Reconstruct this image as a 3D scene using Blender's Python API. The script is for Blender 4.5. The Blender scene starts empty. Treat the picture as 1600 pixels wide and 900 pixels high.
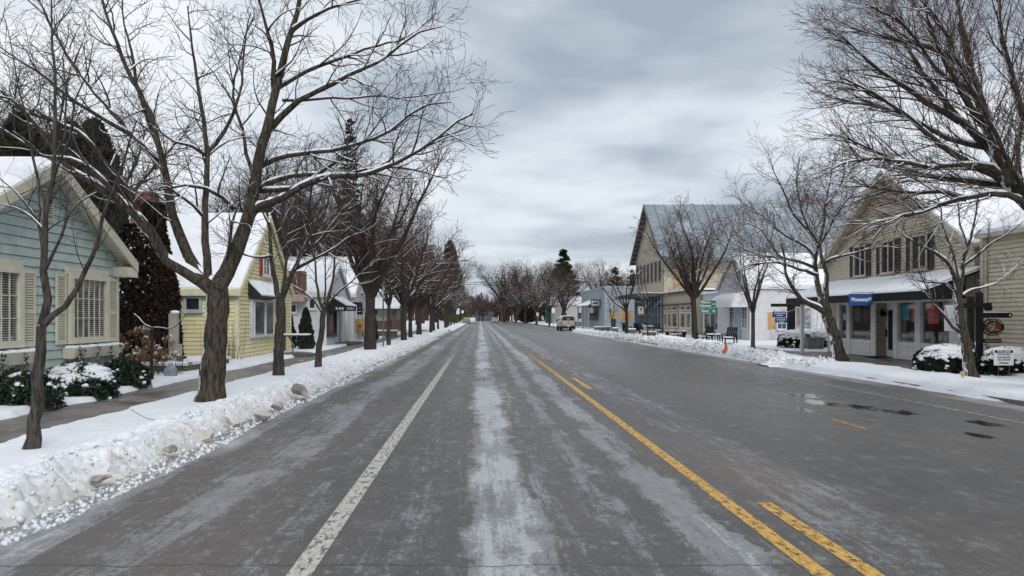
import bpy, math, random
import numpy as np
from mathutils import Vector, Matrix

# ------------------------------------------------------------------ camera, world, sun, exposure
H, FP, CX, CY = 1.75, 1164.0, 750.0, 495.0      # eye height; focal length and horizon of the 1600 px photograph
sc = bpy.context.scene
col = sc.collection
cd = bpy.data.cameras.new("camera"); cam = bpy.data.objects.new("camera", cd); col.objects.link(cam)
cam.location = (0, 0, H); cam.rotation_euler = (math.radians(90), 0, 0)
cd.sensor_width = 36; cd.lens = 36 * FP / 1600
cd.shift_x = (800 - CX) / 1600; cd.shift_y = (CY - 450) / 1600
cd.clip_end = 6000; cd.clip_start = 0.1
sc.camera = cam
sc.view_settings.view_transform = 'Standard'; sc.view_settings.look = 'None'
sc.view_settings.exposure = 0.18; sc.view_settings.gamma = 1.0; sc.view_settings.use_curve_mapping = False
SUN_EL, SUN_AZ = math.radians(38), math.radians(200)

def nd(nt, t, **kw):
    n = nt.nodes.new(t)
    for k, v in kw.items():
        if k.startswith('i_'):
            key = k[2:]
            key = int(key) if key.isdigit() else key.replace('_', ' ')
            n.inputs[key].default_value = v
        else: setattr(n, k, v)
    return n
def lk(nt, a, b): nt.links.new(a, b)
def math_n(nt, op, a, b=None, clamp=False):
    n = nt.nodes.new('ShaderNodeMath'); n.operation = op; n.use_clamp = clamp
    for i, v in enumerate((a, b)):
        if v is None: continue
        if isinstance(v, (int, float)): n.inputs[i].default_value = v
        else: nt.links.new(v, n.inputs[i])
    return n.outputs[0]
def mapr(nt, v, a, b, c=0.0, d=1.0):
    n = nt.nodes.new('ShaderNodeMapRange'); n.interpolation_type = 'SMOOTHSTEP'
    nt.links.new(v, n.inputs[0])
    for i, x in zip((1, 2, 3, 4), (a, b, c, d)): n.inputs[i].default_value = x
    return n.outputs[0]
def noise(nt, vec, scale, detail=4, rough=.55, dist=0.0):
    n = nt.nodes.new('ShaderNodeTexNoise'); n.inputs['Scale'].default_value = scale
    n.inputs['Detail'].default_value = detail; n.inputs['Roughness'].default_value = rough; n.inputs['Distortion'].default_value = dist
    if vec is not None: nt.links.new(vec, n.inputs['Vector'])
    return n.outputs[0]
def mapping(nt, vec, scale=(1, 1, 1), loc=(0, 0, 0), rot=(0, 0, 0)):
    n = nt.nodes.new('ShaderNodeMapping'); n.inputs['Scale'].default_value = scale
    n.inputs['Location'].default_value = loc; n.inputs['Rotation'].default_value = rot
    nt.links.new(vec, n.inputs['Vector']); return n.outputs[0]
def mixc(nt, f, a, b):
    n = nt.nodes.new('ShaderNodeMix'); n.data_type = 'RGBA'
    if isinstance(f, (int, float)): n.inputs[0].default_value = f
    else: nt.links.new(f, n.inputs[0])
    for i, v in ((6, a), (7, b)):
        if isinstance(v, tuple): n.inputs[i].default_value = v if len(v) == 4 else v + (1,)
        else: nt.links.new(v, n.inputs[i])
    return n.outputs[2]

w = bpy.data.worlds.new("World"); sc.world = w; w.use_nodes = True
nt = w.node_tree; nt.nodes.clear()
out = nt.nodes.new('ShaderNodeOutputWorld'); bg = nt.nodes.new('ShaderNodeBackground'); lk(nt, bg.outputs[0], out.inputs[0])
sky = nt.nodes.new('ShaderNodeTexSky'); sky.sky_type = 'NISHITA'; sky.sun_disc = False
sky.sun_elevation = SUN_EL; sky.sun_rotation = SUN_AZ; sky.dust_density = 2.0
geo = nt.nodes.new('ShaderNodeTexCoord'); sep = nt.nodes.new('ShaderNodeSeparateXYZ'); lk(nt, geo.outputs['Generated'], sep.inputs[0])
zz = math_n(nt, 'ADD', math_n(nt, 'MAXIMUM', sep.outputs[2], 0.0), 0.16)
cmb = nt.nodes.new('ShaderNodeCombineXYZ')
lk(nt, math_n(nt, 'DIVIDE', sep.outputs[0], zz), cmb.inputs[0]); lk(nt, math_n(nt, 'DIVIDE', sep.outputs[1], zz), cmb.inputs[1])
c1 = noise(nt, mapping(nt, cmb.outputs[0], (0.8, 0.8, 1), (1.3, 0.2, 0)), .8, 5, .48, .25)
c2 = noise(nt, mapping(nt, cmb.outputs[0], (1.0, 1.6, 1), (5.1, 2.7, 3)), 1.5, 4, .5, .2)
c3 = noise(nt, mapping(nt, geo.outputs['Generated'], (2.0, 1.6, 4.2), (0.2, 0.4, 3)), 1.9, 5, .5, .3)
cl = math_n(nt, 'ADD', math_n(nt, 'ADD', math_n(nt, 'MULTIPLY', c1, .5), math_n(nt, 'MULTIPLY', c2, .2)), math_n(nt, 'MULTIPLY', c3, .3))
# brighter bank of cloud to the left and just right of the road's end, darker to the right and near the horizon
bias = mapr(nt, sep.outputs[0], -.5, .55, .07, -.05)
lowb = mapr(nt, sep.outputs[2], .0, .20, -.055, 0.03)
lowr = math_n(nt, 'MULTIPLY', lowb, mapr(nt, sep.outputs[0], -.15, .1, .3, 1))
cl = math_n(nt, 'ADD', math_n(nt, 'ADD', cl, bias), lowr)
cr = nt.nodes.new('ShaderNodeValToRGB'); lk(nt, cl, cr.inputs[0])
e = cr.color_ramp.elements
e[0].position = .42; e[0].color = (.235, .27, .315, 1)
e[1].position = .62; e[1].color = (.57, .59, .615, 1)
m_ = e.new(.47); m_.color = (.32, .355, .40, 1)
m_ = e.new(.53); m_.color = (.45, .485, .525, 1)
skys = nt.nodes.new('ShaderNodeVectorMath'); skys.operation = 'SCALE'; skys.inputs['Scale'].default_value = 0.07
lk(nt, sky.outputs[0], skys.inputs[0])
mx = mixc(nt, .93, skys.outputs[0], cr.outputs[0])
lk(nt, mx, bg.inputs[0]); bg.inputs[1].default_value = 1.5

sl = bpy.data.lights.new("sun", 'SUN'); sl.energy = 1.4; sl.angle = math.radians(25); sl.color = (1, .97, .93)
so = bpy.data.objects.new("sun", sl); col.objects.link(so)
so.rotation_euler = (math.radians(90) - SUN_EL, 0, math.radians(20))   # shines from behind-left of the camera

# ------------------------------------------------------------------ helpers
def YX(px, X): return FP * X / (px - CX)
def ZY(py, Y): return H + (CY - py) * Y / FP
def XY(px, Y): return (px - CX) * Y / FP
def wp(px, py, Y): return Vector((XY(px, Y), Y, ZY(py, Y)))

MATS = {}
def M(name, c, rough=.65, var=.12, scale=3.0, bump=0.0, bscale=30.0, metal=0.0, coat=0.0, stretch=(1, 1, 1), dirt=None, dscale=.8, spec=.5):
    if name in MATS: return MATS[name]
    m = bpy.data.materials.new(name); m.use_nodes = True; t = m.node_tree
    b = t.nodes['Principled BSDF']; b.inputs['Roughness'].default_value = rough; b.inputs['Metallic'].default_value = metal
    b.inputs['Coat Weight'].default_value = coat; b.inputs['Specular IOR Level'].default_value = spec
    tc = t.nodes.new('ShaderNodeTexCoord').outputs['Object']
    tc = mapping(t, tc, stretch)
    n = noise(t, tc, scale, 6, .6)
    lo = tuple(x * (1 - var * 1.6) for x in c); hi = tuple(min(1, x * (1 + var)) for x in c)
    cc = mixc(t, mapr(t, n, .3, .7), lo, hi)
    if dirt:
        n2 = noise(t, tc, dscale, 8, .7)
        cc = mixc(t, mapr(t, n2, .52, .72), cc, dirt)
    lk(t, cc, b.inputs['Base Color'])
    if bump:
        bn = t.nodes.new('ShaderNodeBump'); bn.inputs['Strength'].default_value = bump; bn.inputs['Distance'].default_value = .02
        lk(t, noise(t, tc, bscale, 5, .6), bn.inputs['Height']); lk(t, bn.outputs[0], b.inputs['Normal'])
    MATS[name] = m; return m

def worldloc(o):
    v = Vector((0, 0, 0))
    while o is not None: v += o.location; o = o.parent
    return v
class MB:
    def __init__(s): s.v = []; s.f = []
    def add(s, vs, fs):
        k = len(s.v); s.v += [tuple(p) for p in vs]; s.f += [tuple(i + k for i in f) for f in fs]; return s
    def hexa(s, p):   # 8 points: bottom 4, top 4
        return s.add(p, [(0, 3, 2, 1), (4, 5, 6, 7), (0, 1, 5, 4), (1, 2, 6, 5), (2, 3, 7, 6), (3, 0, 4, 7)])
    def box(s, x0, x1, y0, y1, z0, z1):
        return s.hexa([(x0, y0, z0), (x1, y0, z0), (x1, y1, z0), (x0, y1, z0), (x0, y0, z1), (x1, y0, z1), (x1, y1, z1), (x0, y1, z1)])
    def cyl(s, p0, p1, r0, r1=None, n=10):
        r1 = r0 if r1 is None else r1
        p0, p1 = Vector(p0), Vector(p1); d = (p1 - p0).normalized()
        a = d.cross(Vector((0, 0, 1))) if abs(d.z) < .9 else d.cross(Vector((1, 0, 0))); a.normalize(); b = d.cross(a)
        vs = []
        for p, r in ((p0, r0), (p1, r1)):
            vs += [p + (a * math.cos(2 * math.pi * i / n) + b * math.sin(2 * math.pi * i / n)) * r for i in range(n)]
        fs = [(i, (i + 1) % n, n + (i + 1) % n, n + i) for i in range(n)] + [tuple(range(n))[::-1], tuple(range(n, 2 * n))]
        return s.add(vs, fs)
    def prism(s, poly, d):     # polygon (3-D points) pushed along vector d
        n = len(poly); d = Vector(d); vs = [Vector(p) for p in poly]; vs += [p + d for p in vs]
        return s.add(vs, [tuple(range(n))[::-1], tuple(range(n, 2 * n))] + [(i, (i + 1) % n, n + (i + 1) % n, n + i) for i in range(n)])
    def lathe(s, o, prof, n=16):
        vs = []
        for r, z in prof: vs += [(o[0] + r * math.cos(2 * math.pi * i / n), o[1] + r * math.sin(2 * math.pi * i / n), o[2] + z) for i in range(n)]
        fs = []
        for k in range(len(prof) - 1): fs += [(k * n + i, k * n + (i + 1) % n, (k + 1) * n + (i + 1) % n, (k + 1) * n + i) for i in range(n)]
        fs += [tuple(range(n))[::-1], tuple(range((len(prof) - 1) * n, len(prof) * n))]
        return s.add(vs, fs)
    def build(s, name, mat, parent=None, smooth=False, bevel=0):
        me = bpy.data.meshes.new(name); o0 = worldloc(parent) if parent else Vector((0, 0, 0))
        me.from_pydata([(p[0] - o0.x, p[1] - o0.y, p[2] - o0.z) for p in s.v], [], s.f)
        import bmesh
        if len(s.f) < 60000:
            bm = bmesh.new(); bm.from_mesh(me); bmesh.ops.recalc_face_normals(bm, faces=bm.faces); bm.to_mesh(me); bm.free()
        if mat: me.materials.append(mat)
        if smooth: me.polygons.foreach_set('use_smooth', [True] * len(me.polygons))
        o = bpy.data.objects.new(name, me); col.objects.link(o)
        if parent: o.parent = parent
        if bevel:
            md = o.modifiers.new('bevel', 'BEVEL'); md.width = bevel; md.segments = 2; md.limit_method = 'ANGLE'
        return o
def np_mesh(name, V, F, mat, parent=None, smooth=False):
    """V (n,3), F (m,k) with one k: fast mesh"""
    me = bpy.data.meshes.new(name); k = F.shape[1]
    o0 = worldloc(parent) if parent else Vector((0, 0, 0))
    V = V - np.array(o0)
    me.vertices.add(len(V)); me.vertices.foreach_set('co', V.astype(np.float32).ravel())
    me.loops.add(F.size); me.loops.foreach_set('vertex_index', F.astype(np.int32).ravel())
    me.polygons.add(len(F)); me.polygons.foreach_set('loop_start', np.arange(0, F.size, k, dtype=np.int32))
    me.polygons.foreach_set('use_smooth', np.full(len(F), smooth, dtype=bool))
    me.update(calc_edges=True); me.validate()
    if mat: me.materials.append(mat)
    o = bpy.data.objects.new(name, me); col.objects.link(o)
    if parent: o.parent = parent
    return o
def tag(o, label=None, cat=None, group=None, kind=None):
    if label: o['label'] = label
    if cat: o['category'] = cat
    if group: o['group'] = group
    if kind: o['kind'] = kind
    return o
def thing(name, loc, label, cat, group=None):
    o = bpy.data.objects.new(name, None); o.location = loc; o.empty_display_size = .2; col.objects.link(o)
    return tag(o, label, cat, group)
def copy_tree(root, loc, rz, label, group=None, scale=1.0):
    def rec(o, par):
        c = o.copy(); col.objects.link(c); c.parent = par
        for ch in list(o.children): rec(ch, c)
        return c
    r = rec(root, None); r.location = loc; r.rotation_euler = (0, 0, rz); r.scale = (scale, scale, scale)
    r['label'] = label
    if group: r['group'] = group
    return r
class F:      # a wall frame: along u, up z, out n
    def __init__(s, o, u, n): s.o, s.u, s.n = Vector(o), Vector(u), Vector(n)
    def P(s, u, z, d): return s.o + s.u * u + s.n * d + Vector((0, 0, z))
    def box(s, mb, u0, u1, z0, z1, d0, d1):
        P = s.P
        return mb.hexa([P(u0, z0, d0), P(u1, z0, d0), P(u1, z0, d1), P(u0, z0, d1), P(u0, z1, d0), P(u1, z1, d0), P(u1, z1, d1), P(u0, z1, d1)])
    def lap(s, mb, z0, z1, ext, step=.13, proud=.030, gap=.014, holes=()):
        n = max(1, int(round((z1 - z0) / step))); h = (z1 - z0) / n
        for i in range(n):
            a = z0 + i * h; b = a + h
            u0, u1 = ext(a); v0, v1 = ext(b)
            spans = [(u0, u1, v0, v1)]
            for (hu0, hu1, hz0, hz1) in holes:
                if b > hz0 + .01 and a < hz1 - .01:
                    ns = []
                    for (p, q, r, t) in spans:
                        if hu1 <= p or hu0 >= q: ns.append((p, q, r, t)); continue
                        if hu0 > p: ns.append((p, hu0, r, hu0))
                        if hu1 < q: ns.append((hu1, q, hu1, t))
                    spans = ns
            for (p, q, r, t) in spans:
                if q - p < .01 or t - r < .005: 
                    if t < r: r = t = (r + t) / 2
                A, B, C, D = s.P(p, a + gap, proud), s.P(q, a + gap, proud), s.P(t, b, .006), s.P(r, b, .006)
                E, G = s.P(p, a + gap, 0), s.P(q, a + gap, 0)
                mb.add([A, B, C, D, E, G], [(0, 1, 2, 3), (4, 5, 1, 0)])
        return mb

# noise on numpy grids
rs0 = np.random.RandomState(7)
_T = rs0.rand(257, 257)
def vnoise(x, y):
    xi = np.floor(x).astype(int); yi = np.floor(y).astype(int); fx = x - xi; fy = y - yi
    fx = fx * fx * (3 - 2 * fx); fy = fy * fy * (3 - 2 * fy)
    a = _T[xi % 256, yi % 256]; b = _T[(xi + 1) % 256, yi % 256]; c = _T[xi % 256, (yi + 1) % 256]; d = _T[(xi + 1) % 256, (yi + 1) % 256]
    return (a * (1 - fx) + b * fx) * (1 - fy) + (c * (1 - fx) + d * fx) * fy
def fbm(x, y, o=4):
    s = 0; a = .5
    for i in range(o): s = s + a * vnoise(x * 2 ** i + 17.3 * i, y * 2 ** i + 5.1 * i); a *= .5
    return s
def sst(x, a, b):
    t = np.clip((x - a) / (b - a), 0, 1); return t * t * (3 - 2 * t)

# ------------------------------------------------------------------ materials of the ground
def mat_road():
    m = bpy.data.materials.new("icy_asphalt"); m.use_nodes = True; t = m.node_tree; b = t.nodes['Principled BSDF']
    tc = t.nodes.new('ShaderNodeTexCoord').outputs['Object']
    sp = t.nodes.new('ShaderNodeSeparateXYZ'); lk(t, tc, sp.inputs[0]); X, Y = sp.outputs[0], sp.outputs[1]
    wob = math_n(t, 'ADD', math_n(t, 'MULTIPLY', math_n(t, 'SUBTRACT', noise(t, mapping(t, tc, (1, .10, 1)), .5, 3), .5), .7), math_n(t, 'MULTIPLY', math_n(t, 'SUBTRACT', noise(t, mapping(t, tc, (1, .5, 1), (3, 3, 0)), 1.8, 8, .7), .5), .75))
    Xw = math_n(t, 'ADD', X, wob)
    grit = noise(t, tc, 130, 2, .8)
    mott = noise(t, mapping(t, tc, (1, .6, 1)), 3.0, 12, .80)
    large = noise(t, mapping(t, tc, (1, .25, 1)), .35, 4, .6)
    base = mixc(t, mapr(t, grit, .36, .66), (.045, .043, .042), (.195, .187, .18))
    g2 = noise(t, tc, 42, 4, .85)
    base = mixc(t, mapr(t, g2, .40, .60, .55, 0), base, (.045, .042, .04)); base = mixc(t, mapr(t, g2, .57, .68, 0, .6), base, (.27, .26, .25))
    base = mixc(t, mapr(t, mott, .40, .58, .75, 0), base, (.060, .056, .052)); base = mixc(t, mapr(t, mott, .54, .66, 0, .7), base, (.24, .235, .228))
    base = mixc(t, mapr(t, large, .42, .62, 0, .45), base, (.145, .125, .108))
    # thin ice and packed snow lie in strips between the wheel tracks
    def band(c, wdt, amt):
        d = math_n(t, 'ABSOLUTE', math_n(t, 'SUBTRACT', Xw, c))
        return mapr(t, d, wdt * .45, wdt * 1.3, amt, 0)
    bsum = None
    for c, wd, a in ((.15, .33, .38), (.62, .10, .12), (1.12, .14, .18), (1.75, .26, .26), (2.9, .12, .12), (-.65, .20, .06), (-2.45, .42, .22), (-3.6, .4, .28), (-1.45, .10, .10), (3.3, .30, .10), (4.9, .3, .03), (9.0, .5, .10), (10.5, .5, .30)):
        v = band(c, wd, a); bsum = v if bsum is None else math_n(t, 'ADD', bsum, v)
    bsum = math_n(t, 'MULTIPLY', bsum, mapr(t, noise(t, mapping(t, tc, (.6, .16, 1), (1, 9, 0)), 1.0, 4, .6), .34, .62, .35, 1.15))
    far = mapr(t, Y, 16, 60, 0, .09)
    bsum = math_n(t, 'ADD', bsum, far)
    streak = noise(t, mapping(t, tc, (2.6, .16, 1), rot=(0, 0, .02)), 1.6, 8, .68)
    patch = noise(t, mapping(t, tc, (1.0, .35, 1), (3, 7, 0)), 1.0, 7, .66)
    fine = noise(t, mapping(t, tc, (1.2, .6, 1)), 22, 5, .75)
    iso = noise(t, mapping(t, tc, (1, .8, 1), (2, 5, 0)), 4.5, 7, .72, .3)
    icev = math_n(t, 'ADD', math_n(t, 'ADD', math_n(t, 'MULTIPLY', streak, .38), math_n(t, 'MULTIPLY', patch, .34)), bsum)
    hair = noise(t, mapping(t, tc, (7, .30, 1), (4, 4, 0)), 2.2, 8, .70)
    icev = math_n(t, 'ADD', icev, math_n(t, 'ADD', math_n(t, 'MULTIPLY', iso, .28), math_n(t, 'MULTIPLY', math_n(t, 'SUBTRACT', hair, .5), .62)))
    icev = math_n(t, 'ADD', icev, math_n(t, 'MULTIPLY', math_n(t, 'SUBTRACT', fine, .5), .62))
    rightdry = mapr(t, X, 2.9, 5.5, 0, -.10)
    icev = math_n(t, 'ADD', icev, rightdry)
    mf = noise(t, mapping(t, tc, (1, .5, 1), (8, 1, 0)), 3.4, 12, .84, .2)
    icev = math_n(t, 'ADD', math_n(t, 'ADD', math_n(t, 'MULTIPLY', icev, .62), math_n(t, 'MULTIPLY', mf, .42)), math_n(t, 'MULTIPLY', bsum, .18))
    ice = math_n(t, 'MULTIPLY', mapr(t, icev, .56, .67, 0, 1), mapr(t, noise(t, mapping(t, tc, (1, .6, 1)), 1.3, 9, .75), .3, .7, .34, .78))
    frost = mapr(t, icev, .72, .84, 0, .7)
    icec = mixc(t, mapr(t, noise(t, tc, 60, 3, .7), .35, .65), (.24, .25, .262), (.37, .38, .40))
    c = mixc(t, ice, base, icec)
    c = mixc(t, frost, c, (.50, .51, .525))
    fz = mapr(t, noise(t, mapping(t, tc, (1, .8, 1), (6, 6, 0)), 7, 12, .82), .545, .63, 0, .42); c = mixc(t, math_n(t, 'MULTIPLY', fz, mapr(t, X, 2.2, 5, 1, .45)), c, (.42, .425, .43))
    # rusty sand tint
    c = mixc(t, mapr(t, noise(t, mapping(t, tc, (1, .2, 1), (9, 3, 0)), .7, 5), .56, .75, 0, .22), c, (.20, .145, .105))
    # sealed cracks across the lanes
    def crack(yc, amp, s, wd=.012):
        yy = math_n(t, 'ADD', Y, math_n(t, 'MULTIPLY', noise(t, mapping(t, tc, (1, 0, 0), (s, 0, 0)), 1.6, 6, .7), amp))
        return mapr(t, math_n(t, 'ABSOLUTE', math_n(t, 'SUBTRACT', yy, yc)), wd * .4, wd * 1.6, .8, 0)
    ck = crack(5.42, .35, 1.0, .010)
    for yc, a, s in ((11.9, .4, 4.0), (17.2, .5, 8.0), (23.5, .5, 5.0)): ck = math_n(t, 'MAXIMUM', ck, crack(yc, a, s, .018))
    ck = math_n(t, 'MULTIPLY', ck, mapr(t, X, 3.2, 2.6, 0, 1))
    c = mixc(t, ck, c, (.03, .03, .03))
    # standing meltwater in worn places of the far lane
    wet = None
    for (cx_, cy_, rx, ry) in ((6.9, 15.2, .32, .75), (7.35, 14.4, .3, .55), (7.7, 13.6, .28, .5), (7.35, 10.95, .16, .38), (8.3, 12.2, .25, .5), (6.1, 14.0, .14, .5), (7.2, 16.6, .4, .6)):
        dx = math_n(t, 'DIVIDE', math_n(t, 'SUBTRACT', X, cx_), rx); dy = math_n(t, 'DIVIDE', math_n(t, 'SUBTRACT', Y, cy_), ry)
        d2 = math_n(t, 'ADD', math_n(t, 'MULTIPLY', dx, dx), math_n(t, 'MULTIPLY', dy, dy))
        v = math_n(t, 'SUBTRACT', 1.0, d2); wet = v if wet is None else math_n(t, 'MAXIMUM', wet, v)
    wet = math_n(t, 'ADD', wet, math_n(t, 'MULTIPLY', math_n(t, 'SUBTRACT', noise(t, mapping(t, tc, (2.4, .9, 1)), 3.0, 5, .6), .5), 3.6))
    wet = mapr(t, wet, .1, .55)
    c = mixc(t, math_n(t, 'MULTIPLY', wet, .92), c, (.018, .017, .017))
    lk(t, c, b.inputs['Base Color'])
    r = math_n(t, 'ADD', math_n(t, 'ADD', mapr(t, mott, .38, .62, .42, .68), mapr(t, X, 2.5, 6, .0, -.17)), math_n(t, 'MULTIPLY', ice, -.08))
    r = math_n(t, 'ADD', math_n(t, 'MULTIPLY', r, math_n(t, 'SUBTRACT', 1.0, wet)), math_n(t, 'MULTIPLY', wet, .10), True)
    lk(t, r, b.inputs['Roughness'])
    b.inputs['Specular IOR Level'].default_value = .42
    bn = t.nodes.new('ShaderNodeBump'); bn.inputs['Strength'].default_value = .5; bn.inputs['Distance'].default_value = .012
    hgt = math_n(t, 'ADD', math_n(t, 'MULTIPLY', grit, .6), math_n(t, 'MULTIPLY', ice, .5))
    hgt = math_n(t, 'MULTIPLY', hgt, math_n(t, 'SUBTRACT', 1.0, wet))
    lk(t, hgt, bn.inputs['Height']); lk(t, bn.outputs[0], b.inputs['Normal'])
    return m
def mat_paint(name, c, worn, sc_=1.0):
    m = bpy.data.materials.new(name); m.use_nodes = True; t = m.node_tree; b = t.nodes['Principled BSDF']
    tc = t.nodes.new('ShaderNodeTexCoord').outputs['Object']
    n = noise(t, mapping(t, tc, (6, 2.2, 1)), 3.2 * sc_, 8, .75); g = noise(t, tc, 90, 3, .8)
    cc = mixc(t, mapr(t, noise(t, tc, 14, 6, .7), .4, .7), c, tuple(x * .62 for x in c))
    lk(t, cc, b.inputs['Base Color']); b.inputs['Roughness'].default_value = .6
    tr = t.nodes.new('ShaderNodeBsdfTransparent'); ms = t.nodes.new('ShaderNodeMixShader')
    sp = t.nodes.new('ShaderNodeSeparateXYZ'); lk(t, tc, sp.inputs[0])
    v = math_n(t, 'ADD', n, math_n(t, 'MULTIPLY', g, .25))
    v = math_n(t, 'ADD', v, mapr(t, sp.outputs[1], 18, 60, 0, .22))
    f = mapr(t, v, worn, worn + .09)
    lk(t, f, ms.inputs[0]); lk(t, b.outputs[0], ms.inputs[1]); lk(t, tr.outputs[0], ms.inputs[2])
    lk(t, ms.outputs[0], t.nodes['Material Output'].inputs[0]); return m
def mat_snow(name, dirty=False):
    m = bpy.data.materials.new(name); m.use_nodes = True; t = m.node_tree; b = t.nodes['Principled BSDF']
    tc = t.nodes.new('ShaderNodeTexCoord').outputs['Object']
    n = noise(t, tc, 2.2, 6, .6)
    c = mixc(t, mapr(t, n, .3, .7), (.74, .77, .82), (.82, .84, .87))
    if dirty:
        at = t.nodes.new('ShaderNodeAttribute'); at.attribute_name = 'dirt'; at.attribute_type = 'GEOMETRY'
        dn = noise(t, tc, 9, 7, .72)
        d = math_n(t, 'ADD', at.outputs['Fac'], math_n(t, 'MULTIPLY', math_n(t, 'SUBTRACT', dn, .5), 1.1))
        c = mixc(t, mapr(t, d, .10, .70, 0, .85), c, (.50, .485, .455))
        c = mixc(t, mapr(t, d, .85, 1.2, 0, .75), c, (.17, .15, .135))
    lk(t, c, b.inputs['Base Color']); b.inputs['Roughness'].default_value = .75; b.inputs['Specular IOR Level'].default_value = .3
    b.inputs['Subsurface Weight'].default_value = 0
    bn = t.nodes.new('ShaderNodeBump'); bn.inputs['Strength'].default_value = .35; bn.inputs['Distance'].default_value = .03
    lk(t, noise(t, tc, 26, 6, .65), bn.inputs['Height']); lk(t, bn.outputs[0], b.inputs['Normal'])
    return m
def mat_walk():
    m = bpy.data.materials.new("wet_concrete"); m.use_nodes = True; t = m.node_tree; b = t.nodes['Principled BSDF']
    tc = t.nodes.new('ShaderNodeTexCoord').outputs['Object']
    sp = t.nodes.new('ShaderNodeSeparateXYZ'); lk(t, tc, sp.inputs[0])
    n = noise(t, tc, 1.1, 6, .6)
    c = mixc(t, mapr(t, n, .35, .65), (.105, .092, .08), (.20, .185, .17))
    c = mixc(t, mapr(t, noise(t, tc, 70, 3, .7), .3, .7, 0, .35), c, (.27, .25, .23))
    jy = math_n(t, 'ABSOLUTE', math_n(t, 'SUBTRACT', math_n(t, 'FRACT', math_n(t, 'DIVIDE', sp.outputs[1], 1.5)), .5))
    c = mixc(t, mapr(t, jy, .008, .004, 0, .85), c, (.03, .028, .025))
    s = noise(t, mapping(t, tc, (1.2, .8, 1)), 1.3, 8, .7)
    c = mixc(t, mapr(t, math_n(t, 'ADD', s, mapr(t, sp.outputs[1], 10, 40, 0, .05)), .60, .70, 0, .9), c, (.66, .68, .7))
    lk(t, c, b.inputs['Base Color']); lk(t, mapr(t, n, .35, .6, .28, .6), b.inputs['Roughness'])
    return m
MROAD = mat_road(); MWALK = mat_walk(); MSNOW = mat_snow("fresh_snow"); MDIRTY = mat_snow("plowed_snow", True)
MWHITE = mat_paint("white_road_paint", (.52, .505, .45), .635); MYEL = mat_paint("yellow_road_paint", (.64, .375, .085), .635)
MFAINT = mat_paint("faded_yellow_paint", (.38, .26, .12), .50); MDASH = mat_paint("orange_dash_paint", (.50, .26, .08), .60); MFW = mat_paint("faded_white_paint", (.5, .49, .46), .56)

def sheet(name, x0, x1, y0, y1, z, mat, label, ny=1):
    mb = MB()
    ys = [y0 + (y1 - y0) * i / ny for i in range(ny + 1)]
    for a, b_ in zip(ys[:-1], ys[1:]): mb.add([(x0, a, z), (x1, a, z), (x1, b_, z), (x0, b_, z)], [(0, 1, 2, 3)])
    o = mb.build(name, mat); tag(o, kind='structure', label=label); return o
sheet('ground', -900, 900, -60, 2500, -.03, MSNOW, 'snow covered ground stretching to the horizon')
sheet('road', -6.0, 34, -12, 420, 0, MROAD, 'wide grey asphalt road streaked with ice')
sheet('road_marking', -1.31, -1.14, -5, 150, .004, MWHITE, 'long worn white edge line left of the middle of the road')
sheet('road_marking', 2.25, 2.39, -5, 62, .004, MYEL, 'solid yellow centre line')
for i, (a, b_) in enumerate(((-2, 7.0), (18.0, 21.3), (31, 34))):
    sheet('road_marking', 2.60, 2.74, a, b_, .004, MYEL, ('near broken yellow line beside the solid one', 'short yellow dash further up the road', 'farthest yellow dash of the centre line')[i])
sheet('road_marking', 6.22, 6.32, 3, 70, .004, MFAINT, 'faded yellow line of the turning lane')
for i, (a, b_) in enumerate(((11.5, 12.7), (20.2, 22.3))):
    sheet('road_marking', 5.95, 6.06, a, b_, .004, MDASH, ('near orange dash of the turning lane', 'far orange dash of the turning lane')[i])
sheet('road_marking', 8.86, 8.98, 5, 90, .004, MFW, 'faded white edge line near the right kerb')
sheet('sidewalk', -7.75, -5.9, 2, 95, .115, MWALK, 'wet concrete sidewalk on the left side')
sheet('sidewalk', 12.7, 16.2, 23.5, 92, .125, MWALK, 'wet concrete sidewalk on the right side')
sheet('sidewalk', 12.9, 14.6, 2, 23.5, .125, MWALK, 'snow edged sidewalk at the near right')

def hfield(name, xs, ys, fn, mat, label, dirt=None, kind='structure'):
    Xg, Yg = np.meshgrid(xs, ys); Z = fn(Xg, Yg)
    V = np.stack([Xg.ravel(), Yg.ravel(), Z.ravel()], 1)
    ny, nx = Xg.shape; idx = np.arange(nx * ny).reshape(ny, nx)
    Fq = np.stack([idx[:-1, :-1].ravel(), idx[:-1, 1:].ravel(), idx[1:, 1:].ravel(), idx[1:, :-1].ravel()], 1)
    o = np_mesh(name, V, Fq, mat, None, True); hfield.last = (xs, ys, Z)
    if dirt is not None:
        a = o.data.attributes.new('dirt', 'FLOAT', 'POINT'); a.data.foreach_set('value', dirt(Xg, Yg, Z).astype(np.float32).ravel())
    return tag(o, label=label, kind=kind)
def ysteps(y0, y1, k=.0045, mn=.028):
    ys = [y0]
    while ys[-1] < y1: ys.append(ys[-1] + max(mn, ys[-1] * k))
    return np.array(ys)
rl = np.random.RandomState(3)
def left_edge(y): return -3.78 + .16 * (fbm(y * .9, y * 0 + 3, 4) - .5) * 2 + np.clip((y - 25) / 100, 0, 1) * .4
LUMPS_N = 4200
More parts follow.
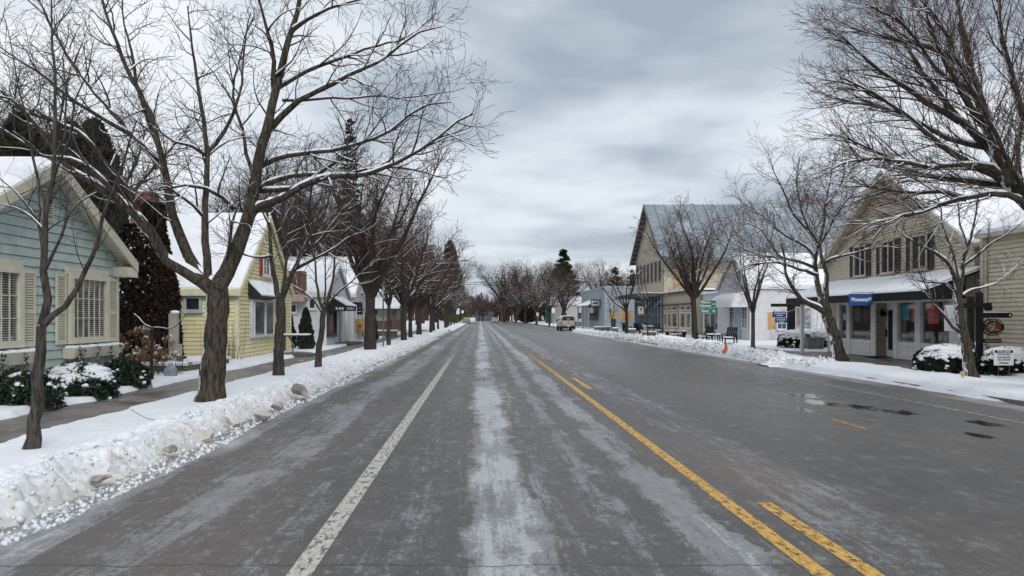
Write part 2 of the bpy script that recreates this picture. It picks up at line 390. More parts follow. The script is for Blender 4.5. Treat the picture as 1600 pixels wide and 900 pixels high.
def lumps(Xg, Yg, Z, cxf, n, y0, y1, rmin, rmax, rs, k=.9):
    ys = Yg[:, 0]; xs = Xg[0]
    for i in range(n):
        y = y0 * (y1 / y0) ** rs.rand(); x = cxf(y, rs); r = rmin + (rmax - rmin) * rs.rand() ** 3.0
        i0, i1 = np.searchsorted(ys, [y - r, y + r]); j0, j1 = np.searchsorted(xs, [x - r, x + r])
        if i1 <= i0 or j1 <= j0: continue
        sx = Xg[i0:i1, j0:j1] - x; sy = Yg[i0:i1, j0:j1] - y
        a = rs.rand() * 3.14; e_ = .6 + .4 * rs.rand(); u = sx * math.cos(a) + sy * math.sin(a); v = (-sx * math.sin(a) + sy * math.cos(a)) / e_
        d = 1 - (u * u + v * v) / (r * r)
        base = np.median(Z[i0:i1, j0:j1]); hh = np.where(d > 0, base + r * k * np.sqrt(np.clip(d, 0, 1)) - r * .15, -9)
        hh = hh + .012 * (fbm(Xg[i0:i1, j0:j1] * 25, Yg[i0:i1, j0:j1] * 25, 2) - .5)
        Z[i0:i1, j0:j1] = np.maximum(Z[i0:i1, j0:j1], hh)
    return Z
def left_bank(X, Y):
    e_ = left_edge(Y); d = e_ - X            # metres in from the road edge
    far = np.clip((Y - 20) / 40, 0, 1)
    up = sst(d, -.02, .55)
    pile = .05 * sst(d, .05, .5) * (1 - sst(d, .7, 1.5)) * (.5 + 1.0 * fbm(X * 2.0, Y * 1.3, 3)) * (1 + .5 * far)
    z = -.06 + .24 * up + pile
    clod = (np.abs(fbm(X * 7, Y * 7, 5) - .5) * 2) ** .8
    rough = 1 - sst(d, .7, 1.3)
    cl2 = (np.abs(fbm(X * 19 + 3, Y * 19, 4) - .47) * 2) ** .7
    z = z + (.11 * (clod - .25) + .055 * (cl2 - .3)) * sst(d, .02, .25) * rough + .03 * (fbm(X * 1.5, Y * 1.5, 4) - .5) + .010 * (fbm(X * 10, Y * 10, 3) - .5)
    z = lumps(X, Y, z, lambda y, rs: -3.68 - 1.05 * rs.rand() ** 1.1, LUMPS_N, 3.5, 60, .015, .085, rl, .75)
    z = np.where(d < -.10, np.minimum(z, -.02), z)
    # down to the sidewalk, with a ragged shovelled edge
    inner = -6.10 + .16 * (fbm(Y * 1.6, Y * 0 + 9, 4) - .5) * 2
    k = sst(X, inner - .10, inner + .06)
    return z * k + (.02) * (1 - k)
def left_dirt(X, Y, Z):
    d = left_edge(Y) - X
    return np.clip(1.0 - d / .95, -.4, 1.0) * .62 + .5 * (fbm(X * 3, Y * 3, 4) - .5) + np.clip(.06 - Z, 0, .1) * 3.0
xsL = np.concatenate([np.arange(-6.5, -5.0, .06), np.arange(-5.0, -3.35, .028)])
hfield('snow_bank', xsL, ysteps(3.2, 130), left_bank, MDIRTY, 'left verge of fresh snow with a lumpy plowed ridge along the road', left_dirt)
# loose crumbs of plowed snow and ice over the ridge and its foot
def crumbs(name, n, xf, y0, y1, rs, smin, smax, label):
    xs, ys, Z = hfield.last
    y = y0 * (y1 / y0) ** rs.rand(n); x = xf(y, rs, n)
    j = np.clip(np.searchsorted(xs, x), 0, len(xs) - 1); i = np.clip(np.searchsorted(ys, y), 0, len(ys) - 1)
    z = np.maximum(Z[i, j], 0.0); s = smin + (smax - smin) * rs.rand(n) ** 4; s = s * (1 + .012 * y)
    cube = np.array([[-1, -1, -1], [1, -1, -1], [1, 1, -1], [-1, 1, -1], [-1, -1, 1], [1, -1, 1], [1, 1, 1], [-1, 1, 1]], float)
    q = np.array([(0, 3, 2, 1), (4, 5, 6, 7), (0, 1, 5, 4), (1, 2, 6, 5), (2, 3, 7, 6), (3, 0, 4, 7)])
    R, _ = np.linalg.qr(rs.randn(n, 3, 3)); P = cube[None] * (1 + .32 * rs.randn(n, 8, 3)); P = P * np.array([1, 1, .75]); P = np.einsum('nij,nkj->nki', R, P) * (s[:, None, None] * .6)
    P += np.stack([x, y, z + s * .15], 1)[:, None]
    o = np_mesh(name, P.reshape(-1, 3), (q[None] + 8 * np.arange(n)[:, None, None]).reshape(-1, 4), MDIRTY, None, True)
    a = o.data.attributes.new('dirt', 'FLOAT', 'POINT'); dv = np.repeat(np.where(rs.rand(n) < .06, .9, rs.uniform(-.1, .45, n)), 8); a.data.foreach_set('value', dv.astype(np.float32))
    return tag(o, label=label, kind='stuff')
rc_ = np.random.RandomState(77)
crumbs('snow_crumbs', 7500, lambda y, rs, n: left_edge(y) + .22 - 1.0 * rs.rand(n) ** 1.7, 3.6, 60, rc_, .005, .036, 'crumbled plowed snow along the left road edge')
def left_yard(X, Y):
    z = .17 + .08 * fbm(X * .8, Y * .8, 4) + .03 * fbm(X * 5, Y * 5, 3)
    edge = -7.50 + .16 * (fbm(Y * 1.1, Y * 0 + 4, 4) - .5) * 2
    return np.where(Y < 1e9, z * sst(-X, -edge - .05, -edge + .15) + .02 * (1 - sst(-X, -edge - .05, -edge + .15)), z)
hfield('snowy_ground', np.concatenate([np.arange(-60, -12, 2.0), np.arange(-12, -7.2, .07)]), ysteps(3.0, 220, .009, .06), left_yard, MSNOW, 'snow covered front yards left of the sidewalk')
hfield('snowy_ground', np.arange(-7.9, -3.2, .3), ysteps(90, 420, .02), lambda X, Y: np.where(X < -3.6, .16, -.05) + .04 * fbm(X, Y, 3), MSNOW, 'snowy left verge far down the street')

KERB_R = 10.75
def right_bank(X, Y):
    e_ = KERB_R - .12 + .17 * (fbm(Y * .7, Y * 0 + 31, 4) - .5) * 2 + .35 * sst(Y, 34, 60) - .16 * sst(Y, 17, 24); d = X - e_
    pile = .12 * sst(d, .0, .45) * (1 - sst(d, .8, 1.7)) * fbm(X * 1.8, Y * 1.1, 3) * 2 * sst(Y, 25, 32)
    clod = (np.abs(fbm(X * 7, Y * 7, 5) - .5) * 2) ** .8
    z = -.05 + .25 * sst(d, -.03, .28) + .08 * sst(d, .2, .9) * (1 - sst(d, 1.2, 2.2)) + pile + .05 * (fbm(X, Y, 4) - .5) + .012 * (fbm(X * 8, Y * 8, 3) - .5)
    z = z + .08 * (clod - .3) * sst(d, .0, .15) * (1 - sst(d, .5, 1.2)) * (.25 + .75 * sst(Y, 26, 34))
    z = lumps(X, Y, z, lambda y, rs: KERB_R + .05 + .8 * rs.rand() ** 1.5, 900, 24, 75, .03, .16, rl)
    # gap where the front path meets the road
    gap = sst(Y, 25.7, 26.2) * (1 - sst(Y, 27.0, 27.6)) * (1 - sst(X, 12.7, 13.2) * 0)
    z = z * (1 - gap) + (.028 + .02 * fbm(X * 4, Y * 4, 3)) * gap
    for (mx_, my_, mr, mh) in ((12.6, 40.5, 1.6, .28), (12.4, 47.5, 1.5, .30), (12.7, 36.5, 1.4, .16)):
        z = z + mh * np.exp(-((X - mx_) ** 2 + (Y - my_) ** 2) / mr ** 2 * 1.6)
    ie = 13.05 + .16 * (fbm(Y * 1.2, Y * 0 + 14, 4) - .5) * 2
    cov = np.where(Y < 22.5, 1.0, 0.0)
    k = 1 - sst(X, ie - .1, ie + .12)
    z2 = z * k + .02 * (1 - k)
    near = .135 + .06 * (fbm(X * 1.1 + 3, Y * .7, 4) - .42)           # thin snow blown over the near walk
    s = sst(-Y, -24.0, -21.5)
    return z2 * (1 - s) + (z * k + near * (1 - k)) * s
def right_dirt(X, Y, Z):
    d = X - KERB_R
    return (np.clip(1.0 - d / .7, -.4, 1) * .55 + .35 * (fbm(X * 3, Y * 3, 4) - .5)) * (.45 + .55 * sst(Y, 26, 36)) - .1
hfield('snow_bank', np.concatenate([np.arange(10.1, 12.2, .04), np.arange(12.2, 14.75, .08)]), ysteps(6, 88, .0035, .05), right_bank, MDIRTY, 'right verge of smooth snow sloping to the kerb', right_dirt)
crumbs('snow_crumbs', 5000, lambda y, rs, n: KERB_R - .15 + 1.0 * rs.rand(n) ** 1.3, 24, 75, rc_, .012, .06, 'crumbled plowed snow along the right kerb')
def right_yard(X, Y):
    z = .16 + .07 * fbm(X * .8, Y * .8, 4) + .02 * fbm(X * 5, Y * 5, 3)
    e_ = np.where(Y < 24, 14.4, 14.7) + .2 * (fbm(Y * .8, Y * 0 + 8, 4) - .5) * 2
    wk = sst(Y, 23.4, 24.2) * (1 - sst(Y, 34.2, 35.2)) * 1.8 + sst(Y, 57, 58) * 0
    k = sst(X, e_ + wk - .05, e_ + wk + .15)
    return z * k + .02 * (1 - k)
hfield('snowy_ground', np.concatenate([np.arange(14.2, 17.5, .09), np.arange(17.5, 70, 2.0)]), ysteps(6, 240, .009, .08), right_yard, MSNOW, 'snow covered fronts of the buildings on the right')
def far_right(X, Y): return np.where(X > 13.6 + .3 * fbm(Y * .5, Y * 0, 3), .14, -.05) + .05 * fbm(X, Y, 3)
hfield('snowy_ground', np.arange(12.8, 19, .25), ysteps(84, 420, .01), far_right, MSNOW, 'snowy verge behind the parked truck')
mk = M('granite_kerb', (.16, .155, .15), .7, .2, 8, .3)
kb = MB(); kb.box(KERB_R - .03, KERB_R + .10, 5, 25.8, -.02, .08).box(KERB_R - .03, KERB_R + .10, 27.5, 60, -.02, .10)
tag(kb.build('kerb', mk), kind='structure', label='dark kerb showing under the snow on the right')
# ------------------------------------------------------------------ trees
def mat_bark(name, c1, c2, moss=None, stuck=False):
    m = bpy.data.materials.new(name); m.use_nodes = True; t = m.node_tree; b = t.nodes['Principled BSDF']
    tc = t.nodes.new('ShaderNodeTexCoord').outputs['Object']
    v = mapping(t, tc, (1, 1, .16)); n = noise(t, v, 26, 8, .7, .4)
    c = mixc(t, mapr(t, n, .38, .62), c1, c2)
    c = mixc(t, mapr(t, noise(t, tc, 3.5, 5, .6), .5, .7, 0, .5), c, moss or c2)
    if stuck:      # snow blown onto the windward side
        gn = t.nodes.new('ShaderNodeNewGeometry'); sx = t.nodes.new('ShaderNodeSeparateXYZ'); lk(t, gn.outputs['Normal'], sx.inputs[0])
        sd = mapr(t, math_n(t, 'MULTIPLY', sx.outputs[0], -1.0), .35, .9, -.25, .06)
        sn_ = math_n(t, 'ADD', noise(t, mapping(t, t.nodes['Texture Coordinate'].outputs['Object'], (1, 1, .5), (4, 2, 1)), 7, 8, .75), sd)
        c = mixc(t, mapr(t, sn_, .54, .58), c, (.78, .80, .83))
    lk(t, c, b.inputs['Base Color']); b.inputs['Roughness'].default_value = .9; b.inputs['Specular IOR Level'].default_value = .2
    bn = t.nodes.new('ShaderNodeBump'); bn.inputs['Strength'].default_value = .9; bn.inputs['Distance'].default_value = .03
    lk(t, n, bn.inputs['Height']); lk(t, bn.outputs[0], b.inputs['Normal']); return m
BK_MAPLE = mat_bark('maple_bark', (.018, .015, .012), (.095, .08, .062), (.065, .058, .033), True)
BK_GREY = mat_bark('grey_bark', (.028, .024, .021), (.095, .083, .072), (.075, .07, .06))
BK_FAR = mat_bark('dark_bark', (.022, .018, .015), (.065, .052, .045))
TW_GREY = M('grey_twigs', (.050, .042, .038), .8, .3, 4, spec=.2)
TW_RED = M('reddish_twigs', (.100, .060, .050), .8, .3, 3, spec=.2)
TW_DARK = M('dark_twigs', (.095, .062, .053), .8, .35, 1, spec=.2)
TW_TAN = M('tan_twigs', (.14, .10, .075), .8, .3, 1, spec=.2)
MS_BR = M('branch_snow', (.80, .82, .86), .8, .03)

def tubes(name, items, sides, mat, parent, smooth=True, zoff=0.0, zsc=1.0, raw=False, ridge=0.0):
    """items: list of (pts [(x,y,z)..], radii [..]); vectorised by point count"""
    if not items: return None
    byn = {}
    for p, r in items: byn.setdefault(len(p), []).append((p, r))
    Vs, Fs, base = [], [], 0
    for n, its in byn.items():
        P = np.array([i[0] for i in its], float); R = np.array([i[1] for i in its], float)
        T = np.empty_like(P); T[:, 1:-1] = P[:, 2:] - P[:, :-2]; T[:, 0] = P[:, 1] - P[:, 0]; T[:, -1] = P[:, -1] - P[:, -2]
        T /= np.linalg.norm(T, axis=2, keepdims=True) + 1e-9
        ref = np.where(np.abs(T[:, :1, 2:3]) > .92, np.array([1., 0, 0]), np.array([0., 0, 1.])); ref = np.broadcast_to(ref, T.shape)
        A = np.cross(T, ref); A /= np.linalg.norm(A, axis=2, keepdims=True) + 1e-9; B = np.cross(A, T)
        if zoff: P = P + np.array([0, 0, 1.]) * (R[..., None] * zoff)
        ang = np.arange(sides) * 2 * np.pi / sides
        V = P[:, :, None, :] + R[:, :, None, None] * (A[:, :, None, :] * np.cos(ang)[None, None, :, None] + zsc * B[:, :, None, :] * np.sin(ang)[None, None, :, None])
        if ridge:
            Lc = np.cumsum(R, 1) * 0 + np.arange(n)[None, :] * .55; aa = np.broadcast_to(ang[None, None, :], V.shape[:3]); ll = np.broadcast_to(Lc[:, :, None], V.shape[:3])
            cxn = fbm(np.cos(aa) * 2.6 + 20 + ll * .18, np.sin(aa) * 2.6 + 20 + ll * .35, 4) - .47
            V = P[:, :, None, :] + (V - P[:, :, None, :]) * (1 + ridge * 3.2 * cxn * np.clip(R[:, :, None] / .12, 0, 1))[..., None]
        m = len(its); idx = base + np.arange(m * n * sides).reshape(m, n, sides)
        a = idx[:, :-1, :]; b = np.roll(a, -1, 2); d = idx[:, 1:, :]; c = np.roll(d, -1, 2)
        Fs.append(np.stack([a, b, c, d], -1).reshape(-1, 4)); Vs.append(V.reshape(-1, 3)); base += m * n * sides
    if raw: return np.concatenate(Vs), np.concatenate(Fs)
    return np_mesh(name, np.concatenate(Vs), np.concatenate(Fs), mat, parent, smooth)
def crown_mesh(c2, c3, bark, twig, root):
    A = tubes('', [(a[1], a[2]) for a in c2], 5, None, None, raw=True) if c2 else None
    B = tubes('', [(a[1], a[2]) for a in c3], 3, None, None, raw=True) if c3 else None
    if A is None and B is None: return
    if A is None or B is None: V, Fq = A or B; na = len(Fq) if A else 0
    else: V = np.concatenate([A[0], B[0]]); Fq = np.concatenate([A[1], B[1] + len(A[0])]); na = len(A[1])
    o = np_mesh('crown', V, Fq, bark, root, True); o.data.materials.append(twig)
    mi = np.ones(len(Fq), dtype=np.int32); mi[:na] = 0; o.data.polygons.foreach_set('material_index', mi)

def resample(pts, rad, step):
    """smooth Catmull-Rom through the points"""
    P = [Vector(p) for p in pts]; out, ro = [], []
    for i in range(len(P) - 1):
        p0 = P[max(i - 1, 0)]; p1 = P[i]; p2 = P[i + 1]; p3 = P[min(i + 2, len(P) - 1)]
        k = max(1, int((p2 - p1).length / step))
        for j in range(k):
            t = j / k
            out.append(.5 * ((2 * p1) + (p2 - p0) * t + (2 * p0 - 5 * p1 + 4 * p2 - p3) * t * t + (3 * p1 - p0 - 3 * p2 + p3) * t ** 3))
            ro.append(rad[i] * (1 - t) + rad[i + 1] * t)
    out.append(P[-1]); ro.append(rad[-1]); return out, ro

def grow(acc, pts, rad, lvl, P, rng):
    """P: dict of per-level lists: n per metre, len, angle, nseg; levels lvl+1..maxl are spawned"""
    acc.append((lvl, pts, rad))
    if lvl >= P['max']: return
    L = [0.0]
    for a, b in zip(pts[:-1], pts[1:]): L.append(L[-1] + (b - a).length)
    tot = L[-1]; k = lvl + 1
    n = int(tot * P['dens'][k] + rng.random())
    if n < P['min'][k]: n = P['min'][k]
    for i in range(n):
        t = P['t0'][k] + (1 - P['t0'][k]) * ((i + rng.random()) / n) ** .85
        s = t * tot; j = 0
        while j < len(L) - 2 and L[j + 1] < s: j += 1
        f = (s - L[j]) / max(1e-6, L[j + 1] - L[j]); f = min(1, max(0, f))
        p = pts[j].lerp(pts[j + 1], f); r0 = rad[j] * (1 - f) + rad[j + 1] * f
        d = (pts[j + 1] - pts[j]).normalized()
        q = Vector((rng.gauss(0, 1), rng.gauss(0, 1), rng.gauss(0, .8) + P['up'][k])); q = q - d * q.dot(d)
        if q.length < 1e-3: continue
        q.normalize(); an = math.radians(rng.uniform(*P['ang'][k]))
        dr = d * math.cos(an) + q * math.sin(an)
        ln = P['len'][k] * rng.uniform(.55, 1.25) * (1 - P['tap'][k] * t)
        ns = P['seg'][k]; r1 = min(r0 * .72, P['rad'][k] * rng.uniform(.75, 1.25))
        tip = P['tip']; q0 = p.copy(); cp = [q0]; cr = [r1]; st = ln / ns
        bend = Vector((rng.gauss(0, 1), rng.gauss(0, 1), rng.gauss(0, 1))) * P['curl']
        for m_ in range(ns):
            dr = (dr + Vector((rng.gauss(0, 1), rng.gauss(0, 1), rng.gauss(0, 1))) * P['wob'] + bend + Vector((0, 0, P['grav'][k]))).normalized()
            q0 = q0 + dr * st; cp.append(q0); cr.append(max(tip, r1 * (1 - .8 * (m_ + 1) / ns)))
        grow(acc, cp, cr, k, P, rng)

def finish_tree(root, acc, bark, twig, snow_lv=2, sides=(10, 8, 5, 3, 3, 3), seed=0, snow_amt=1.0):
    rng = random.Random(seed + 99)
    tr = [a for a in acc if a[0] <= 1]; cr = [a for a in acc if a[0] > 1]
    byl = {}
    tubes('trunk', [(a[1], a[2]) for a in tr], 18 if max(tr[0][2]) > .12 else 10, bark, root, ridge=.13)
    c2 = [a for a in cr if a[0] == 2]; c3 = [a for a in cr if a[0] > 2]
    crown_mesh(c2, c3, bark, twig, root)
    sn = []
    for lv, p, r in acc:
        if lv > snow_lv or lv < 0: continue
        p2, r2 = [], []
        st = .12 if lv < 2 else .2
        q, s = resample([tuple(x) for x in p], r, st)
        ph = rng.random() * 50
        for i in range(len(q)):
            a = q[max(i - 1, 0)]; b = q[min(i + 1, len(q) - 1)]; d = (b - a).normalized()
            flat = math.sqrt(max(0, 1 - d.z * d.z))
            patch = .5 + .5 * math.sin(ph + i * .55) + rng.uniform(-.35, .35)
            k = flat ** 1.6 * snow_amt
            k = max(0, min(1, (k - .18) * 2.4)) * (1 if patch > .12 else .35)
            rr = s[i] * .95 * k if s[i] < .05 else min(s[i] * .9, .05 + s[i] * .42) * k
            p2.append(q[i] + Vector((0, 0, s[i] * (.75 if s[i] < .06 else .72) + (0.004 if k > 0 else -s[i] * .8)))); r2.append(max(rr, .0005))
        sn.append((p2, r2))
    # split by visible runs to keep the mesh light
    its = [(p, r) for p, r in sn if max(r) > .003]
    if its: tubes('snow', its, 6, MS_BR, root, zsc=.85)['kind'] = 'stuff'

PB = dict(max=4, dens=[0, 1.2, 1.7, 3.4, 6.5], min=[0, 3, 3, 3, 2], t0=[0, .3, .22, .15, .1], len=[0, 4, 1.7, .75, .36], ang=[(0, 0), (30, 55), (28, 62), (28, 65), (25, 70)],
          tap=[0, .3, .5, .45, .4], seg=[0, 8, 6, 4, 3], rad=[0, .06, .022, .009, .0052], tip=.0032, up=[0, .4, .25, .1, 0], grav=[0, .03, .035, .02, .01], wob=.10, curl=.03)
def PP(**k): d = dict(PB); d.update(k); return d

def traced_tree(name, base, Yb, limbs, P, bark, twig, label, cat, group, seed, snow_lv=2, snow_amt=1.0, trunk_extra=()):
    """limbs: list of (level, depth_end, r0, r1, [(px,py)...]) at depth Yb, drifting to Yb+depth_end"""
    rng = random.Random(seed); root = thing(name, base, label, cat, group); acc = []
    for lv, dy, r0, r1, pts in limbs:
        d0 = 0
        if isinstance(dy, tuple): d0, dy = dy
        n = len(pts); W, R = [], []
        for i, (x, y) in enumerate(pts):
            f = i / (n - 1); W.append(wp(x, y, Yb + d0 + (dy - d0) * f)); R.append(r0 + (r1 - r0) * f ** .8)
        if lv == 0 and W[0].z < .4: W[0].z = .02
        q, s = resample(W, R, .25 if lv else .15)
        q = [p + Vector((rng.gauss(0, .012), rng.gauss(0, .012), rng.gauss(0, .012))) for p in q]
        if lv == 0:
            L = len(q)
            q2, s2 = [], []
            for i, (a, b) in enumerate(zip(q, s)):
                flare = 1 + .38 * math.exp(-max(0, a.z - .12) / .14)
                q2.append(a); s2.append(b * flare * (1 + .05 * math.sin(i * 2.1 + seed)))
            acc.append((0, q2, s2))
        else: grow(acc, q, s, lv, P, rng)
    finish_tree(root, acc, bark, twig, snow_lv, seed=seed, snow_amt=snow_amt)
    return root

def vase_tree(name, base, height, fork, rad, P, bark, twig, label, cat, group, seed, stems=5, spread=(18, 48), lean=0.0, snow_lv=2, snow_amt=.9, sides=None):
    rng = random.Random(seed); root = thing(name, base, label, cat, group); acc = []
    b = Vector(base); top = b + Vector((lean * fork, rng.uniform(-.05, .05), fork))
    tp = [b + Vector((0, 0, -.2)), b.lerp(top, .35) + Vector((rng.uniform(-.03, .03), 0, 0)), b.lerp(top, .7), top]
    q, s = resample(tp, [rad * 1.25, rad, rad * .92, rad * .95], .25); acc.append((0, q, s))
    for i in range(stems):
        az = 2 * math.pi * (i + rng.uniform(-.3, .3)) / stems; sp = math.radians(rng.uniform(*spread) if i else 8)
        d = Vector((math.cos(az) * math.sin(sp), math.sin(az) * math.sin(sp), math.cos(sp)))
        L = (height - fork) * rng.uniform(.8, 1.05) / max(.55, math.cos(sp)) * .93
        p = top - Vector((0, 0, rng.uniform(.0, .25))); cp = [p]; r0 = rad * (.62 if i else .7); cr = [r0]; ns = 9
        for m_ in range(ns):
            d = (d + Vector((rng.gauss(0, 1), rng.gauss(0, 1), rng.gauss(0, 1))) * .075 + Vector((0, 0, .035))).normalized()
            p = p + d * (L / ns); cp.append(p); cr.append(max(.008, r0 * (1 - .9 * (m_ + 1) / ns)))
        grow(acc, cp, cr, 1, P, rng)
    finish_tree(root, acc, bark, twig, snow_lv, seed=seed, snow_amt=snow_amt)
    return root

GV = 'bare street trees on the left verge'
# the big maple
ML = [
 (0, 0, .225, .195, [(331, 628), (333, 580), (338, 520), (338, 470), (338, 440)]),
 (1, -.9, .135, .02, [(335, 455), (318, 443), (290, 424), (260, 405), (236, 362), (200, 326), (165, 298), (133, 282), (105, 262), (85, 235), (62, 205), (36, 170), (0, 140)]),
 (1, .9, .125, .02, [(338, 452), (310, 428), (294, 400), (280, 365), (270, 338), (262, 290), (256, 262), (246, 220), (232, 175), (204, 118), (183, 70), (165, 20), (150, -30)]),
 (1, (.8, 1.8), .07, .012, [(257, 266), (228, 232), (204, 208), (176, 176), (150, 146), (120, 110), (104, 85), (82, 45), (62, 0), (50, -30)]),
 (1, (.2, -.8), .06, .012, [(226, 350), (200, 300), (165, 255), (140, 225), (120, 205), (80, 190), (40, 175), (-10, 150)]),
 (1, (.6, 1.4), .055, .010, [(246, 222), (230, 180), (215, 130), (205, 80), (195, 40), (190, -20)]),
 (1, (-.4, -1.8), .06, .010, [(200, 326), (170, 290), (140, 265), (110, 250), (70, 245), (30, 220), (-20, 190)]),
 (1, (.7, -.6), .05, .010, [(204, 209), (160, 185), (120, 160), (70, 120), (30, 95), (-20, 60)]),
 (1, .3, .085, .012, [(325, 445), (322, 400), (320, 350), (322, 290), (323, 238), (318, 190), (311, 150), (303, 100), (298, 60), (292, 10)]),
 (1, (.2, .9), .05, .010, [(323, 240), (336, 222), (350, 205), (365, 178), (374, 150), (380, 110), (384, 60), (390, 20)]),
 (1, (.1, -.8), .035, .008, [(320, 345), (300, 322), (280, 305), (262, 292), (235, 296)]),
 (1, (.2, -.6), .035, .008, [(323, 242), (300, 228), (275, 222), (255, 208), (240, 190)]),
 (1, 1.2, .165, .035, [(338, 452), (356, 425), (372, 385), (388, 335), (398, 285), (408, 230), (420, 185), (432, 135), (445, 80), (458, 40), (470, 0), (480, -30)]),
 (1, (.9, .1), .065, .010, [(424, 165), (428, 120), (425, 75), (415, 40), (405, 0), (398, -30)]),
 (1, (.5, -1.2), .085, .010, [(388, 338), (408, 322), (440, 310), (470, 292), (505, 278), (540, 275), (580, 270), (620, 255), (655, 235), (685, 215), (715, 190), (738, 178)]),
 (1, (.5, 2.0), .06, .008, [(396, 298), (425, 285), (455, 275), (500, 272), (545, 272), (590, 262), (630, 262), (665, 270), (700, 278)]),
 (1, (.7, -.8), .055, .008, [(404, 262), (430, 250), (470, 240), (520, 235), (560, 225), (610, 205), (640, 180), (670, 165), (705, 160)]),
 (1, (.6, .2), .055, .008, [(394, 300), (440, 295), (480, 285), (510, 262), (540, 245), (560, 230), (590, 195), (610, 170)]),
 (1, (.8, .1), .075, .008, [(412, 210), (440, 180), (468, 157), (505, 138), (545, 118), (590, 98), (625, 72), (655, 50), (690, 42)]),
 (1, (.9, 2.2), .055, .008, [(432, 140), (460, 120), (500, 103), (550, 85), (590, 72), (640, 55), (680, 20)]),
 (1, (.9, 1.5), .03, .006, [(440, 158), (500, 155), (560, 152), (620, 153), (680, 148), (725, 138)]),
 (1, (.4, -.8), .045, .008, [(366, 328), (345, 308), (320, 295), (290, 290), (262, 297), (240, 300)]),
 (1, (1.0, .6), .05, .008, [(455, 50), (480, 30), (515, 12), (560, 0), (600, -20)]),
 (1, (.6, 1.6), .045, .008, [(399, 280), (385, 240), (378, 200), (365, 150), (372, 100), (385, 60), (400, 10)]),
 (1, (.2, -.4), .05, .008, [(350, 430), (358, 395), (360, 350), (368, 330), (378, 310)]),
]
PM = PP(dens=[0, 0, 3.1, 4.4, 6.2], len=[0, 0, 1.45, .72, .38], rad=[0, 0, .019, .009, .0056], tip=.0038, up=[0, 0, .35, .1, 0], grav=[0, 0, .03, .03, .015], wob=.13, curl=.05, seg=[0, 0, 6, 4, 3], t0=[0, 0, .18, .1, .1])
traced_tree('maple_tree', (-5.02, 13.9, .18), 13.9, ML, PM, BK_MAPLE, TW_GREY, 'big bare maple with a thick furrowed trunk forking low beside the left sidewalk', 'tree', None, 5)
# slim tree nearest the camera
NL = [
 (0, 0, .078, .056, [(50, 699), (55, 640), (60, 590), (63, 550), (67, 508)]),
 (1, .1, .055, .008, [(67, 508), (70, 470), (70, 425), (70, 380), (72, 330), (80, 285), (84, 240), (85, 180), (84, 110), (80, 40), (82, -20)]),
 (1, -.3, .045, .008, [(67, 510), (84, 494), (104, 475), (122, 450), (133, 425), (143, 402), (152, 375), (160, 340), (172, 300), (190, 262), (205, 225), (215, 190)]),
 (1, (.05, .4), .028, .005, [(70, 400), (64, 370), (55, 345), (38, 315), (18, 295), (0, 280)]),
 (1, (.05, -.4), .025, .005, [(70, 430), (80, 400), (95, 370), (108, 335), (125, 315), (150, 300)]),
 (1, (.05, .3), .022, .004, [(72, 332), (62, 290), (55, 240), (40, 190), (28, 140), (20, 80), (5, 20)]),
 (1, (.05, -.3), .022, .004, [(78, 300), (95, 260), (110, 215), (118, 160), (135, 110), (145, 60)]),
 (1, (.05, .5), .018, .004, [(71, 365), (50, 340), (25, 325), (0, 320)]),
 (1, (.05, .5), .018, .004, [(83, 250), (100, 210), (104, 150), (98, 90), (108, 30)]),
]
PN = PP(max=4, dens=[0, 0, 4.2, 5.2, 6], len=[0, 0, .95, .5, .26], rad=[0, 0, .009, .0042, .0028], tip=.0018, wob=.12, curl=.05, seg=[0, 0, 5, 4, 3])
traced_tree('young_tree', (-5.37, 8.93, .18), 8.93, NL, PN, BK_GREY, TW_GREY, 'slim grey forked tree nearest the camera in front of the blue green cottage', 'tree', GV, 11, snow_lv=1, snow_amt=.55)
# two trees after the maple
T3 = [
 (0, 0, .135, .12, [(436, 587), (436, 540), (438, 500), (438, 468)]),
 (1, .4, .085, .01, [(438, 470), (430, 440), (424, 400), (421, 360), (420, 320), (428, 280), (432, 240)]),
 (1, -.5, .085, .01, [(438, 472), (452, 440), (464, 412), (476, 385), (490, 358), (500, 325), (515, 290)]),
 (1, (0, -.9), .05, .01, [(462, 418), (485, 408), (505, 398), (525, 386), (545, 372), (570, 362)]),
 (1, (0, .5), .05, .008, [(440, 462), (445, 430), (448, 400), (447, 370), (455, 340), (470, 300), (478, 260)]),
 (1, (0, .8), .04, .008, [(424, 400), (400, 402), (382, 398), (365, 390), (350, 370)]),
 (1, (0, -.5), .04, .008, [(470, 398), (495, 380), (515, 355), (535, 330), (555, 310)]),
 (1, (0, .6), .035, .007, [(422, 350), (405, 320), (395, 290), (390, 255)]),
 (1, (0, .6), .035, .007, [(449, 390), (440, 350), (445, 300), (450, 262)]),
]
PT = PP(dens=[0, 0, 3.6, 4.4, 5], len=[0, 0, 1.3, .7, .38], rad=[0, 0, .015, .007, .0048], tip=.0034)
traced_tree('street_tree', (-5.4, 20.05, .18), 20.05, T3, PT, BK_GREY, TW_GREY, 'bare forked tree right behind the big maple, in front of the yellow house', 'tree', GV, 21)
T4 = [
 (0, 0, .095, .085, [(497, 575), (500, 540), (503, 510), (505, 485)]),
 (1, .4, .055, .008, [(505, 487), (498, 465), (494, 440), (492, 410), (486, 380), (482, 345), (478, 310)]),
 (1, -.5, .055, .008, [(505, 487), (514, 462), (520, 435), (524, 400), (530, 365), (540, 330), (548, 300)]),
 (1, .5, .035, .007, [(503, 487), (490, 470), (475, 455), (455, 445), (440, 440)]),
 (1, -.6, .035, .007, [(507, 480), (530, 455), (550, 440), (570, 420), (588, 405)]),
 (1, .6, .035, .007, [(505, 485), (508, 450), (508, 410), (505, 370), (510, 330)]),
]
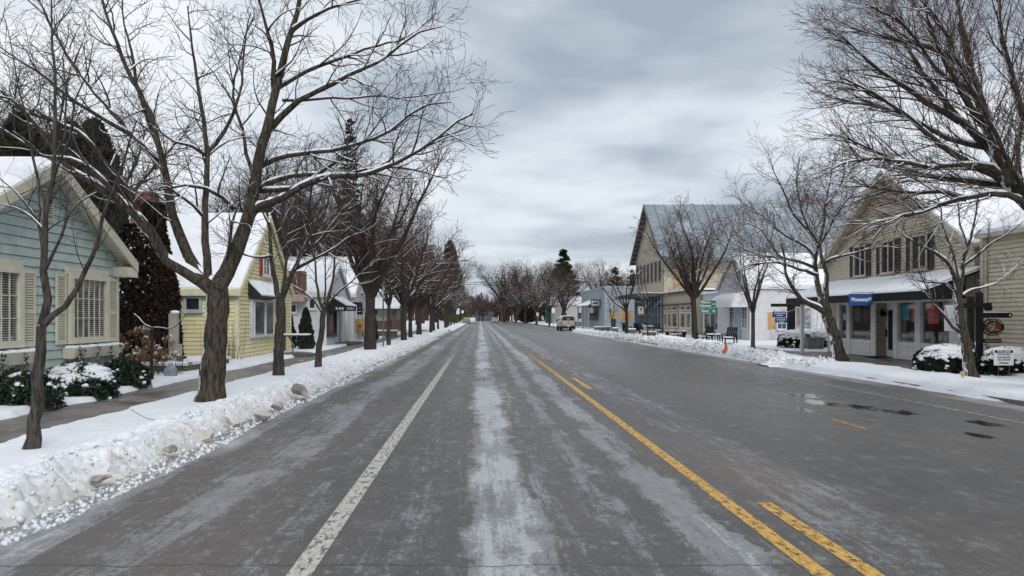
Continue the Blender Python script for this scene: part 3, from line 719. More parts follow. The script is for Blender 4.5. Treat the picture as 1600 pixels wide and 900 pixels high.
traced_tree('street_tree', (-5.03, 23.1, .18), 23.1, T4, PT, BK_GREY, TW_GREY, 'smaller bare tree standing between the yellow house and the white shop', 'tree', GV, 22)

# right side
R1 = [
 (0, 0, .235, .17, [(1313, 564), (1306, 535), (1299, 510), (1291, 488), (1284, 468)]),
 (1, .5, .12, .012, [(1286, 474), (1279, 450), (1275, 425), (1274, 400), (1282, 375), (1288, 340), (1291, 310), (1298, 275), (1305, 240)]),
 (1, -.6, .11, .012, [(1288, 474), (1291, 450), (1292, 430), (1285, 410), (1280, 385), (1262, 355), (1250, 320), (1245, 280), (1250, 245)]),
 (1, -.8, .125, .03, [(1293, 490), (1276, 480), (1262, 474), (1250, 466), (1240, 452), (1232, 440), (1227, 425), (1226, 405), (1220, 380)]),
 (1, (.1, -1.2), .07, .01, [(1277, 430), (1258, 424), (1240, 418), (1215, 411), (1190, 412), (1168, 415), (1150, 425)]),
 (1, (.1, 1.2), .065, .01, [(1275, 418), (1255, 411), (1230, 405), (1205, 402), (1180, 396), (1155, 385), (1135, 375)]),
 (1, (.1, 1.0), .06, .01, [(1274, 404), (1258, 385), (1235, 372), (1212, 355), (1190, 335), (1165, 320), (1145, 305)]),
 (1, (-.1, -1.3), .06, .01, [(1282, 415), (1300, 404), (1325, 398), (1350, 392), (1375, 385), (1395, 370)]),
 (1, (.2, 1.2), .05, .009, [(1290, 320), (1310, 295), (1322, 265), (1332, 240)]),
 (1, (.1, -.8), .05, .009, [(1279, 385), (1295, 360), (1310, 330), (1330, 305), (1345, 285)]),
 (1, (.1, -.8), .05, .009, [(1262, 358), (1240, 335), (1225, 300), (1210, 270), (1200, 240)]),
 (1, (.1, .8), .045, .009, [(1225, 405), (1205, 385), (1190, 360), (1170, 350), (1140, 345)]),
]
PR = PP(dens=[0, 0, 4.4, 4.6, 4.8], len=[0, 0, 1.55, .8, .42], rad=[0, 0, .018, .009, .0062], tip=.0042, grav=[0, 0, .045, .035, .02])
traced_tree('street_tree', (13.2, 27.3, .15), 27.3, R1, PR, BK_MAPLE, TW_RED, 'bare leaning tree with a snowy low limb left of the awning shop', 'tree', 'bare street trees on the right verge', 31)
R2 = [
 (0, 0, .145, .10, [(1519, 593), (1512, 550), (1505, 520), (1498, 485), (1495, 455)]),
 (1, -.4, .07, .01, [(1497, 458), (1492, 430), (1480, 410), (1462, 395), (1440, 385), (1415, 370), (1398, 355)]),
 (1, .5, .07, .01, [(1498, 465), (1503, 430), (1506, 400), (1517, 370), (1524, 330), (1528, 295)]),
 (1, (0, -.5), .045, .008, [(1507, 525), (1488, 510), (1473, 490), (1460, 475), (1450, 455), (1442, 435), (1432, 415)]),
 (1, (0, .9), .04, .007, [(1503, 462), (1520, 452), (1545, 447), (1570, 430), (1600, 405)]),
 (1, (0, .4), .05, .008, [(1498, 445), (1490, 400), (1480, 370), (1470, 330), (1462, 300)]),
 (1, (0, -.8), .04, .007, [(1504, 415), (1530, 398), (1550, 380), (1575, 365), (1600, 345)]),
 (1, (0, .6), .035, .007, [(1493, 455), (1478, 442), (1462, 440), (1440, 441), (1420, 435)]),
 (1, (0, .6), .035, .007, [(1510, 385), (1500, 350), (1495, 310), (1480, 280)]),
]
PR2 = PP(dens=[0, 0, 3.8, 4.6, 5], len=[0, 0, 1.1, .6, .33], rad=[0, 0, .013, .006, .0042], tip=.003)
traced_tree('street_tree', (12.5, 18.95, .12), 18.95, R2, PR2, BK_MAPLE, TW_GREY, 'bare tree in the snow in front of the black hanging signpost', 'tree', 'bare street trees on the right verge', 32)
# the big tree reaching in from the right edge
RT = [
 (0, 0, .34, .29, [(1752, 645), (1738, 560), (1712, 480), (1685, 420), (1665, 385)]),
 (1, .6, .20, .03, [(1668, 390), (1625, 335), (1598, 308), (1578, 288), (1560, 250), (1545, 205), (1530, 155), (1516, 110), (1505, 60), (1495, 0), (1485, -40)]),
 (1, (.3, -.8), .09, .009, [(1576, 288), (1552, 272), (1530, 262), (1500, 248), (1475, 230), (1445, 205), (1420, 182), (1395, 165), (1365, 145), (1335, 130), (1310, 120)]),
 (1, (.3, 1.6), .08, .008, [(1590, 302), (1560, 290), (1520, 284), (1480, 280), (1445, 274), (1415, 264), (1385, 245), (1350, 228), (1320, 215), (1295, 210)]),
 (1, (.1, -.8), .07, .008, [(1605, 318), (1575, 305), (1545, 303), (1505, 310), (1470, 322), (1440, 333), (1410, 336), (1375, 345), (1345, 352)]),
 (1, (.4, 1.2), .10, .010, [(1560, 250), (1530, 215), (1500, 188), (1470, 150), (1445, 118), (1420, 80), (1400, 50), (1385, 10)]),
 (1, (.5, -.6), .08, .010, [(1545, 208), (1515, 165), (1490, 120), (1465, 75), (1450, 30), (1435, -20)]),
 (1, (.4, 1.5), .07, .008, [(1553, 232), (1520, 225), (1480, 215), (1440, 195), (1400, 175), (1360, 165), (1320, 160), (1290, 150)]),
 (1, (.3, -1.3), .07, .008, [(1578, 290), (1545, 262), (1500, 258), (1455, 260), (1410, 255), (1370, 248), (1330, 252), (1300, 262)]),
 (1, (.2, -1.2), .12, .012, [(1650, 370), (1640, 300), (1625, 240), (1600, 180), (1580, 120), (1565, 60), (1560, 0), (1555, -40)]),
 (1, (.5, -.4), .06, .008, [(1530, 155), (1500, 130), (1465, 110), (1430, 60), (1400, 30), (1350, 5)]),
 (1, (.2, 1.8), .09, .01, [(1640, 350), (1600, 300), (1590, 240), (1600, 170), (1610, 90), (1600, 20)]),
 (1, (.2, -1.8), .07, .008, [(1620, 330), (1585, 270), (1545, 190), (1500, 100), (1470, 40), (1440, 0)]),
 (1, (.3, 1.0), .05, .007, [(1510, 310), (1470, 300), (1430, 300), (1390, 298), (1350, 290), (1315, 292)]),
 (1, (.4, .8), .07, .008, [(1516, 112), (1480, 85), (1440, 70), (1400, 62), (1350, 50), (1320, 40)]),
 (1, (.4, .8), .07, .008, [(1500, 190), (1450, 160), (1400, 128), (1355, 95), (1330, 70), (1300, 60)]),
 (1, .5, .15, .02, [(1668, 390), (1700, 320), (1740, 250), (1790, 180), (1830, 100)]),
]
PRT = PP(dens=[0, 0, 6.3, 5.4, 5.4], len=[0, 0, 1.7, .8, .40], rad=[0, 0, .014, .0068, .0046], tip=.0030, ang=[(0, 0), (0, 0), (16, 42), (18, 46), (22, 55)], up=[0, 0, .0, .05, 0], grav=[0, 0, .018, .025, .02], t0=[0, 0, .1, .1, .1], wob=.08, curl=.035)
traced_tree('large_tree', (12.4, 14.4, .15), 14.4, RT, PRT, BK_MAPLE, TW_RED, 'huge bare reddish tree whose limbs reach in from the right edge over the awning shop', 'tree', None, 41, snow_lv=2)
PV = PP(dens=[0, 0, 2.1, 2.8, 3.4], len=[0, 0, 1.4, .72, .40], rad=[0, 0, .017, .010, .0078], tip=.0055, seg=[0, 0, 5, 3, 2])
vase_tree('street_tree', (12.05, 32.9, .18), 4.9, 1.9, .085, PP(dens=[0, 0, 4, 4.5, 4], len=[0, 0, .95, .5, .3], rad=[0, 0, .012, .0075, .006], tip=.004), BK_GREY, TW_GREY, 'small upright bare tree in the snow just right of the orange cone', 'tree', 'bare street trees on the right verge', 51, stems=7, spread=(15, 38))
vase_tree('street_tree', (14.9, 51.5, .18), 8.6, 2.9, .19, PP(dens=[0, 0, 3.6, 4, 4], len=[0, 0, 1.8, .9, .5], rad=[0, 0, .022, .013, .010], tip=.008), BK_FAR, TW_RED, 'round crowned bare tree just left of the green road signs', 'tree', 'bare street trees on the right verge', 52, stems=11, spread=(22, 62), lean=-.05)
vase_tree('street_tree', (11.8, 60, .18), 5.6, 2.2, .12, PP(dens=[0, 0, 3.6, 4.4, 0], max=3, len=[0, 0, 1.4, .8, .4], rad=[0, 0, .022, .014, .01], tip=.009), BK_FAR, TW_RED, 'wide forked bare tree in front of the grey blue shed building', 'tree', 'bare street trees on the right verge', 53, stems=6, spread=(30, 55))
vase_tree('young_tree', (11.5, 51, .18), 4.8, 1.7, .06, PP(dens=[0, 0, 2.2, 2.6, 0], max=3, len=[0, 0, .9, .5, .3], rad=[0, 0, .016, .01, .008], tip=.007), BK_GREY, TW_GREY, 'thin spindly tree in front of the glass fronted barn building', 'tree', 'bare street trees on the right verge', 54, stems=5, spread=(20, 50))
vase_tree('young_tree', (12.0, 68, .18), 3.9, 1.2, .045, PP(dens=[0, 0, 2.6, 3, 0], max=3, len=[0, 0, .7, .4, .3], rad=[0, 0, .016, .01, .008], tip=.008), BK_GREY, TW_GREY, 'thinnest small sapling by the stone seat near the grey blue shed', 'tree', 'bare street trees on the right verge', 55, stems=6, spread=(10, 28))
# row along the left verge
P5 = PP(dens=[0, 0, 4.0, 4.2, 4.2], len=[0, 0, 2.0, 1.0, .5], rad=[0, 0, .022, .012, .0085], tip=.0065, seg=[0, 0, 5, 3, 2])
t5 = vase_tree('street_tree', (-5.3, 36, .18), 9.4, 2.7, .25, P5, BK_FAR, TW_RED, 'large wide crowned reddish tree beside the navy shop sign', 'tree', GV, 61, stems=10, spread=(18, 55))
P6 = PP(dens=[0, 0, 3.6, 5.0, 0], max=3, len=[0, 0, 2.0, 1.1, .5], rad=[0, 0, .026, .015, .01], tip=.010, seg=[0, 0, 4, 3, 2])
ta = vase_tree('street_tree', (-5.1, 50, .18), 8.2, 2.4, .17, P6, BK_FAR, TW_RED, 'reddish bare tree at the corner of the low brick building', 'tree', GV, 62, stems=9, spread=(15, 50))
tb = vase_tree('street_tree', (-5.05, 41.3, .18), 5.0, 2.3, .10, PP(dens=[0, 0, 2.4, 2.6, 0], max=3, len=[0, 0, 1.0, .55, .3], rad=[0, 0, .018, .011, .008], tip=.007), BK_GREY, TW_GREY, 'thin small tree just right of the green signpost', 'tree', GV, 63, stems=6, spread=(15, 40))
ords = ['first', 'second', 'third', 'fourth', 'fifth', 'sixth', 'seventh', 'eighth', 'ninth', 'tenth', 'eleventh', 'twelfth', 'thirteenth', 'fourteenth', 'fifteenth', 'sixteenth']
rr = random.Random(4)
for i, y in enumerate((57.5, 66, 75, 85, 96, 108, 122, 138, 156, 178, 205, 240)):
    copy_tree((ta, t5)[i % 2] if i < 7 else ta, (-5.2 + rr.uniform(-.3, .3) - (.15 * max(0, i - 5)), y, .12), rr.uniform(0, 6.28), ords[i] + ' tree of the far row along the left verge, past the brick building', GV, rr.uniform(.8, 1.0) if i < 7 else rr.uniform(.8, 1.1))
for i, (x, y, s) in enumerate(((14.5, 128, 1.1), (13.5, 145, 1.1), (12.5, 165, 1.3), (11.5, 190, 1.3), (10.5, 220, 1.4), (9.5, 255, 1.4))):
    copy_tree(ta, (x, y, .1), rr.uniform(0, 6.28), ords[i] + ' bare tree of the far row on the right, past the parked truck', 'bare trees of the far right row', s)
# taller trees behind the buildings
P7 = PP(dens=[0, 0, 2.6, 3.2, 3.2], len=[0, 0, 2.9, 1.5, .75], rad=[0, 0, .035, .018, .012], tip=.008, seg=[0, 0, 5, 4, 2])
tall = vase_tree('tall_tree', (-13, 52, .1), 12.5, 3.2, .30, P7, BK_FAR, TW_DARK, 'tall dense bare tree behind the white shop on the left', 'tree', 'tall bare trees behind the left buildings', 71, stems=10, spread=(12, 48), snow_lv=1)
tall2 = vase_tree('tall_tree', (-19, 33, .1), 12.0, 3.0, .28, P7, BK_GREY, TW_GREY, 'tall grey bare tree behind the snowy roof of the yellow house', 'tree', 'tall bare trees behind the left buildings', 72, stems=9, spread=(15, 50), snow_lv=1)
bt = [(-17, 60, 1.0, 'tall'), (-12.5, 66, .95, 'tall'), (-11.5, 78, 1.0, 'tall'), (-15, 92, 1.1, 'tall'), (-12, 104, 1.0, 'tall'), (-13, 122, 1.15, 'tall'), (-12, 143, 1.15, 'tall'), (-13, 170, 1.2, 'tall'), (-12, 200, 1.3, 'tall'), (-22, 74, 1.0, 'tall'),
      (-26, 40, 1.0, 't2'), (-30, 30, 1.0, 't2'), (-24, 24, .9, 't2'), (-33, 44, 1.1, 't2'), (-14.5, 44, .75, 't2'), (-10.5, 56, .82, 'tall')]
for i, (x, y, s, k) in enumerate(bt):
    copy_tree(tall if k == 'tall' else tall2, (x, y, .1), rr.uniform(0, 6.28), (ords[i] + ' tall bare tree behind the far left row' if k == 'tall' and i < 15 else 'extra tall reddish bare tree beside the spruce' if k == 'tall' else ords[i - 10] + ' grey tree rising above the snowy roofs on the left'), 'tall bare trees behind the left buildings', s)
br = [(8, 245, 1.5), (14, 225, 1.5), (20, 200, 1.3), (13.5, 275, 1.6), (19, 170, 1.15), (25, 150, 1.0), (24, 128, .72), (29, 122, .75), (35, 140, .8), (22.5, 118, .62), (38, 110, .72), (47, 118, 1.0), (33, 104, .62), (42, 128, .8), (50, 95, .9), (40, 88, 1.32), (33.5, 92, 1.27)]
o0 = tall.copy()
for i, (x, y, s) in enumerate(br):
    copy_tree(tall, (x, y, -.1), rr.uniform(0, 6.28), ('%s bare tree behind the parked truck and the right side buildings, counted from the road' % (ords[i] if i < 16 else 'last')), 'bare trees behind the right buildings', s)
bpy.data.objects.remove(o0)

# conifers
MNEED = M('dark_needles', (.030, .045, .026), .8, .45, 2, spec=.2); MNEEDB = M('cedar_foliage', (.036, .038, .022), .8, .45, 2, spec=.2); MYG = M('yellow_green_cedar', (.10, .11, .035), .8, .35, 1, spec=.2)
def leaf_cloud(name, C, D, S, mat, parent, rs, asp=.35):
    """flat leaf-sized triangles at C pointing along D with size S"""
    n = len(C); D = D / (np.linalg.norm(D, axis=1, keepdims=True) + 1e-9)
    R = rs.randn(n, 3); A = np.cross(D, R); A /= np.linalg.norm(A, axis=1, keepdims=True) + 1e-9
    S = S[:, None]; V = np.stack([C - A * S * asp, C + A * S * asp, C + D * S], 1).reshape(-1, 3)
    return np_mesh(name, V, np.arange(3 * n).reshape(n, 3), mat, parent)
def spruce(base, h, r, label, group, seed, mat=MNEED, name='spruce_tree', z0=.12, tiers=26, n=420, droop=.25):
    rs = np.random.RandomState(seed); root = thing(name, base, label, 'tree', group); b = np.array(base)
    tr = MB(); tr.cyl(base, (base[0], base[1], base[2] + h * .97), r * .06, .01, 7); tr.build('trunk', BK_FAR, root)
    C, D, S = [], [], []
    for i in range(tiers):
        t = i / (tiers - 1); zt_ = h * (z0 + (1 - z0) * t); z = zt_; rad = r * (1 - t) ** .85 * rs.uniform(.75, 1.12) + .05 * r
        na = max(5, int(13 * (1 - t) + 4))
        for a in np.arange(na) * 2 * np.pi / na + rs.rand() * 6:
            z = zt_ + rs.randn() * h / tiers * .55; L = rad * rs.uniform(.62, 1.18); m = max(6, int(n / tiers / na * 12 * (L / r + .15)))
            s = rs.rand(m) ** .7
            x = np.cos(a) * s * L; y = np.sin(a) * s * L; zz_ = z - droop * s * L + .10 * L * s * s * 2
            sd = np.array([-np.sin(a), np.cos(a)]); off = rs.randn(m) * .16 * L * (1.1 - s)
            C.append(np.stack([x + sd[0] * off, y + sd[1] * off, zz_ + rs.randn(m) * .02 * r], 1))
            D.append(np.stack([np.cos(a) + rs.randn(m) * .5, np.sin(a) + rs.randn(m) * .5, rs.randn(m) * .25 - .1], 1)); S.append(r * rs.uniform(.08, .20, m))
    C = np.concatenate(C) + b; leaf_cloud('crown', C, np.concatenate(D), np.concatenate(S), mat, root, rs, .3); return root
def column_evergreen(base, h, r, label, group, seed, mat=MNEEDB, name='arborvitae', n=5200, cat='tree', leaf=.12, tips=1):
    rs = np.random.RandomState(seed); root = thing(name, base, label, cat, group); b = np.array(base)
    tr = MB(); tr.cyl(base, (base[0], base[1], base[2] + h * .8), r * .10, .02, 7); tr.build('trunk', BK_FAR, root)
    t = rs.rand(n) ** 1.25; a = rs.rand(n) * 2 * np.pi
    prof = (np.clip(t / .10, 0, 1) ** .5) * (1 - t) ** .58
    lump = 1 + .14 * np.sin(a * 3 + t * 17) + .10 * np.sin(a * 5 - t * 29)
    rad = r * prof * lump * (1 - .42 * rs.rand(n) ** 2)
    C = np.stack([np.cos(a) * rad, np.sin(a) * rad, t * h], 1) + b
    D = np.stack([np.cos(a) * .55, np.sin(a) * .55, np.ones(n)], 1) + rs.randn(n, 3) * .28
    leaf_cloud('crown', C, D, leaf * rs.uniform(.6, 1.5, n), mat, root, rs, .38); return root
GC = 'tall dark cedars behind the blue green cottage'
column_evergreen((-16.6, 27, .1), 8.9, 2.3, 'tall dark cedar behind the cottage roof, leftmost of the cedars', GC, 1, n=30000, leaf=.20)
column_evergreen((-14.3, 26, .1), 8.3, 2.0, 'tall dark cedar behind the cottage roof, middle one of the cedars', GC, 2, n=30000, leaf=.20)
column_evergreen((-12.75, 24.6, .1), 8.0, 1.75, 'tall dark cedar behind the cottage roof, right one beside the ivy chimney', GC, 3, n=30000, leaf=.20)
column_evergreen((-15.0, 28.5, .1), 8.5, 2.2, 'tall dark cedar behind the cottage roof, set furthest back among the cedars', GC, 16, n=30000, leaf=.20)
spruce((-9.6, 55, .1), 16.3, 1.7, 'tall spruce whose tip rises above the reddish trees on the left', None, 4, n=1500, tiers=44)
spruce((22.0, 196, .1), 19, 6.0, 'dark spruce standing alone above the trees behind the parked truck', None, 5, n=1500, tiers=20)
spruce((20.5, 113, .1), 9.0, 2.6, 'brownish pine behind the grey blue shed, nearer the road', 'brownish pines behind the shed', 6, mat=M('brown_pine', (.085, .065, .045), .8, .3, 2), name='pine_tree', n=1100, tiers=16)
spruce((23.0, 112, .1), 7.8, 3.0, 'brownish pine behind the grey blue shed, next to the barn building', 'brownish pines behind the shed', 7, mat=M('brown_pine', (.085, .065, .045), .8, .3, 2), name='pine_tree', n=1100, tiers=14)
column_evergreen((-6.9, 196, .1), 17, 3.4, 'yellow green cedar column among the far left trees', None, 8, mat=MYG, n=6000, leaf=.7, name='cedar_tree')
column_evergreen((-8.7, 215, .1), 23, 4.2, 'brownish green cedar beside the yellow green one far down the left side', None, 9, mat=M('brown_cedar', (.055, .05, .028), .8, .4, 1), n=6000, leaf=.8, name='cedar_tree')
column_evergreen((13.6, 215, .1), 6.2, 2.6, 'round dark evergreen by the far right verge', None, 10, n=3500, leaf=.45, name='juniper')
def shopcone(x, y, h, r, label, g, s): return column_evergreen((x, y, .15), h, r, label, g, s, mat=M('arborvitae_green', (.020, .032, .018), .8, .45, 4), n=9000, leaf=.085)
GA = 'clipped arborvitae along the white shop'
shopcone(-8.35, 35.7, 1.98, .42, 'clipped dark arborvitae by the white side wall, right one with a double tip', GA, 12)
shopcone(-9.35, 36.3, 1.9, .40, 'clipped dark arborvitae by the white side wall, left one behind the bare tree', GA, 13)
shopcone(-7.3, 49.5, 2.6, .5, 'dark arborvitae at the far end of the white shop front', GA, 14)
shopcone(-6.85, 47.0, 2.4, .42, 'dark arborvitae half hidden by the big reddish tree trunk', GA, 15)
# far woods at the end of the street: one mass
rw = np.random.RandomState(12); its = []
for i in range(760):
    x = rw.uniform(-110, 170); y = rw.uniform(300, 420)
    if abs(x + 1) < 10 and y < 345: continue
    if i % 3 == 0: x = rw.uniform(-35, 30)
    h = rw.uniform(7, 13) * (1 + .25 * (abs(x) > 30)); b = np.array([x, y, 0])
    its.append(([b, b + [rw.randn() * .3, 0, h * .5], b + [rw.randn() * .6, 0, h]], [.3, .2, .05]))
    for k in range(26):
        t = rw.uniform(.2, .95); a = rw.rand() * 6.28; L = rw.uniform(1.5, 3.8) * (1.15 - t)
        p = b + [0, 0, h * t]; d = np.array([math.cos(a), math.sin(a), rw.uniform(.5, 1.4)])
        its.append(([p, p + d * L * .5, p + d * L + [0, 0, .2]], [.14, .11, .07]))
        for q in range(3):
            pp = p + d * L * rw.uniform(.3, .9); dd = d + rw.randn(3) * .6
            its.append(([pp, pp + dd * L * .2, pp + dd * L * .42], [.10, .08, .06]))
ow = tubes('distant_woods', its, 3, TW_DARK, None, False); tag(ow, 'dark bare woods closing the far end of the street', 'woods', None, 'stuff')
# ------------------------------------------------------------------ buildings
MSN = M('roof_snow', (.80, .82, .86), .8, .04, 2, .3, 8)
CREAM = M('cream_trim', (.60, .57, .45), .55, .06, 4)
AQUA = M('blue_green_siding', (.44, .525, .49), .55, .08, 3, dirt=(.37, .45, .41))
YEL = M('yellow_siding', (.66, .60, .35), .6, .07, 3)
WHT = M('white_siding', (.58, .59, .60), .55, .05, 3)
WTRIM = M('white_trim', (.66, .67, .67), .5, .04, 5)
BEIGE = M('beige_siding', (.55, .495, .38), .6, .06, 2.5)
TANS = M('tan_shingles', (.33, .25, .155), .7, .15, 12)
BEIGET = M('beige_trim', (.50, .46, .37), .55, .05, 5)
GREYB = M('grey_blue_boards', (.36, .41, .45), .6, .08, 3, stretch=(1, 1, .2))
BLACK = M('black_paint', (.010, .010, .012), .55, .2, 6, spec=.25)
DARKM = M('dark_metal', (.03, .03, .034), .4, .2, 6, metal=.3)
SHUT = M('dark_shutter', (.03, .027, .028), .6, .25, 8)
BRICKR = None
def mat_brick(name, c1, c2, mortar, sc_=4.0):
    m = bpy.data.materials.new(name); m.use_nodes = True; t = m.node_tree; b = t.nodes['Principled BSDF']
    tc = t.nodes.new('ShaderNodeTexCoord').outputs['Object']
    sp = t.nodes.new('ShaderNodeSeparateXYZ'); lk(t, tc, sp.inputs[0]); cb = t.nodes.new('ShaderNodeCombineXYZ')
    lk(t, math_n(t, 'ADD', sp.outputs[0], sp.outputs[1]), cb.inputs[0]); lk(t, sp.outputs[2], cb.inputs[1])
    br = t.nodes.new('ShaderNodeTexBrick'); br.inputs['Scale'].default_value = sc_; lk(t, cb.outputs[0], br.inputs[0])
    br.inputs['Color1'].default_value = c1 + (1,); br.inputs['Color2'].default_value = c2 + (1,); br.inputs['Mortar'].default_value = mortar + (1,)
    lk(t, br.outputs[0], b.inputs['Base Color']); b.inputs['Roughness'].default_value = .85; return m
BRICKR = mat_brick('red_brick', (.24, .085, .045), (.16, .06, .035), (.22, .17, .14))
BRICKB = mat_brick('brown_brick', (.14, .07, .045), (.10, .055, .04), (.14, .12, .10), 3)
STONE = mat_brick('stacked_stone', (.20, .16, .12), (.11, .095, .08), (.05, .045, .04), 3.2)
WOODO = M('raw_plywood', (.50, .30, .12), .6, .22, 3, stretch=(1, 1, .2))
WOODR = M('red_brown_boards', (.13, .06, .045), .7, .25, 6, stretch=(4, 4, .3))
def mat_glass(name, rough=.03, fac=.22, tint=(1, 1, 1)):
    m = bpy.data.materials.new(name); m.use_nodes = True; t = m.node_tree; t.nodes.remove(t.nodes['Principled BSDF'])
    g = t.nodes.new('ShaderNodeBsdfGlossy'); g.inputs['Roughness'].default_value = rough
    tr = t.nodes.new('ShaderNodeBsdfTransparent'); tr.inputs[0].default_value = tint + (1,)
    ms = t.nodes.new('ShaderNodeMixShader'); lw = t.nodes.new('ShaderNodeLayerWeight'); lw.inputs[0].default_value = .25
    lw.inputs[0].default_value = .5; lk(t, math_n(t, 'ADD', math_n(t, 'MULTIPLY', math_n(t, 'POWER', lw.outputs['Facing'], 3.0), .45), .035, True), ms.inputs[0])
    lk(t, tr.outputs[0], ms.inputs[1]); lk(t, g.outputs[0], ms.inputs[2]); lk(t, ms.outputs[0], t.nodes['Material Output'].inputs[0]); return m
GLASS = mat_glass('window_glass')
DGL = M('dark_glass', (.028, .032, .036), .06, .3, .7, spec=.8)
DGL2 = M('dim_interior_glass', (.055, .052, .048), .10, .7, 1.6, spec=.7)
BLIND = M('pale_blinds', (.45, .46, .46), .6, .05)
DARKI = M('painted_interior_shade', (.022, .02, .02), .9, .3, 2)  # near-black colour that paints the shade behind blinds and louvres

FL = lambda x: F((x, 0, 0), (0, 1, 0), (1, 0, 0))        # street front on the left side: u = Y, out = +X
FR = lambda x: F((x, 0, 0), (0, 1, 0), (-1, 0, 0))       # street front on the right side: u = Y, out = -X
FC = lambda y: F((0, y, 0), (1, 0, 0), (0, -1, 0))       # wall that faces the camera: u = X, out = -Y

def text(s, size, F_, u, z, d, mat, parent, name='lettering', align='CENTER', extr=.004, shear=0, mirror=None, font_scale_x=1.0, bold=0.0):
    cu = bpy.data.curves.new(name, 'FONT'); cu.body = s; cu.size = size; cu.align_x = align; cu.align_y = 'CENTER'; cu.extrude = extr; cu.shear = shear; cu.offset = bold; cu.resolution_u = 2
    t = bpy.data.objects.new('tmp', cu); col.objects.link(t); bpy.context.view_layer.update()
    me = bpy.data.meshes.new_from_object(t.evaluated_get(bpy.context.evaluated_depsgraph_get())); bpy.data.objects.remove(t)
    # reading direction: viewer facing -n sees right = u x ... ; pick sign so the text is not mirrored
    up = Vector((0, 0, 1)); right = up.cross(F_.n); base = F_.P(u, z, d) - worldloc(parent)
    for v in me.vertices:
        p = v.co.copy(); q = base + right * (p.x * font_scale_x) + up * p.y + F_.n * p.z; v.co = q
    me.materials.clear(); me.materials.append(mat); me.name = name
    o = bpy.data.objects.new(name, me); col.objects.link(o); o.parent = parent; return o
def window(parent, F_, u0, u1, z0, z1, cols=2, rows=2, frame=WTRIM, glass=DGL, fw=.07, d=.0, depth=.06, mw=.022, blinds=False, sill=True, name='window'):
    fr = MB(); a, b = d + .036, d + .036 + depth
    F_.box(fr, u0, u0 + fw, z0, z1, a, b); F_.box(fr, u1 - fw, u1, z0, z1, a, b)
    F_.box(fr, u0 + fw, u1 - fw, z1 - fw, z1, a, b); F_.box(fr, u0 + fw, u1 - fw, z0, z0 + fw, a, b)
    iu0, iu1, iz0, iz1 = u0 + fw, u1 - fw, z0 + fw, z1 - fw
    for i in range(1, cols): x = iu0 + (iu1 - iu0) * i / cols; F_.box(fr, x - mw / 2, x + mw / 2, iz0, iz1, a + .012, a + .034)
    for j in range(1, rows): z = iz0 + (iz1 - iz0) * j / rows; F_.box(fr, iu0, iu1, z - mw / 2, z + mw / 2, a + .012, a + .031)
    if sill: F_.box(fr, u0 - .04, u1 + .04, z0 - .05, z0, a - .02, b + .04)
    w_ = fr.build(name, frame, parent)
    if blinds:
        bk = MB(); F_.box(bk, iu0, iu1, iz0, iz1, a - .02, a - .018); bk.build('dark_room_sheet', DARKI, w_)  # thin near-black sheet paints the unlit room; no room is modelled
        sl_ = MB(); n = int((iz1 - iz0) / .045)
        for i in range(n):
            z = iz0 + (i + .5) * (iz1 - iz0) / n; F_.box(sl_, iu0, iu1, z - .007, z + .006, a - .008, a + .001)
        sl_.build('blind', BLIND, w_)
        p = MB(); F_.box(p, iu0, iu1, iz0, iz1, a + .0125, a + .016); p.build('pane', GLASS, w_)
    else:
        p = MB(); F_.box(p, iu0, iu1, iz0, iz1, a, a + .012); p.build('pane', glass, w_)
    return w_
def shutter(parent, F_, u0, u1, z0, z1, mat, d=.034):
    s = MB(); F_.box(s, u0, u0 + .045, z0, z1, d, d + .045); F_.box(s, u1 - .045, u1, z0, z1, d, d + .045)
    zm = z0 + (z1 - z0) * .45
    for a, b in ((z0, z0 + .07), (zm - .03, zm + .03), (z1 - .07, z1)): F_.box(s, u0 + .045, u1 - .045, a, b, d, d + .043)
    for lo, hi in ((z0 + .07, zm - .03), (zm + .03, z1 - .07)):
        n = int((hi - lo) / .05)
        for i in range(n):
            z = lo + (i + .5) * (hi - lo) / n
            s.add([F_.P(u0 + .045, z - .022, d + .036), F_.P(u1 - .045, z - .022, d + .036), F_.P(u1 - .045, z + .02, d + .012), F_.P(u0 + .045, z + .02, d + .012)], [(0, 1, 2, 3)])
    return s.build('shutter', mat, parent)
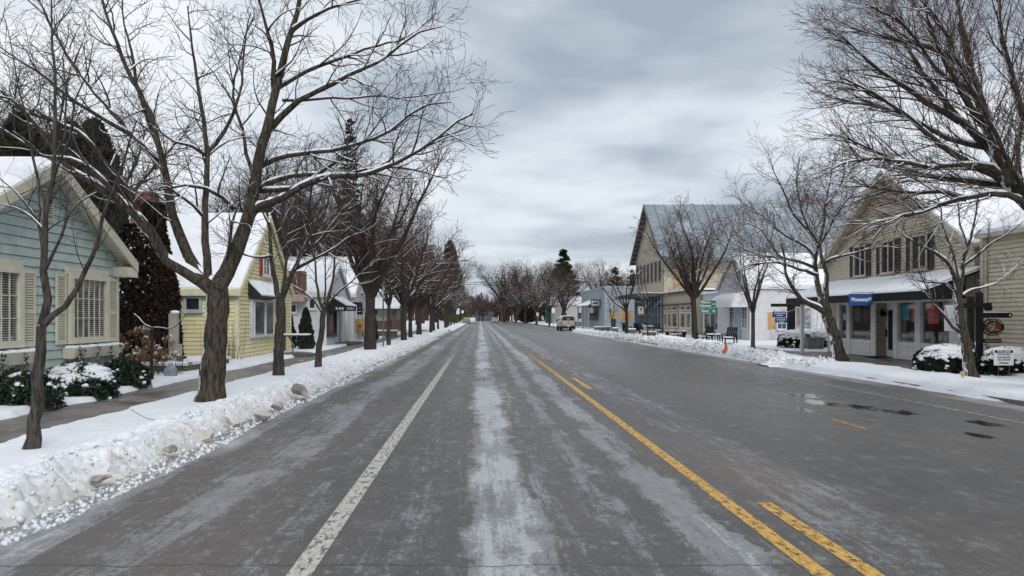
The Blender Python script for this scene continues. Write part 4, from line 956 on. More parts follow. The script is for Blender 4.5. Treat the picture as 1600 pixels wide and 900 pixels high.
def roof_x(parent, xf, xb, y0, yr, y1, ze, zr, t=.10, mat=None, snow=.10, soffit=None, lip=.03, snowmat=None):
    """gable roof, ridge along X; xf street end, xb back end"""
    s = 1 if xb > xf else -1
    def slab(mb, ya, za, yb, zb, tt, lift, ins):
        mb.prism([(xf + s * ins, ya, za + lift), (xf + s * ins, yb, zb + lift), (xf + s * ins, yb, zb + lift + tt), (xf + s * ins, ya, za + lift + tt)], (xb - xf - s * 2 * ins, 0, 0))
    mb = MB(); slab(mb, y0, ze, yr, zr, t, 0, 0); slab(mb, y1, ze, yr, zr, t, 0, 0); r = mb.build('roof', mat or CREAM, parent)
    if snow:
        sg = []
        for (ya, yb) in ((y0 + lip, yr), (y1 - lip, yr)):
            nx, ny = max(4, int(abs(xb - xf) / .25)), max(4, int(abs(yb - ya) / .18))
            xs = np.linspace(xf + s * .02, xb - s * .02, nx); tt = np.linspace(0, 1, ny)
            Xg, Tg = np.meshgrid(xs, tt); Yg = ya + (yb - ya) * Tg
            z_ = ze + (zr - ze) * np.abs(Yg - (y0 if ya < yr else y1)) / abs(yr - (y0 if ya < yr else y1)) + t
            thick = snow * (.75 + .5 * fbm(Xg * 1.3, Yg * 1.3, 3)) * np.minimum(1, .45 + Tg * 6) * np.minimum(1, .5 + np.abs(Xg - xf) * 5)
            Zt = z_ + thick; Zt = np.where(Tg > .999, zr + t + snow, Zt)
            V = np.concatenate([np.stack([Xg, Yg, Zt], -1).reshape(-1, 3), np.stack([Xg, Yg, z_ + .002], -1).reshape(-1, 3)])
            idx = np.arange(nx * ny).reshape(ny, nx); q = [np.stack([idx[:-1, :-1].ravel(), idx[:-1, 1:].ravel(), idx[1:, 1:].ravel(), idx[1:, :-1].ravel()], 1)]
            m = nx * ny
            e1 = idx[0]; e2 = idx[:, 0]; e3 = idx[:, -1]
            for e_ in (e1, e2, e3): q.append(np.stack([e_[:-1], e_[1:], e_[1:] + m, e_[:-1] + m], 1))
            sg.append((V, np.concatenate(q)))
        V = np.concatenate([sg[0][0], sg[1][0]]); Q = np.concatenate([sg[0][1], sg[1][1] + len(sg[0][0])])
        np_mesh('snow_layer', V, Q, snowmat or MSN, r, False)
    return r
def gable_house(name, label, cat, xf, xb, y0, y1, zb, ze, zr, side, wallm, trim, yr=None, oh_e=.3, oh_r=.3, step=.13, roofm=None, snow=.10, found=None, front_holes=(), side_holes=(), fascia=.16):
    """gable end on the street at x = xf; the camera-facing side wall at y0"""
    yr = yr if yr else (y0 + y1) / 2; s = 1 if side == 'R' else -1
    root = thing(name, (xf, y0, zb), label, cat)
    Ff = FR(xf) if side == 'R' else FL(xf); Fs = FC(y0)
    sl_ = (zr - ze) / (yr - y0)
    core = MB(); e_ = .012
    if not front_holes:
        core.prism([(xf + s * e_, y0 + e_, zb), (xf + s * e_, y1 - e_, zb), (xf + s * e_, y1 - e_, ze), (xf + s * e_, yr, zr - .01), (xf + s * e_, y0 + e_, ze)], (xb - xf, 0, 0))
        core.build('wall', wallm, root)
    def ext(z):
        if z <= ze: return (y0, y1)
        k = (z - ze) / (zr - ze); return (y0 + (yr - y0) * k, y1 - (y1 - yr) * k)
    mb = MB(); Ff.lap(mb, zb, zr, ext, step, holes=front_holes)
    xa, xz = (xf, xb) if xb > xf else (xb, xf)
    Fs.lap(mb, zb, ze, lambda z: (xa, xz), step, holes=side_holes); mb.build('siding', wallm, root)
    cb = MB()
    for yy in (y0 - .03, y1 - .09): Ff.box(cb, yy, yy + .12, zb, ze - .02, .0, .035)
    cb.box(*((xf - .0, xf + .12) if s > 0 else (xf - .12, xf)), y0 - .036, y0 - .0, zb, ze - .02); cb.build('corner_board', trim, root)
    r = roof_x(root, xf - s * oh_r, xb, y0 - oh_e, yr, y1 + oh_e, ze - sl_ * oh_e + .02, zr + .02, mat=trim if not roofm else roofm, snow=snow)
    # rake boards and soffit
    rk = MB(); xr = xf - s * (oh_r + .025)
    for (ya, yb) in ((y0 - oh_e - .02, yr), (y1 + oh_e + .02, yr)):
        za = ze - sl_ * oh_e + .02
        rk.prism([(xr, ya, za - fascia + .02), (xr, yb, zr + .02 - fascia), (xr, yb, zr + .13), (xr, ya, za + .12)], (s * .05, 0, 0))
    fz = ze - sl_ * oh_e
    rk.box(min(xf - s * oh_r, xb), max(xf - s * oh_r, xb), y0 - oh_e - .03, y0 - oh_e, fz - fascia * .7, fz + .12)
    rk.build('fascia', trim, r)
    return root, Ff, Fs, r

# --- blue green cottage
root, Ff, Fs, rf = gable_house('cottage', 'small blue green clapboard cottage with cream shutters and window boxes', 'house', -8.85, -17, 11.95, 18.17, .12, 3.10, 4.78, 'L', AQUA, CREAM, yr=15.06, oh_e=.28, oh_r=.36, step=.19, snow=.09, fascia=.15)
for (a, b, s0, s1, s2, s3) in ((15.86, 17.52, 15.46, 15.82, 17.60, 18.06), (12.55, 14.24, 12.1, 12.5, 14.30, 14.72)):
    wn = MB(); Ff.box(wn, a - .03, b + .03, 2.66, 2.82, .02, .10); 
    w_ = window(root, Ff, a, b, 1.17, 2.70, 6, 3, CREAM, fw=.13, depth=.085, mw=.020, blinds=True, sill=False, d=.03)
    wn.build('header', CREAM, w_)
    shutter(root, Ff, s0, s1, 1.17, 2.66, CREAM); shutter(root, Ff, s2, s3, 1.17, 2.66, CREAM)
    wb = MB(); P0 = Ff.P
    wb.hexa([P0(a - .10, .86, .03), P0(b + .34, .86, .03), P0(b + .34, .86, .26), P0(a - .10, .86, .26), P0(a - .13, 1.09, .03), P0(b + .37, 1.09, .03), P0(b + .37, 1.09, .32), P0(a - .13, 1.09, .32)])
    bx = wb.build('window_box', CREAM, root)
    br_ = MB()
    for u in (a + .15, (a + b) / 2 + .1, b + .05):
        br_.prism([Ff.P(u, .86, .03), Ff.P(u, .86, .24), Ff.P(u, .80, .22), Ff.P(u, .72, .12), Ff.P(u, .62, .09), Ff.P(u, .52, .03)], (0, .09, 0))
    br_.build('bracket', CREAM, bx)
    sm = MB()
    for i in range(14):
        u = a - .08 + (b + .40 - a) * i / 14; sm.hexa([Ff.P(u, 1.08, .04), Ff.P(u + .18, 1.08, .04), Ff.P(u + .18, 1.08, .31), Ff.P(u, 1.08, .31), Ff.P(u + .01, 1.13 + .02 * math.sin(i * 2.3), .06), Ff.P(u + .17, 1.13 + .02 * math.sin(i * 2.3 + 2.3), .06), Ff.P(u + .17, 1.12, .28), Ff.P(u + .01, 1.12, .28)])
    sm.build('snow_layer', MSN, bx)
    # dead vine trailing over the box
    rs = np.random.RandomState(int(a * 10)); C, D = [], []
    for u in (a + .08, a + .75, b + .12, b - .7 + .4):
        for q in range(46): C.append(tuple(Ff.P(u + rs.randn() * .05, 1.10 - .62 * rs.rand(), .34 + rs.randn() * .015))); D.append(rs.randn(3))
    leaf_cloud('vine', np.array(C), np.array(D), .05 * rs.uniform(.5, 1.3, len(C)), MNEEDB, bx, rs, .5)
vt = MB(); Ff.box(vt, 14.93, 15.37, 3.72, 3.76, .02, .06); Ff.box(vt, 14.93, 14.97, 3.76, 4.30, .02, .06); Ff.box(vt, 15.33, 15.37, 3.76, 4.30, .02, .06); Ff.box(vt, 14.93, 15.37, 4.30, 4.34, .02, .06)
for i in range(10):
    z = 3.79 + i * .052; vt.add([Ff.P(14.97, z - .02, .058), Ff.P(15.33, z - .02, .058), Ff.P(15.33, z + .02, .036), Ff.P(14.97, z + .02, .036)], [(0, 1, 2, 3)])
v_ = vt.build('attic_vent', CREAM, root); bk = MB(); Ff.box(bk, 14.97, 15.33, 3.76, 4.30, .031, .0325); bk.build('painted_dark_sheet', DARKI, v_)  # near-black sheet paints the shade behind the louvres; the wall stays closed
ev = MB(); ev.hexa([(-8.47, 17.95, 2.72), (-8.85, 17.95, 2.72), (-8.85, 18.46, 2.72), (-8.47, 18.46, 2.72), (-8.50, 17.9, 2.95), (-8.85, 17.9, 2.95), (-8.85, 18.45, 2.95), (-8.50, 18.45, 2.95)]); ev.build('eave_return', CREAM, rf)
fd = MB(); Ff.box(fd, 11.95, 18.17, .0, .42, .022, .05); fd.build('foundation', STONE, root)

# --- ivy covered chimney
root = thing('chimney', (-9.95, 22, 0), 'tall ivy covered brick chimney between the blue green cottage and the yellow house', 'chimney')
mb = MB(); mb.hexa([(-10.75, 21.6, 0), (-9.3, 21.6, 0), (-9.3, 23.0, 0), (-10.75, 23.0, 0), (-10.6, 21.7, 2.6), (-9.45, 21.7, 2.6), (-9.45, 22.9, 2.6), (-10.6, 22.9, 2.6)])
mb.hexa([(-10.6, 21.7, 2.6), (-9.45, 21.7, 2.6), (-9.45, 22.9, 2.6), (-10.6, 22.9, 2.6), (-10.28, 21.9, 4.3), (-9.68, 21.9, 4.3), (-9.68, 22.5, 4.3), (-10.28, 22.5, 4.3)])
mb.box(-10.28, -9.68, 21.9, 22.5, 4.3, 5.35).box(-10.31, -9.65, 21.87, 22.53, 5.35, 5.43); mb.build('stack', BRICKR, root)
rs = np.random.RandomState(5); n = 42000; z = rs.rand(n) ** .8 * 5.15
w_ = np.interp(z, [0, 2.6, 4.3, 5.3], [.70, .56, .30, .26]) ; d_ = np.interp(z, [0, 2.6, 4.3, 5.3], [.78, .66, .38, .33])
fc = rs.rand(n); a = rs.uniform(-1, 1, n); lump = .05 + .16 * fbm(a * 3 + 10, z * 2.2, 3) + .05 * rs.rand(n)
x = np.where(fc < .62, a * (w_ + lump * .7), np.where(fc < .9, w_ + lump, -(w_ + lump))); y = np.where(fc < .62, -(d_ + lump), a * d_)
keep = ~((z > 4.45) & (fbm(x * 3 + 5, z * 2.5, 3) > .36) & (x < .2)) & ~((z < 1.5) & (x > -.8) & (x < .6) & (fbm(x * 4, z * 2, 3) > .47))
C = np.stack([x, y, z], 1)[keep] + np.array([-10.0, 22.3, 0]); D = rs.randn(len(C), 3) + [0, -.4, -.6]
leaf_cloud('ivy', C, D, rs.uniform(.05, .12, len(C)), M('dry_ivy', (.035, .024, .018), .85, .6, 9, spec=.15), root, rs, .5)
n = 260; a = rs.uniform(-.85, .85, n); z = rs.uniform(.3, 4.4, n); wd = np.interp(z, [0, 2.6, 4.3], [.8, .68, .4])
C = np.stack([a * wd, -wd - .16 + 0 * a, z], 1) + np.array([-9.93, 22.3, 0]); leaf_cloud('snow_flecks', C, rs.randn(n, 3), rs.uniform(.03, .07, n), MSN, root, rs, .8)['kind'] = 'stuff'
# --- yellow house
root, Ff, Fs, rf = gable_house('yellow_house', 'yellow clapboard house with a steep snowy roof and bay window', 'house', -8.8, -22, 27.1, 34.6, .1, 2.80, 5.80, 'L', YEL, M('pale_yellow_trim', (.66, .62, .42), .6), yr=30.85, oh_e=.22, oh_r=.14, step=.15, snow=.14)
window(root, Fs, -10.75, -10.1, 1.93, 2.5, 1, 1, M('blue_grey_trim', (.42, .47, .50), .5), fw=.09)
bay = MB(); Ff.box(bay, 28.35, 31.25, .95, 2.42, .02, .16); bw = bay.build('bay_window', M('lilac_grey_trim', (.50, .52, .57), .5), root)
for a, b in ((28.55, 29.85), (30.05, 31.1)):
    p = MB(); Ff.box(p, a, b, 1.05, 2.32, .161, .168); p.build('pane', DGL2, bw)
    fr = MB(); Ff.box(fr, a - .04, a, 1.01, 2.36, .16, .19); Ff.box(fr, b, b + .04, 1.01, 2.36, .16, .19); fr.build('frame', WTRIM, bw)
dr = MB(); dr.lathe((-8.59, 29.15, 1.08), [(.02, 0), (.16, .04), (.12, .3), (.09, .45), (.14, .62), (.13, .78), (.04, .86)], 12); dr.v = [(-8.62 + (p[0] + 8.59) * .12, p[1], p[2]) for p in dr.v]
sr = MB(); sr.prism([(-8.8, 28.2, 2.48), (-8.25, 28.2, 2.48), (-8.25, 28.2, 2.54), (-8.8, 28.2, 3.1)], (0, 3.3, 0)); so_ = sr.build('bay_roof', DARKM, bw)
sr = MB(); sr.prism([(-8.8, 28.22, 3.112), (-8.25, 28.22, 2.552), (-8.22, 28.22, 2.60), (-8.8, 28.22, 3.20)], (0, 3.26, 0)); sr.build('snow_layer', MSN, so_)
RED = M('faded_red_shutter', (.34, .06, .045), .6, .15)
window(root, Ff, 30.0, 31.0, 3.42, 4.2, 2, 2, WTRIM); shutter(root, Ff, 29.62, 29.94, 3.4, 4.22, RED); shutter(root, Ff, 31.06, 31.38, 3.4, 4.22, RED)
d_ = MB(); Ff.box(d_, 32.6, 33.5, .15, 2.2, .03, .07); d_.build('door', M('maroon_door', (.12, .025, .03), .5), root)
# --- white shop
root, Ff, Fs, rf = gable_house('white_shop', 'white clapboard shop with a black awning and snowy roof', 'shop', -8.25, -19, 39.8, 46.6, .1, 3.02, 4.75, 'L', WHT, WTRIM, oh_e=.2, oh_r=.15, step=.14, snow=.14)
window(root, Ff, 39.98, 42.3, .72, 2.3, 1, 1, M('navy_trim', (.03, .035, .05), .5), DGL2, fw=.16, depth=.1)
lm = MB(); Ff.box(lm, 40.7, 41.5, 1.05, 1.9, .052, .058); lm.build('window_display', M('pinkish_display', (.33, .12, .10), .6, .5, 6), root)
dr = MB(); Ff.box(dr, 42.75, 43.7, .25, 2.3, .02, .06); dr.build('door', M('grey_door', (.20, .22, .25), .4), root)
pl = MB()
for u in (42.42, 43.9, 45.6): Ff.box(pl, u, u + .26, .3, 2.72, .02, .14)
pl.build('pilaster', WTRIM, root)
st = MB(); Ff.box(st, 42.2, 46.2, .0, .24, .0, .95); st.build('stoop', M('dark_step', (.09, .085, .08), .7), root)
aw = MB(); aw.prism([(-8.22, 39.85, 2.98), (-7.2, 39.85, 2.36), (-7.2, 39.85, 2.08), (-8.22, 39.85, 2.08)], (0, 3.5, 0)); ao = aw.build('awning', M('black_canvas', (.012, .012, .013), .8, .2), root)
aw = MB(); aw.prism([(-8.0, 39.95, 2.858), (-7.17, 39.95, 2.353), (-7.15, 39.95, 2.39), (-8.0, 39.95, 2.90)], (0, 3.36, 0)); aw.build('snow_layer', MSN, ao)
FV = FL(-7.2); mk_ = MB()
for i, (u, w) in enumerate(((40.3, .1), (40.55, .22), (40.95, .2), (41.35, .1), (41.6, .22), (42.1, .2))): FV.box(mk_, u, u + w, 2.14, 2.28, .002, .008)
mk_.build('lettering', WTRIM, ao)
FVc = FC(39.85); mk_ = MB()
for u in (-7.72, -7.55, -7.40): FVc.box(mk_, u, u + .10, 2.13, 2.26, .002, .006)
mk_.build('valance_mark', WTRIM, ao)
bk = MB(); bk.box(-10.35, -9.25, 39.0, 39.76, 2.95, 4.15); dk = bk.build('upper_landing', WOODR, root)
bk = MB(); bk.box(-10.37, -9.23, 38.98, 39.77, 2.55, 2.94); bk.build('landing_base', M('pinkish_board', (.36, .27, .22), .7), dk)
window(root, Fs, -9.15, -8.75, 2.15, 2.85, 1, 1, WTRIM); window(root, Fs, -10.4, -9.75, 1.95, 2.45, 2, 1, WTRIM)
root, Ff, Fs, rf = gable_house('white_shop', 'taller white gabled shop just behind the navy hanging signs', 'shop', -8.05, -18, 47.2, 54.5, .1, 3.25, 5.6, 'L', WHT, WTRIM, oh_e=.25, oh_r=.2, step=.16, snow=.14)
for u in (48.2, 50.2, 52.2): window(root, Ff, u, u + 1.3, .8, 2.4, 2, 2, WTRIM)
window(root, Ff, 50.2, 51.3, 3.4, 4.3, 2, 2, WTRIM)
# low brick building
root = thing('brick_building', (-8.5, 75, 0), 'low brown brick building with a snowy roof and cream panels', 'building')
mb = MB(); mb.box(-22, -8.5, 75, 84, 0, 1.35); mb.build('wall', BRICKB, root)
mb = MB(); mb.box(-22, -9.0, 75.02, 83.9, 1.35, 2.5); mb.build('upper_panel', M('cream_panel', (.42, .39, .33), .6), root)
mb = MB(); mb.box(-11.8, -11.5, 74.4, 74.7, 0, 2.4); mb.build('post', BRICKB, root); mb = MB(); mb.box(-8.8, -8.4, 74.4, 74.8, 0, 2.4); mb.build('post', BRICKB, root)
mb = MB(); mb.prism([(-22, 73.8, 2.5), (-22, 84.5, 2.5), (-22, 79, 3.9)], (14.1, 0, 0)); r = mb.build('roof', DARKM, root)
mb = MB(); mb.prism([(-21.9, 73.7, 2.56), (-21.9, 79, 3.92), (-21.9, 79, 4.06), (-21.9, 73.7, 2.70)], (13.9, 0, 0)); mb.build('snow_layer', MSN, r)
mb = MB(); mb.box(-8.9, -6.6, 59.2, 59.6, 0, .62); w_ = mb.build('stone_wall', STONE, None); tag(w_, 'low dark stone wall with snow on top before the brick building', 'wall')
mb = MB(); mb.box(-8.95, -6.55, 59.15, 59.65, .62, .72); mb.build('snow_layer', MSN, w_)
mb = MB(); mb.box(-8.7, -4.4, 195, 195.5, 0, 1.25); w_ = mb.build('low_block', M('pale_block', (.42, .40, .36), .8), None); tag(w_, 'long low pale block standing in for a parked trailer far down the left verge', 'wall')  # plain box added in place of a probable parked trailer
# distant slate blue house
root = thing('slate_house', (-1, 330, 0), 'slate blue house facing up the street at its far end', 'house')
mb = MB(); mb.box(-8, 6, 330, 338, 0, 5); mb.build('wall', M('slate_siding', (.12, .15, .19), .7), root)
mb = MB(); mb.prism([(-8.6, 329, 5), (6.6, 329, 5), (-1, 329, 7.4)], (0, 10, 0)); mb.build('roof', DARKM, root)
for x in (-6, -2.6, 1.2, 4): window(root, FC(330), x, x + 1, 1.4, 3.2, 1, 2, WTRIM)

# --- right: awning shop
XS = 16.1; ZB = .14
root = thing('awning_shop', (XS, 24.3, ZB), 'two storey beige shop with a long black awning and white storefront', 'shop')
y0, y1, yr, ze, zr = 24.2, 34.5, 29.35, 4.25, 7.35
Ff, Fs = FR(XS), FC(y0)
def ext(z):
    if z <= ze: return (y0, y1)
    k = (z - ze) / (zr - ze); return (y0 + (yr - y0) * k, y1 - (y1 - yr) * k)
mb = MB(); Ff.lap(mb, 2.62, zr, ext, .115); Ff.lap(mb, ZB, 2.62, lambda z: (33.4, y1), .115); Ff.lap(mb, ZB, 2.62, lambda z: (y0, 24.95), .115)
Fs.lap(mb, ZB, ze, lambda z: (XS, XS + 12), .115); mb.build('siding', BEIGE, root)
mb = MB(); mb.prism([(XS + .02, y0 + .02, 2.62), (XS + .02, y1 - .02, 2.62), (XS + .02, y1 - .02, ze), (XS + .02, yr, zr - .02), (XS + .02, y0 + .02, ze)], (.12, 0, 0))
mb.box(XS + .02, XS + 12, y1 - .15, y1 - .02, ZB, ze).box(XS + .02, XS + .12, y0 + .02, 24.95, ZB, 2.62).box(XS + .02, XS + .12, 33.4, y1 - .02, ZB, 2.62).box(XS + .1, XS + 12, y0 + .02, y0 + .12, ZB, ze)
mb.build('wall', BEIGE, root)
mb = MB(); mb.box(XS + 3.2, XS + 3.3, y0, y1, 0, ze).box(XS + .14, XS + 3.3, y0 + .12, y1, 2.66, 2.72).box(XS + .1, XS + 3.3, y0 + .12, y1, .12, .15); mb.build('interior', M('shop_interior', (.10, .085, .07), .9, .6, 1.5), root)
rf = roof_x(root, XS - .35, XS + 12, y0 - .35, yr, y1 + .35, ze - .265, zr + .02, mat=BEIGET, snow=.12)
rk = MB()
for ya in (y0 - .37, y1 + .37): rk.prism([(XS - .38, ya, ze - .40), (XS - .38, yr, zr - .12), (XS - .38, yr, zr + .14), (XS - .38, ya, ze - .14)], (.05, 0, 0))
rk.build('fascia', BEIGET, rf)
for c in (31.45, 29.3, 27.2):
    window(root, Ff, c - .50, c + .50, 3.46, 4.75, 2, 1, BEIGET, DGL, fw=.06, depth=.07, mw=.07)
    shutter(root, Ff, c - .83, c - .52, 3.44, 4.77, SHUT); shutter(root, Ff, c + .52, c + .83, 3.44, 4.77, SHUT)
# storefront: bays, recessed door
SF = FR(XS); sfm = M('storefront_white', (.74, .75, .75), .5, .05)
sf = MB(); PN_ = sf
def bayf(a, b, wz0=.80, wz1=2.28):
    SF.box(sf, a, b, ZB, wz0, -.05, .06); SF.box(sf, a, b, wz1, 2.62, -.05, .06)
    SF.box(PN_, a + .14, b - .14, ZB + .12, ZB + .17, .06, .085); SF.box(PN_, a + .14, b - .14, wz0 - .17, wz0 - .12, .06, .085)
    SF.box(PN_, a + .14, a + .19, ZB + .17, wz0 - .17, .06, .085); SF.box(PN_, b - .19, b - .14, ZB + .17, wz0 - .17, .06, .085)
for a, b in ((24.95, 27.12), (27.42, 28.62), (30.5, 32.3), (32.5, 33.2)): bayf(a, b)
for a, b in ((24.93, 25.3), (25.3, 25.42), (27.10, 27.44), (28.60, 28.86), (30.2, 30.52), (32.28, 32.55), (33.18, 33.42)): SF.box(sf, a, b, ZB, 2.62, -.05, .10)
SF.box(sf, 24.93, 33.42, 2.34, 2.62, .10, .13)
SF.box(sf, 28.86, 28.92, ZB, 2.62, -.42, .08); SF.box(sf, 30.17, 30.22, ZB, 2.62, -.42, .08); SF.box(sf, 28.92, 30.17, 2.3, 2.62, -.42, .05); SF.box(sf, 28.92, 29.28, ZB, 2.3, -.42, -.36)
s_ = sf.build('storefront', sfm, root, bevel=.006)
for a, b in ((25.42, 27.10), (27.44, 28.60), (30.52, 32.28), (32.55, 33.18)):
    p = MB(); SF.box(p, a, b, .80, 2.28, .0, .008); p.build('shop_window', GLASS, root)
SD = FR(XS + .38)
mb = MB(); FC(30.17).lap(mb, ZB, 2.3, lambda z: (XS - .07, XS + .37), .09, .015); mb.build('shingle_panel', TANS, root)
d_ = MB()
for a, b, z0, z1 in ((29.26, 29.38, ZB, 2.18), (30.02, 30.14, ZB, 2.18), (29.38, 30.02, ZB, .42), (29.38, 30.02, 2.02, 2.18), (29.26, 30.14, 2.18, 2.3)): SD.box(d_, a, b, z0, z1, 0, .05)
dr = d_.build('door', sfm, root); p = MB(); SD.box(p, 29.38, 30.02, .42, 2.02, .02, .03); p.build('pane', DGL, dr)
hd = MB(); SD.box(hd, 30.05, 30.10, .95, 1.25, .05, .09); hd.build('handle', BLACK, dr)
mt = MB(); SF.box(mt, 29.2, 30.0, ZB + .02, ZB + .035, .1, .7); tag(mt.build('doormat', M('doormat_black', (.02, .02, .02), .9), None), 'dark doormat at the recessed door of the awning shop', 'doormat')
lt = MB(); lt.box(16.22, 16.30, 30.08, 30.155, 1.93, 2.05).box(16.18, 16.34, 29.98, 30.14, 1.78, 1.95); lt.build('wall_lamp', BLACK, root)
# awning (metal hood with a deep black fascia)
XA = 14.2; ya, yb = 23.8, 32.6
aw = MB()
aw.prism([(XS, ya, 3.30), (XA, ya, 2.60), (XA, ya, 2.52), (XS, ya, 3.22)], (0, 34.5 - ya, 0))
aw.box(XA - .03, XA + .03, ya - .02, 34.5, 2.30, 2.60)
aw.prism([(15.5, ya - .03, 3.0), (XA, ya - .03, 2.55), (XA, ya - .03, 2.30), (15.5, ya - .03, 2.34)], (0, .04, 0))
ao = aw.build('awning', BLACK, root)
nx, ny = 20, 100
xs = np.linspace(XA - .05, XS - .0, nx); ys = np.linspace(ya - .03, 34.5, ny); Xg, Yg = np.meshgrid(xs, ys)
zb_ = 2.60 + (Xg - XA) * (.70 / 1.9); th = .085 * (.7 + .6 * fbm(Xg * 2, Yg * 1.5, 3)) * np.minimum(1, .35 + (Xg - XA + .05) * 5)
V = np.concatenate([np.stack([Xg, Yg, zb_ + th], -1).reshape(-1, 3), np.stack([Xg, Yg, zb_ + .003], -1).reshape(-1, 3)]); idx = np.arange(nx * ny).reshape(ny, nx); m = nx * ny
q = [np.stack([idx[:-1, :-1].ravel(), idx[:-1, 1:].ravel(), idx[1:, 1:].ravel(), idx[1:, :-1].ravel()], 1)]
for e_ in (idx[0], idx[:, 0], idx[-1]): q.append(np.stack([e_[:-1], e_[1:], e_[1:] + m, e_[:-1] + m], 1))
np_mesh('snow_layer', V, np.concatenate(q), MSN, ao, True)
ps = MB(); ps.box(14.32, 14.44, 33.2, 33.32, ZB, 2.5); ps.build('post', WTRIM, ao)
# goods in the shop windows
def shirt(u, z, wdt, hgt, mat, label, d=-.09):
    mb = MB(); P = SF.P; w2 = wdt / 2
    pts = [(-.30, 0), (.30, 0), (.32, .62), (.50, .52), (.58, .72), (.30, .98), (.12, 1.0), (0, .92), (-.12, 1.0), (-.30, .98), (-.58, .72), (-.50, .52), (-.32, .62)]
    poly = [P(u + x * wdt, z + y * hgt, d + .03 * math.sin(x * 9)) for x, y in pts]; mb.prism(poly, (-.05, 0, 0)); o = mb.build('shirt', mat, None); tag(o, label, 'shirt', 'shirts in the shop windows'); return o
TEAL = M('teal_cloth', (.04, .40, .52), .85, .15, 8); CORAL = M('coral_cloth', (.72, .13, .15), .85, .15, 8); NAVY = M('navy_cloth', (.035, .045, .12), .85, .2, 8); PLUM = M('plum_cloth', (.12, .03, .05), .85, .2, 8)
shirt(28.25, 1.62, .55, .62, TEAL, 'teal shirt hanging in the narrow window right of the shop door')
shirt(27.72, 1.55, .42, .62, CORAL, 'narrow coral shirt beside the teal one in the shop window')
shirt(26.55, 1.50, .85, .74, CORAL, 'large coral shirt hanging in the widest shop window')
shirt(25.82, 1.50, .62, .76, NAVY, 'navy shirt right of the large coral shirt')
shirt(31.1, 1.45, .6, .75, PLUM, 'dark plum shirt in the shop window left of the door')
shirt(31.85, 1.5, .5, .7, M('grey_cloth', (.16, .14, .13), .85, .15, 8), 'grey shirt in the shop window left of the door')
mb = MB(); 
for (u, w, h, c) in ((26.9, .9, .25, 0), (25.8, .9, .25, 0), (28.0, .9, .22, 0), (31.4, 1.4, .3, 0)):
    b_ = MB(); SF.box(b_, u - w / 2, u + w / 2, .70, .82, -.65, -.1); SF.box(b_, u - w / 2, u + w / 2, .3, .34, -.65, -.1); SF.box(b_, u - w / 2, u - w / 2 + .04, ZB, .7, -.6, -.15); SF.box(b_, u + w / 2 - .04, u + w / 2, ZB, .7, -.6, -.15)
    tag(b_.build('display_table', M('display_wood', (.12, .09, .06), .7, .3), None), {26.9: 'low display table under the large coral shirt', 25.8: 'low display table under the navy shirt', 28.0: 'low display table under the teal shirt', 31.4: 'long low display table in the window left of the shop door'}[u], 'display table')
rr = random.Random(2)
for i in range(16):
    u = (25.5 + i * .2) if i < 8 else (27.6 + (i - 8) * .12 if i < 13 else 30.8 + (i - 13) * .45); h = rr.uniform(.12, .34); w = rr.uniform(.10, .2); dd = -rr.uniform(.2, .5)
    b_ = MB(); c_ = SF.P(u, .821, dd); 
    if i % 3 == 0: b_.lathe(c_, [(w * .4, 0), (w * .5, h * .2), (w * .45, h * .6), (w * .2, h * .8), (w * .2, h)], 10)
    else: b_.box(c_.x - w / 2, c_.x + w / 2, c_.y - w / 2, c_.y + w / 2, c_.z, c_.z + h * .7); b_.box(c_.x - w / 2 - .01, c_.x + w / 2 + .01, c_.y - w / 2 - .01, c_.y + w / 2 + .01, c_.z + h * .7, c_.z + h * .78)
    mm = [M('goods_tan', (.40, .30, .14), .7), M('goods_white', (.5, .5, .5), .6), M('goods_blue', (.08, .15, .25), .6)][i % 3]
    tag(b_.build('jar' if i % 3 == 0 else 'gift_box', mm, None), ('%s on the shop window display, %s from the right' % (('small tan jar', 'small white gift box', 'small blue gift box')[i % 3], ords[i])), 'jar' if i % 3 == 0 else 'gift box', 'goods on the shop window displays')
# --- wing at the right edge
root = thing('beige_building', (15.9, 23.6, 0), 'beige clapboard building at the right edge with a snowy roof', 'building')
mb = MB(); mb.box(15.92, 26, 6.0, 23.58, .0, 4.2); mb.build('wall', BEIGE, root)
Fw = FR(15.9); mb = MB(); Fw.lap(mb, .3, 4.2, lambda z: (6.0, 23.6), .135); FC(6.0).lap(mb, .3, 4.2, lambda z: (15.9, 26), .135); mb.build('siding', BEIGE, root)
mb = MB(); Fw.box(mb, 23.46, 23.62, .2, 4.2, .0, .05); mb.build('corner_board', BEIGET, root)
mb = MB(); mb.cyl((15.82, 23.3, .3), (15.82, 23.3, 4.15), .035, n=8); mb.build('downspout', BEIGET, root)
mb = MB(); mb.prism([(15.6, 5.7, 4.2), (15.6, 5.7, 4.32), (20.6, 5.7, 6.9), (26.3, 5.7, 4.32), (26.3, 5.7, 4.2)], (0, 17.8, 0)); r = mb.build('roof', BEIGET, root)
mb = MB(); mb.prism([(15.6, 5.72, 4.33), (15.62, 5.72, 4.44), (20.6, 5.72, 7.05), (26.2, 5.72, 4.44), (26.2, 5.72, 4.33), (20.6, 5.72, 6.92)], (0, 17.75, 0)); mb.build('snow_layer', MSN, r)
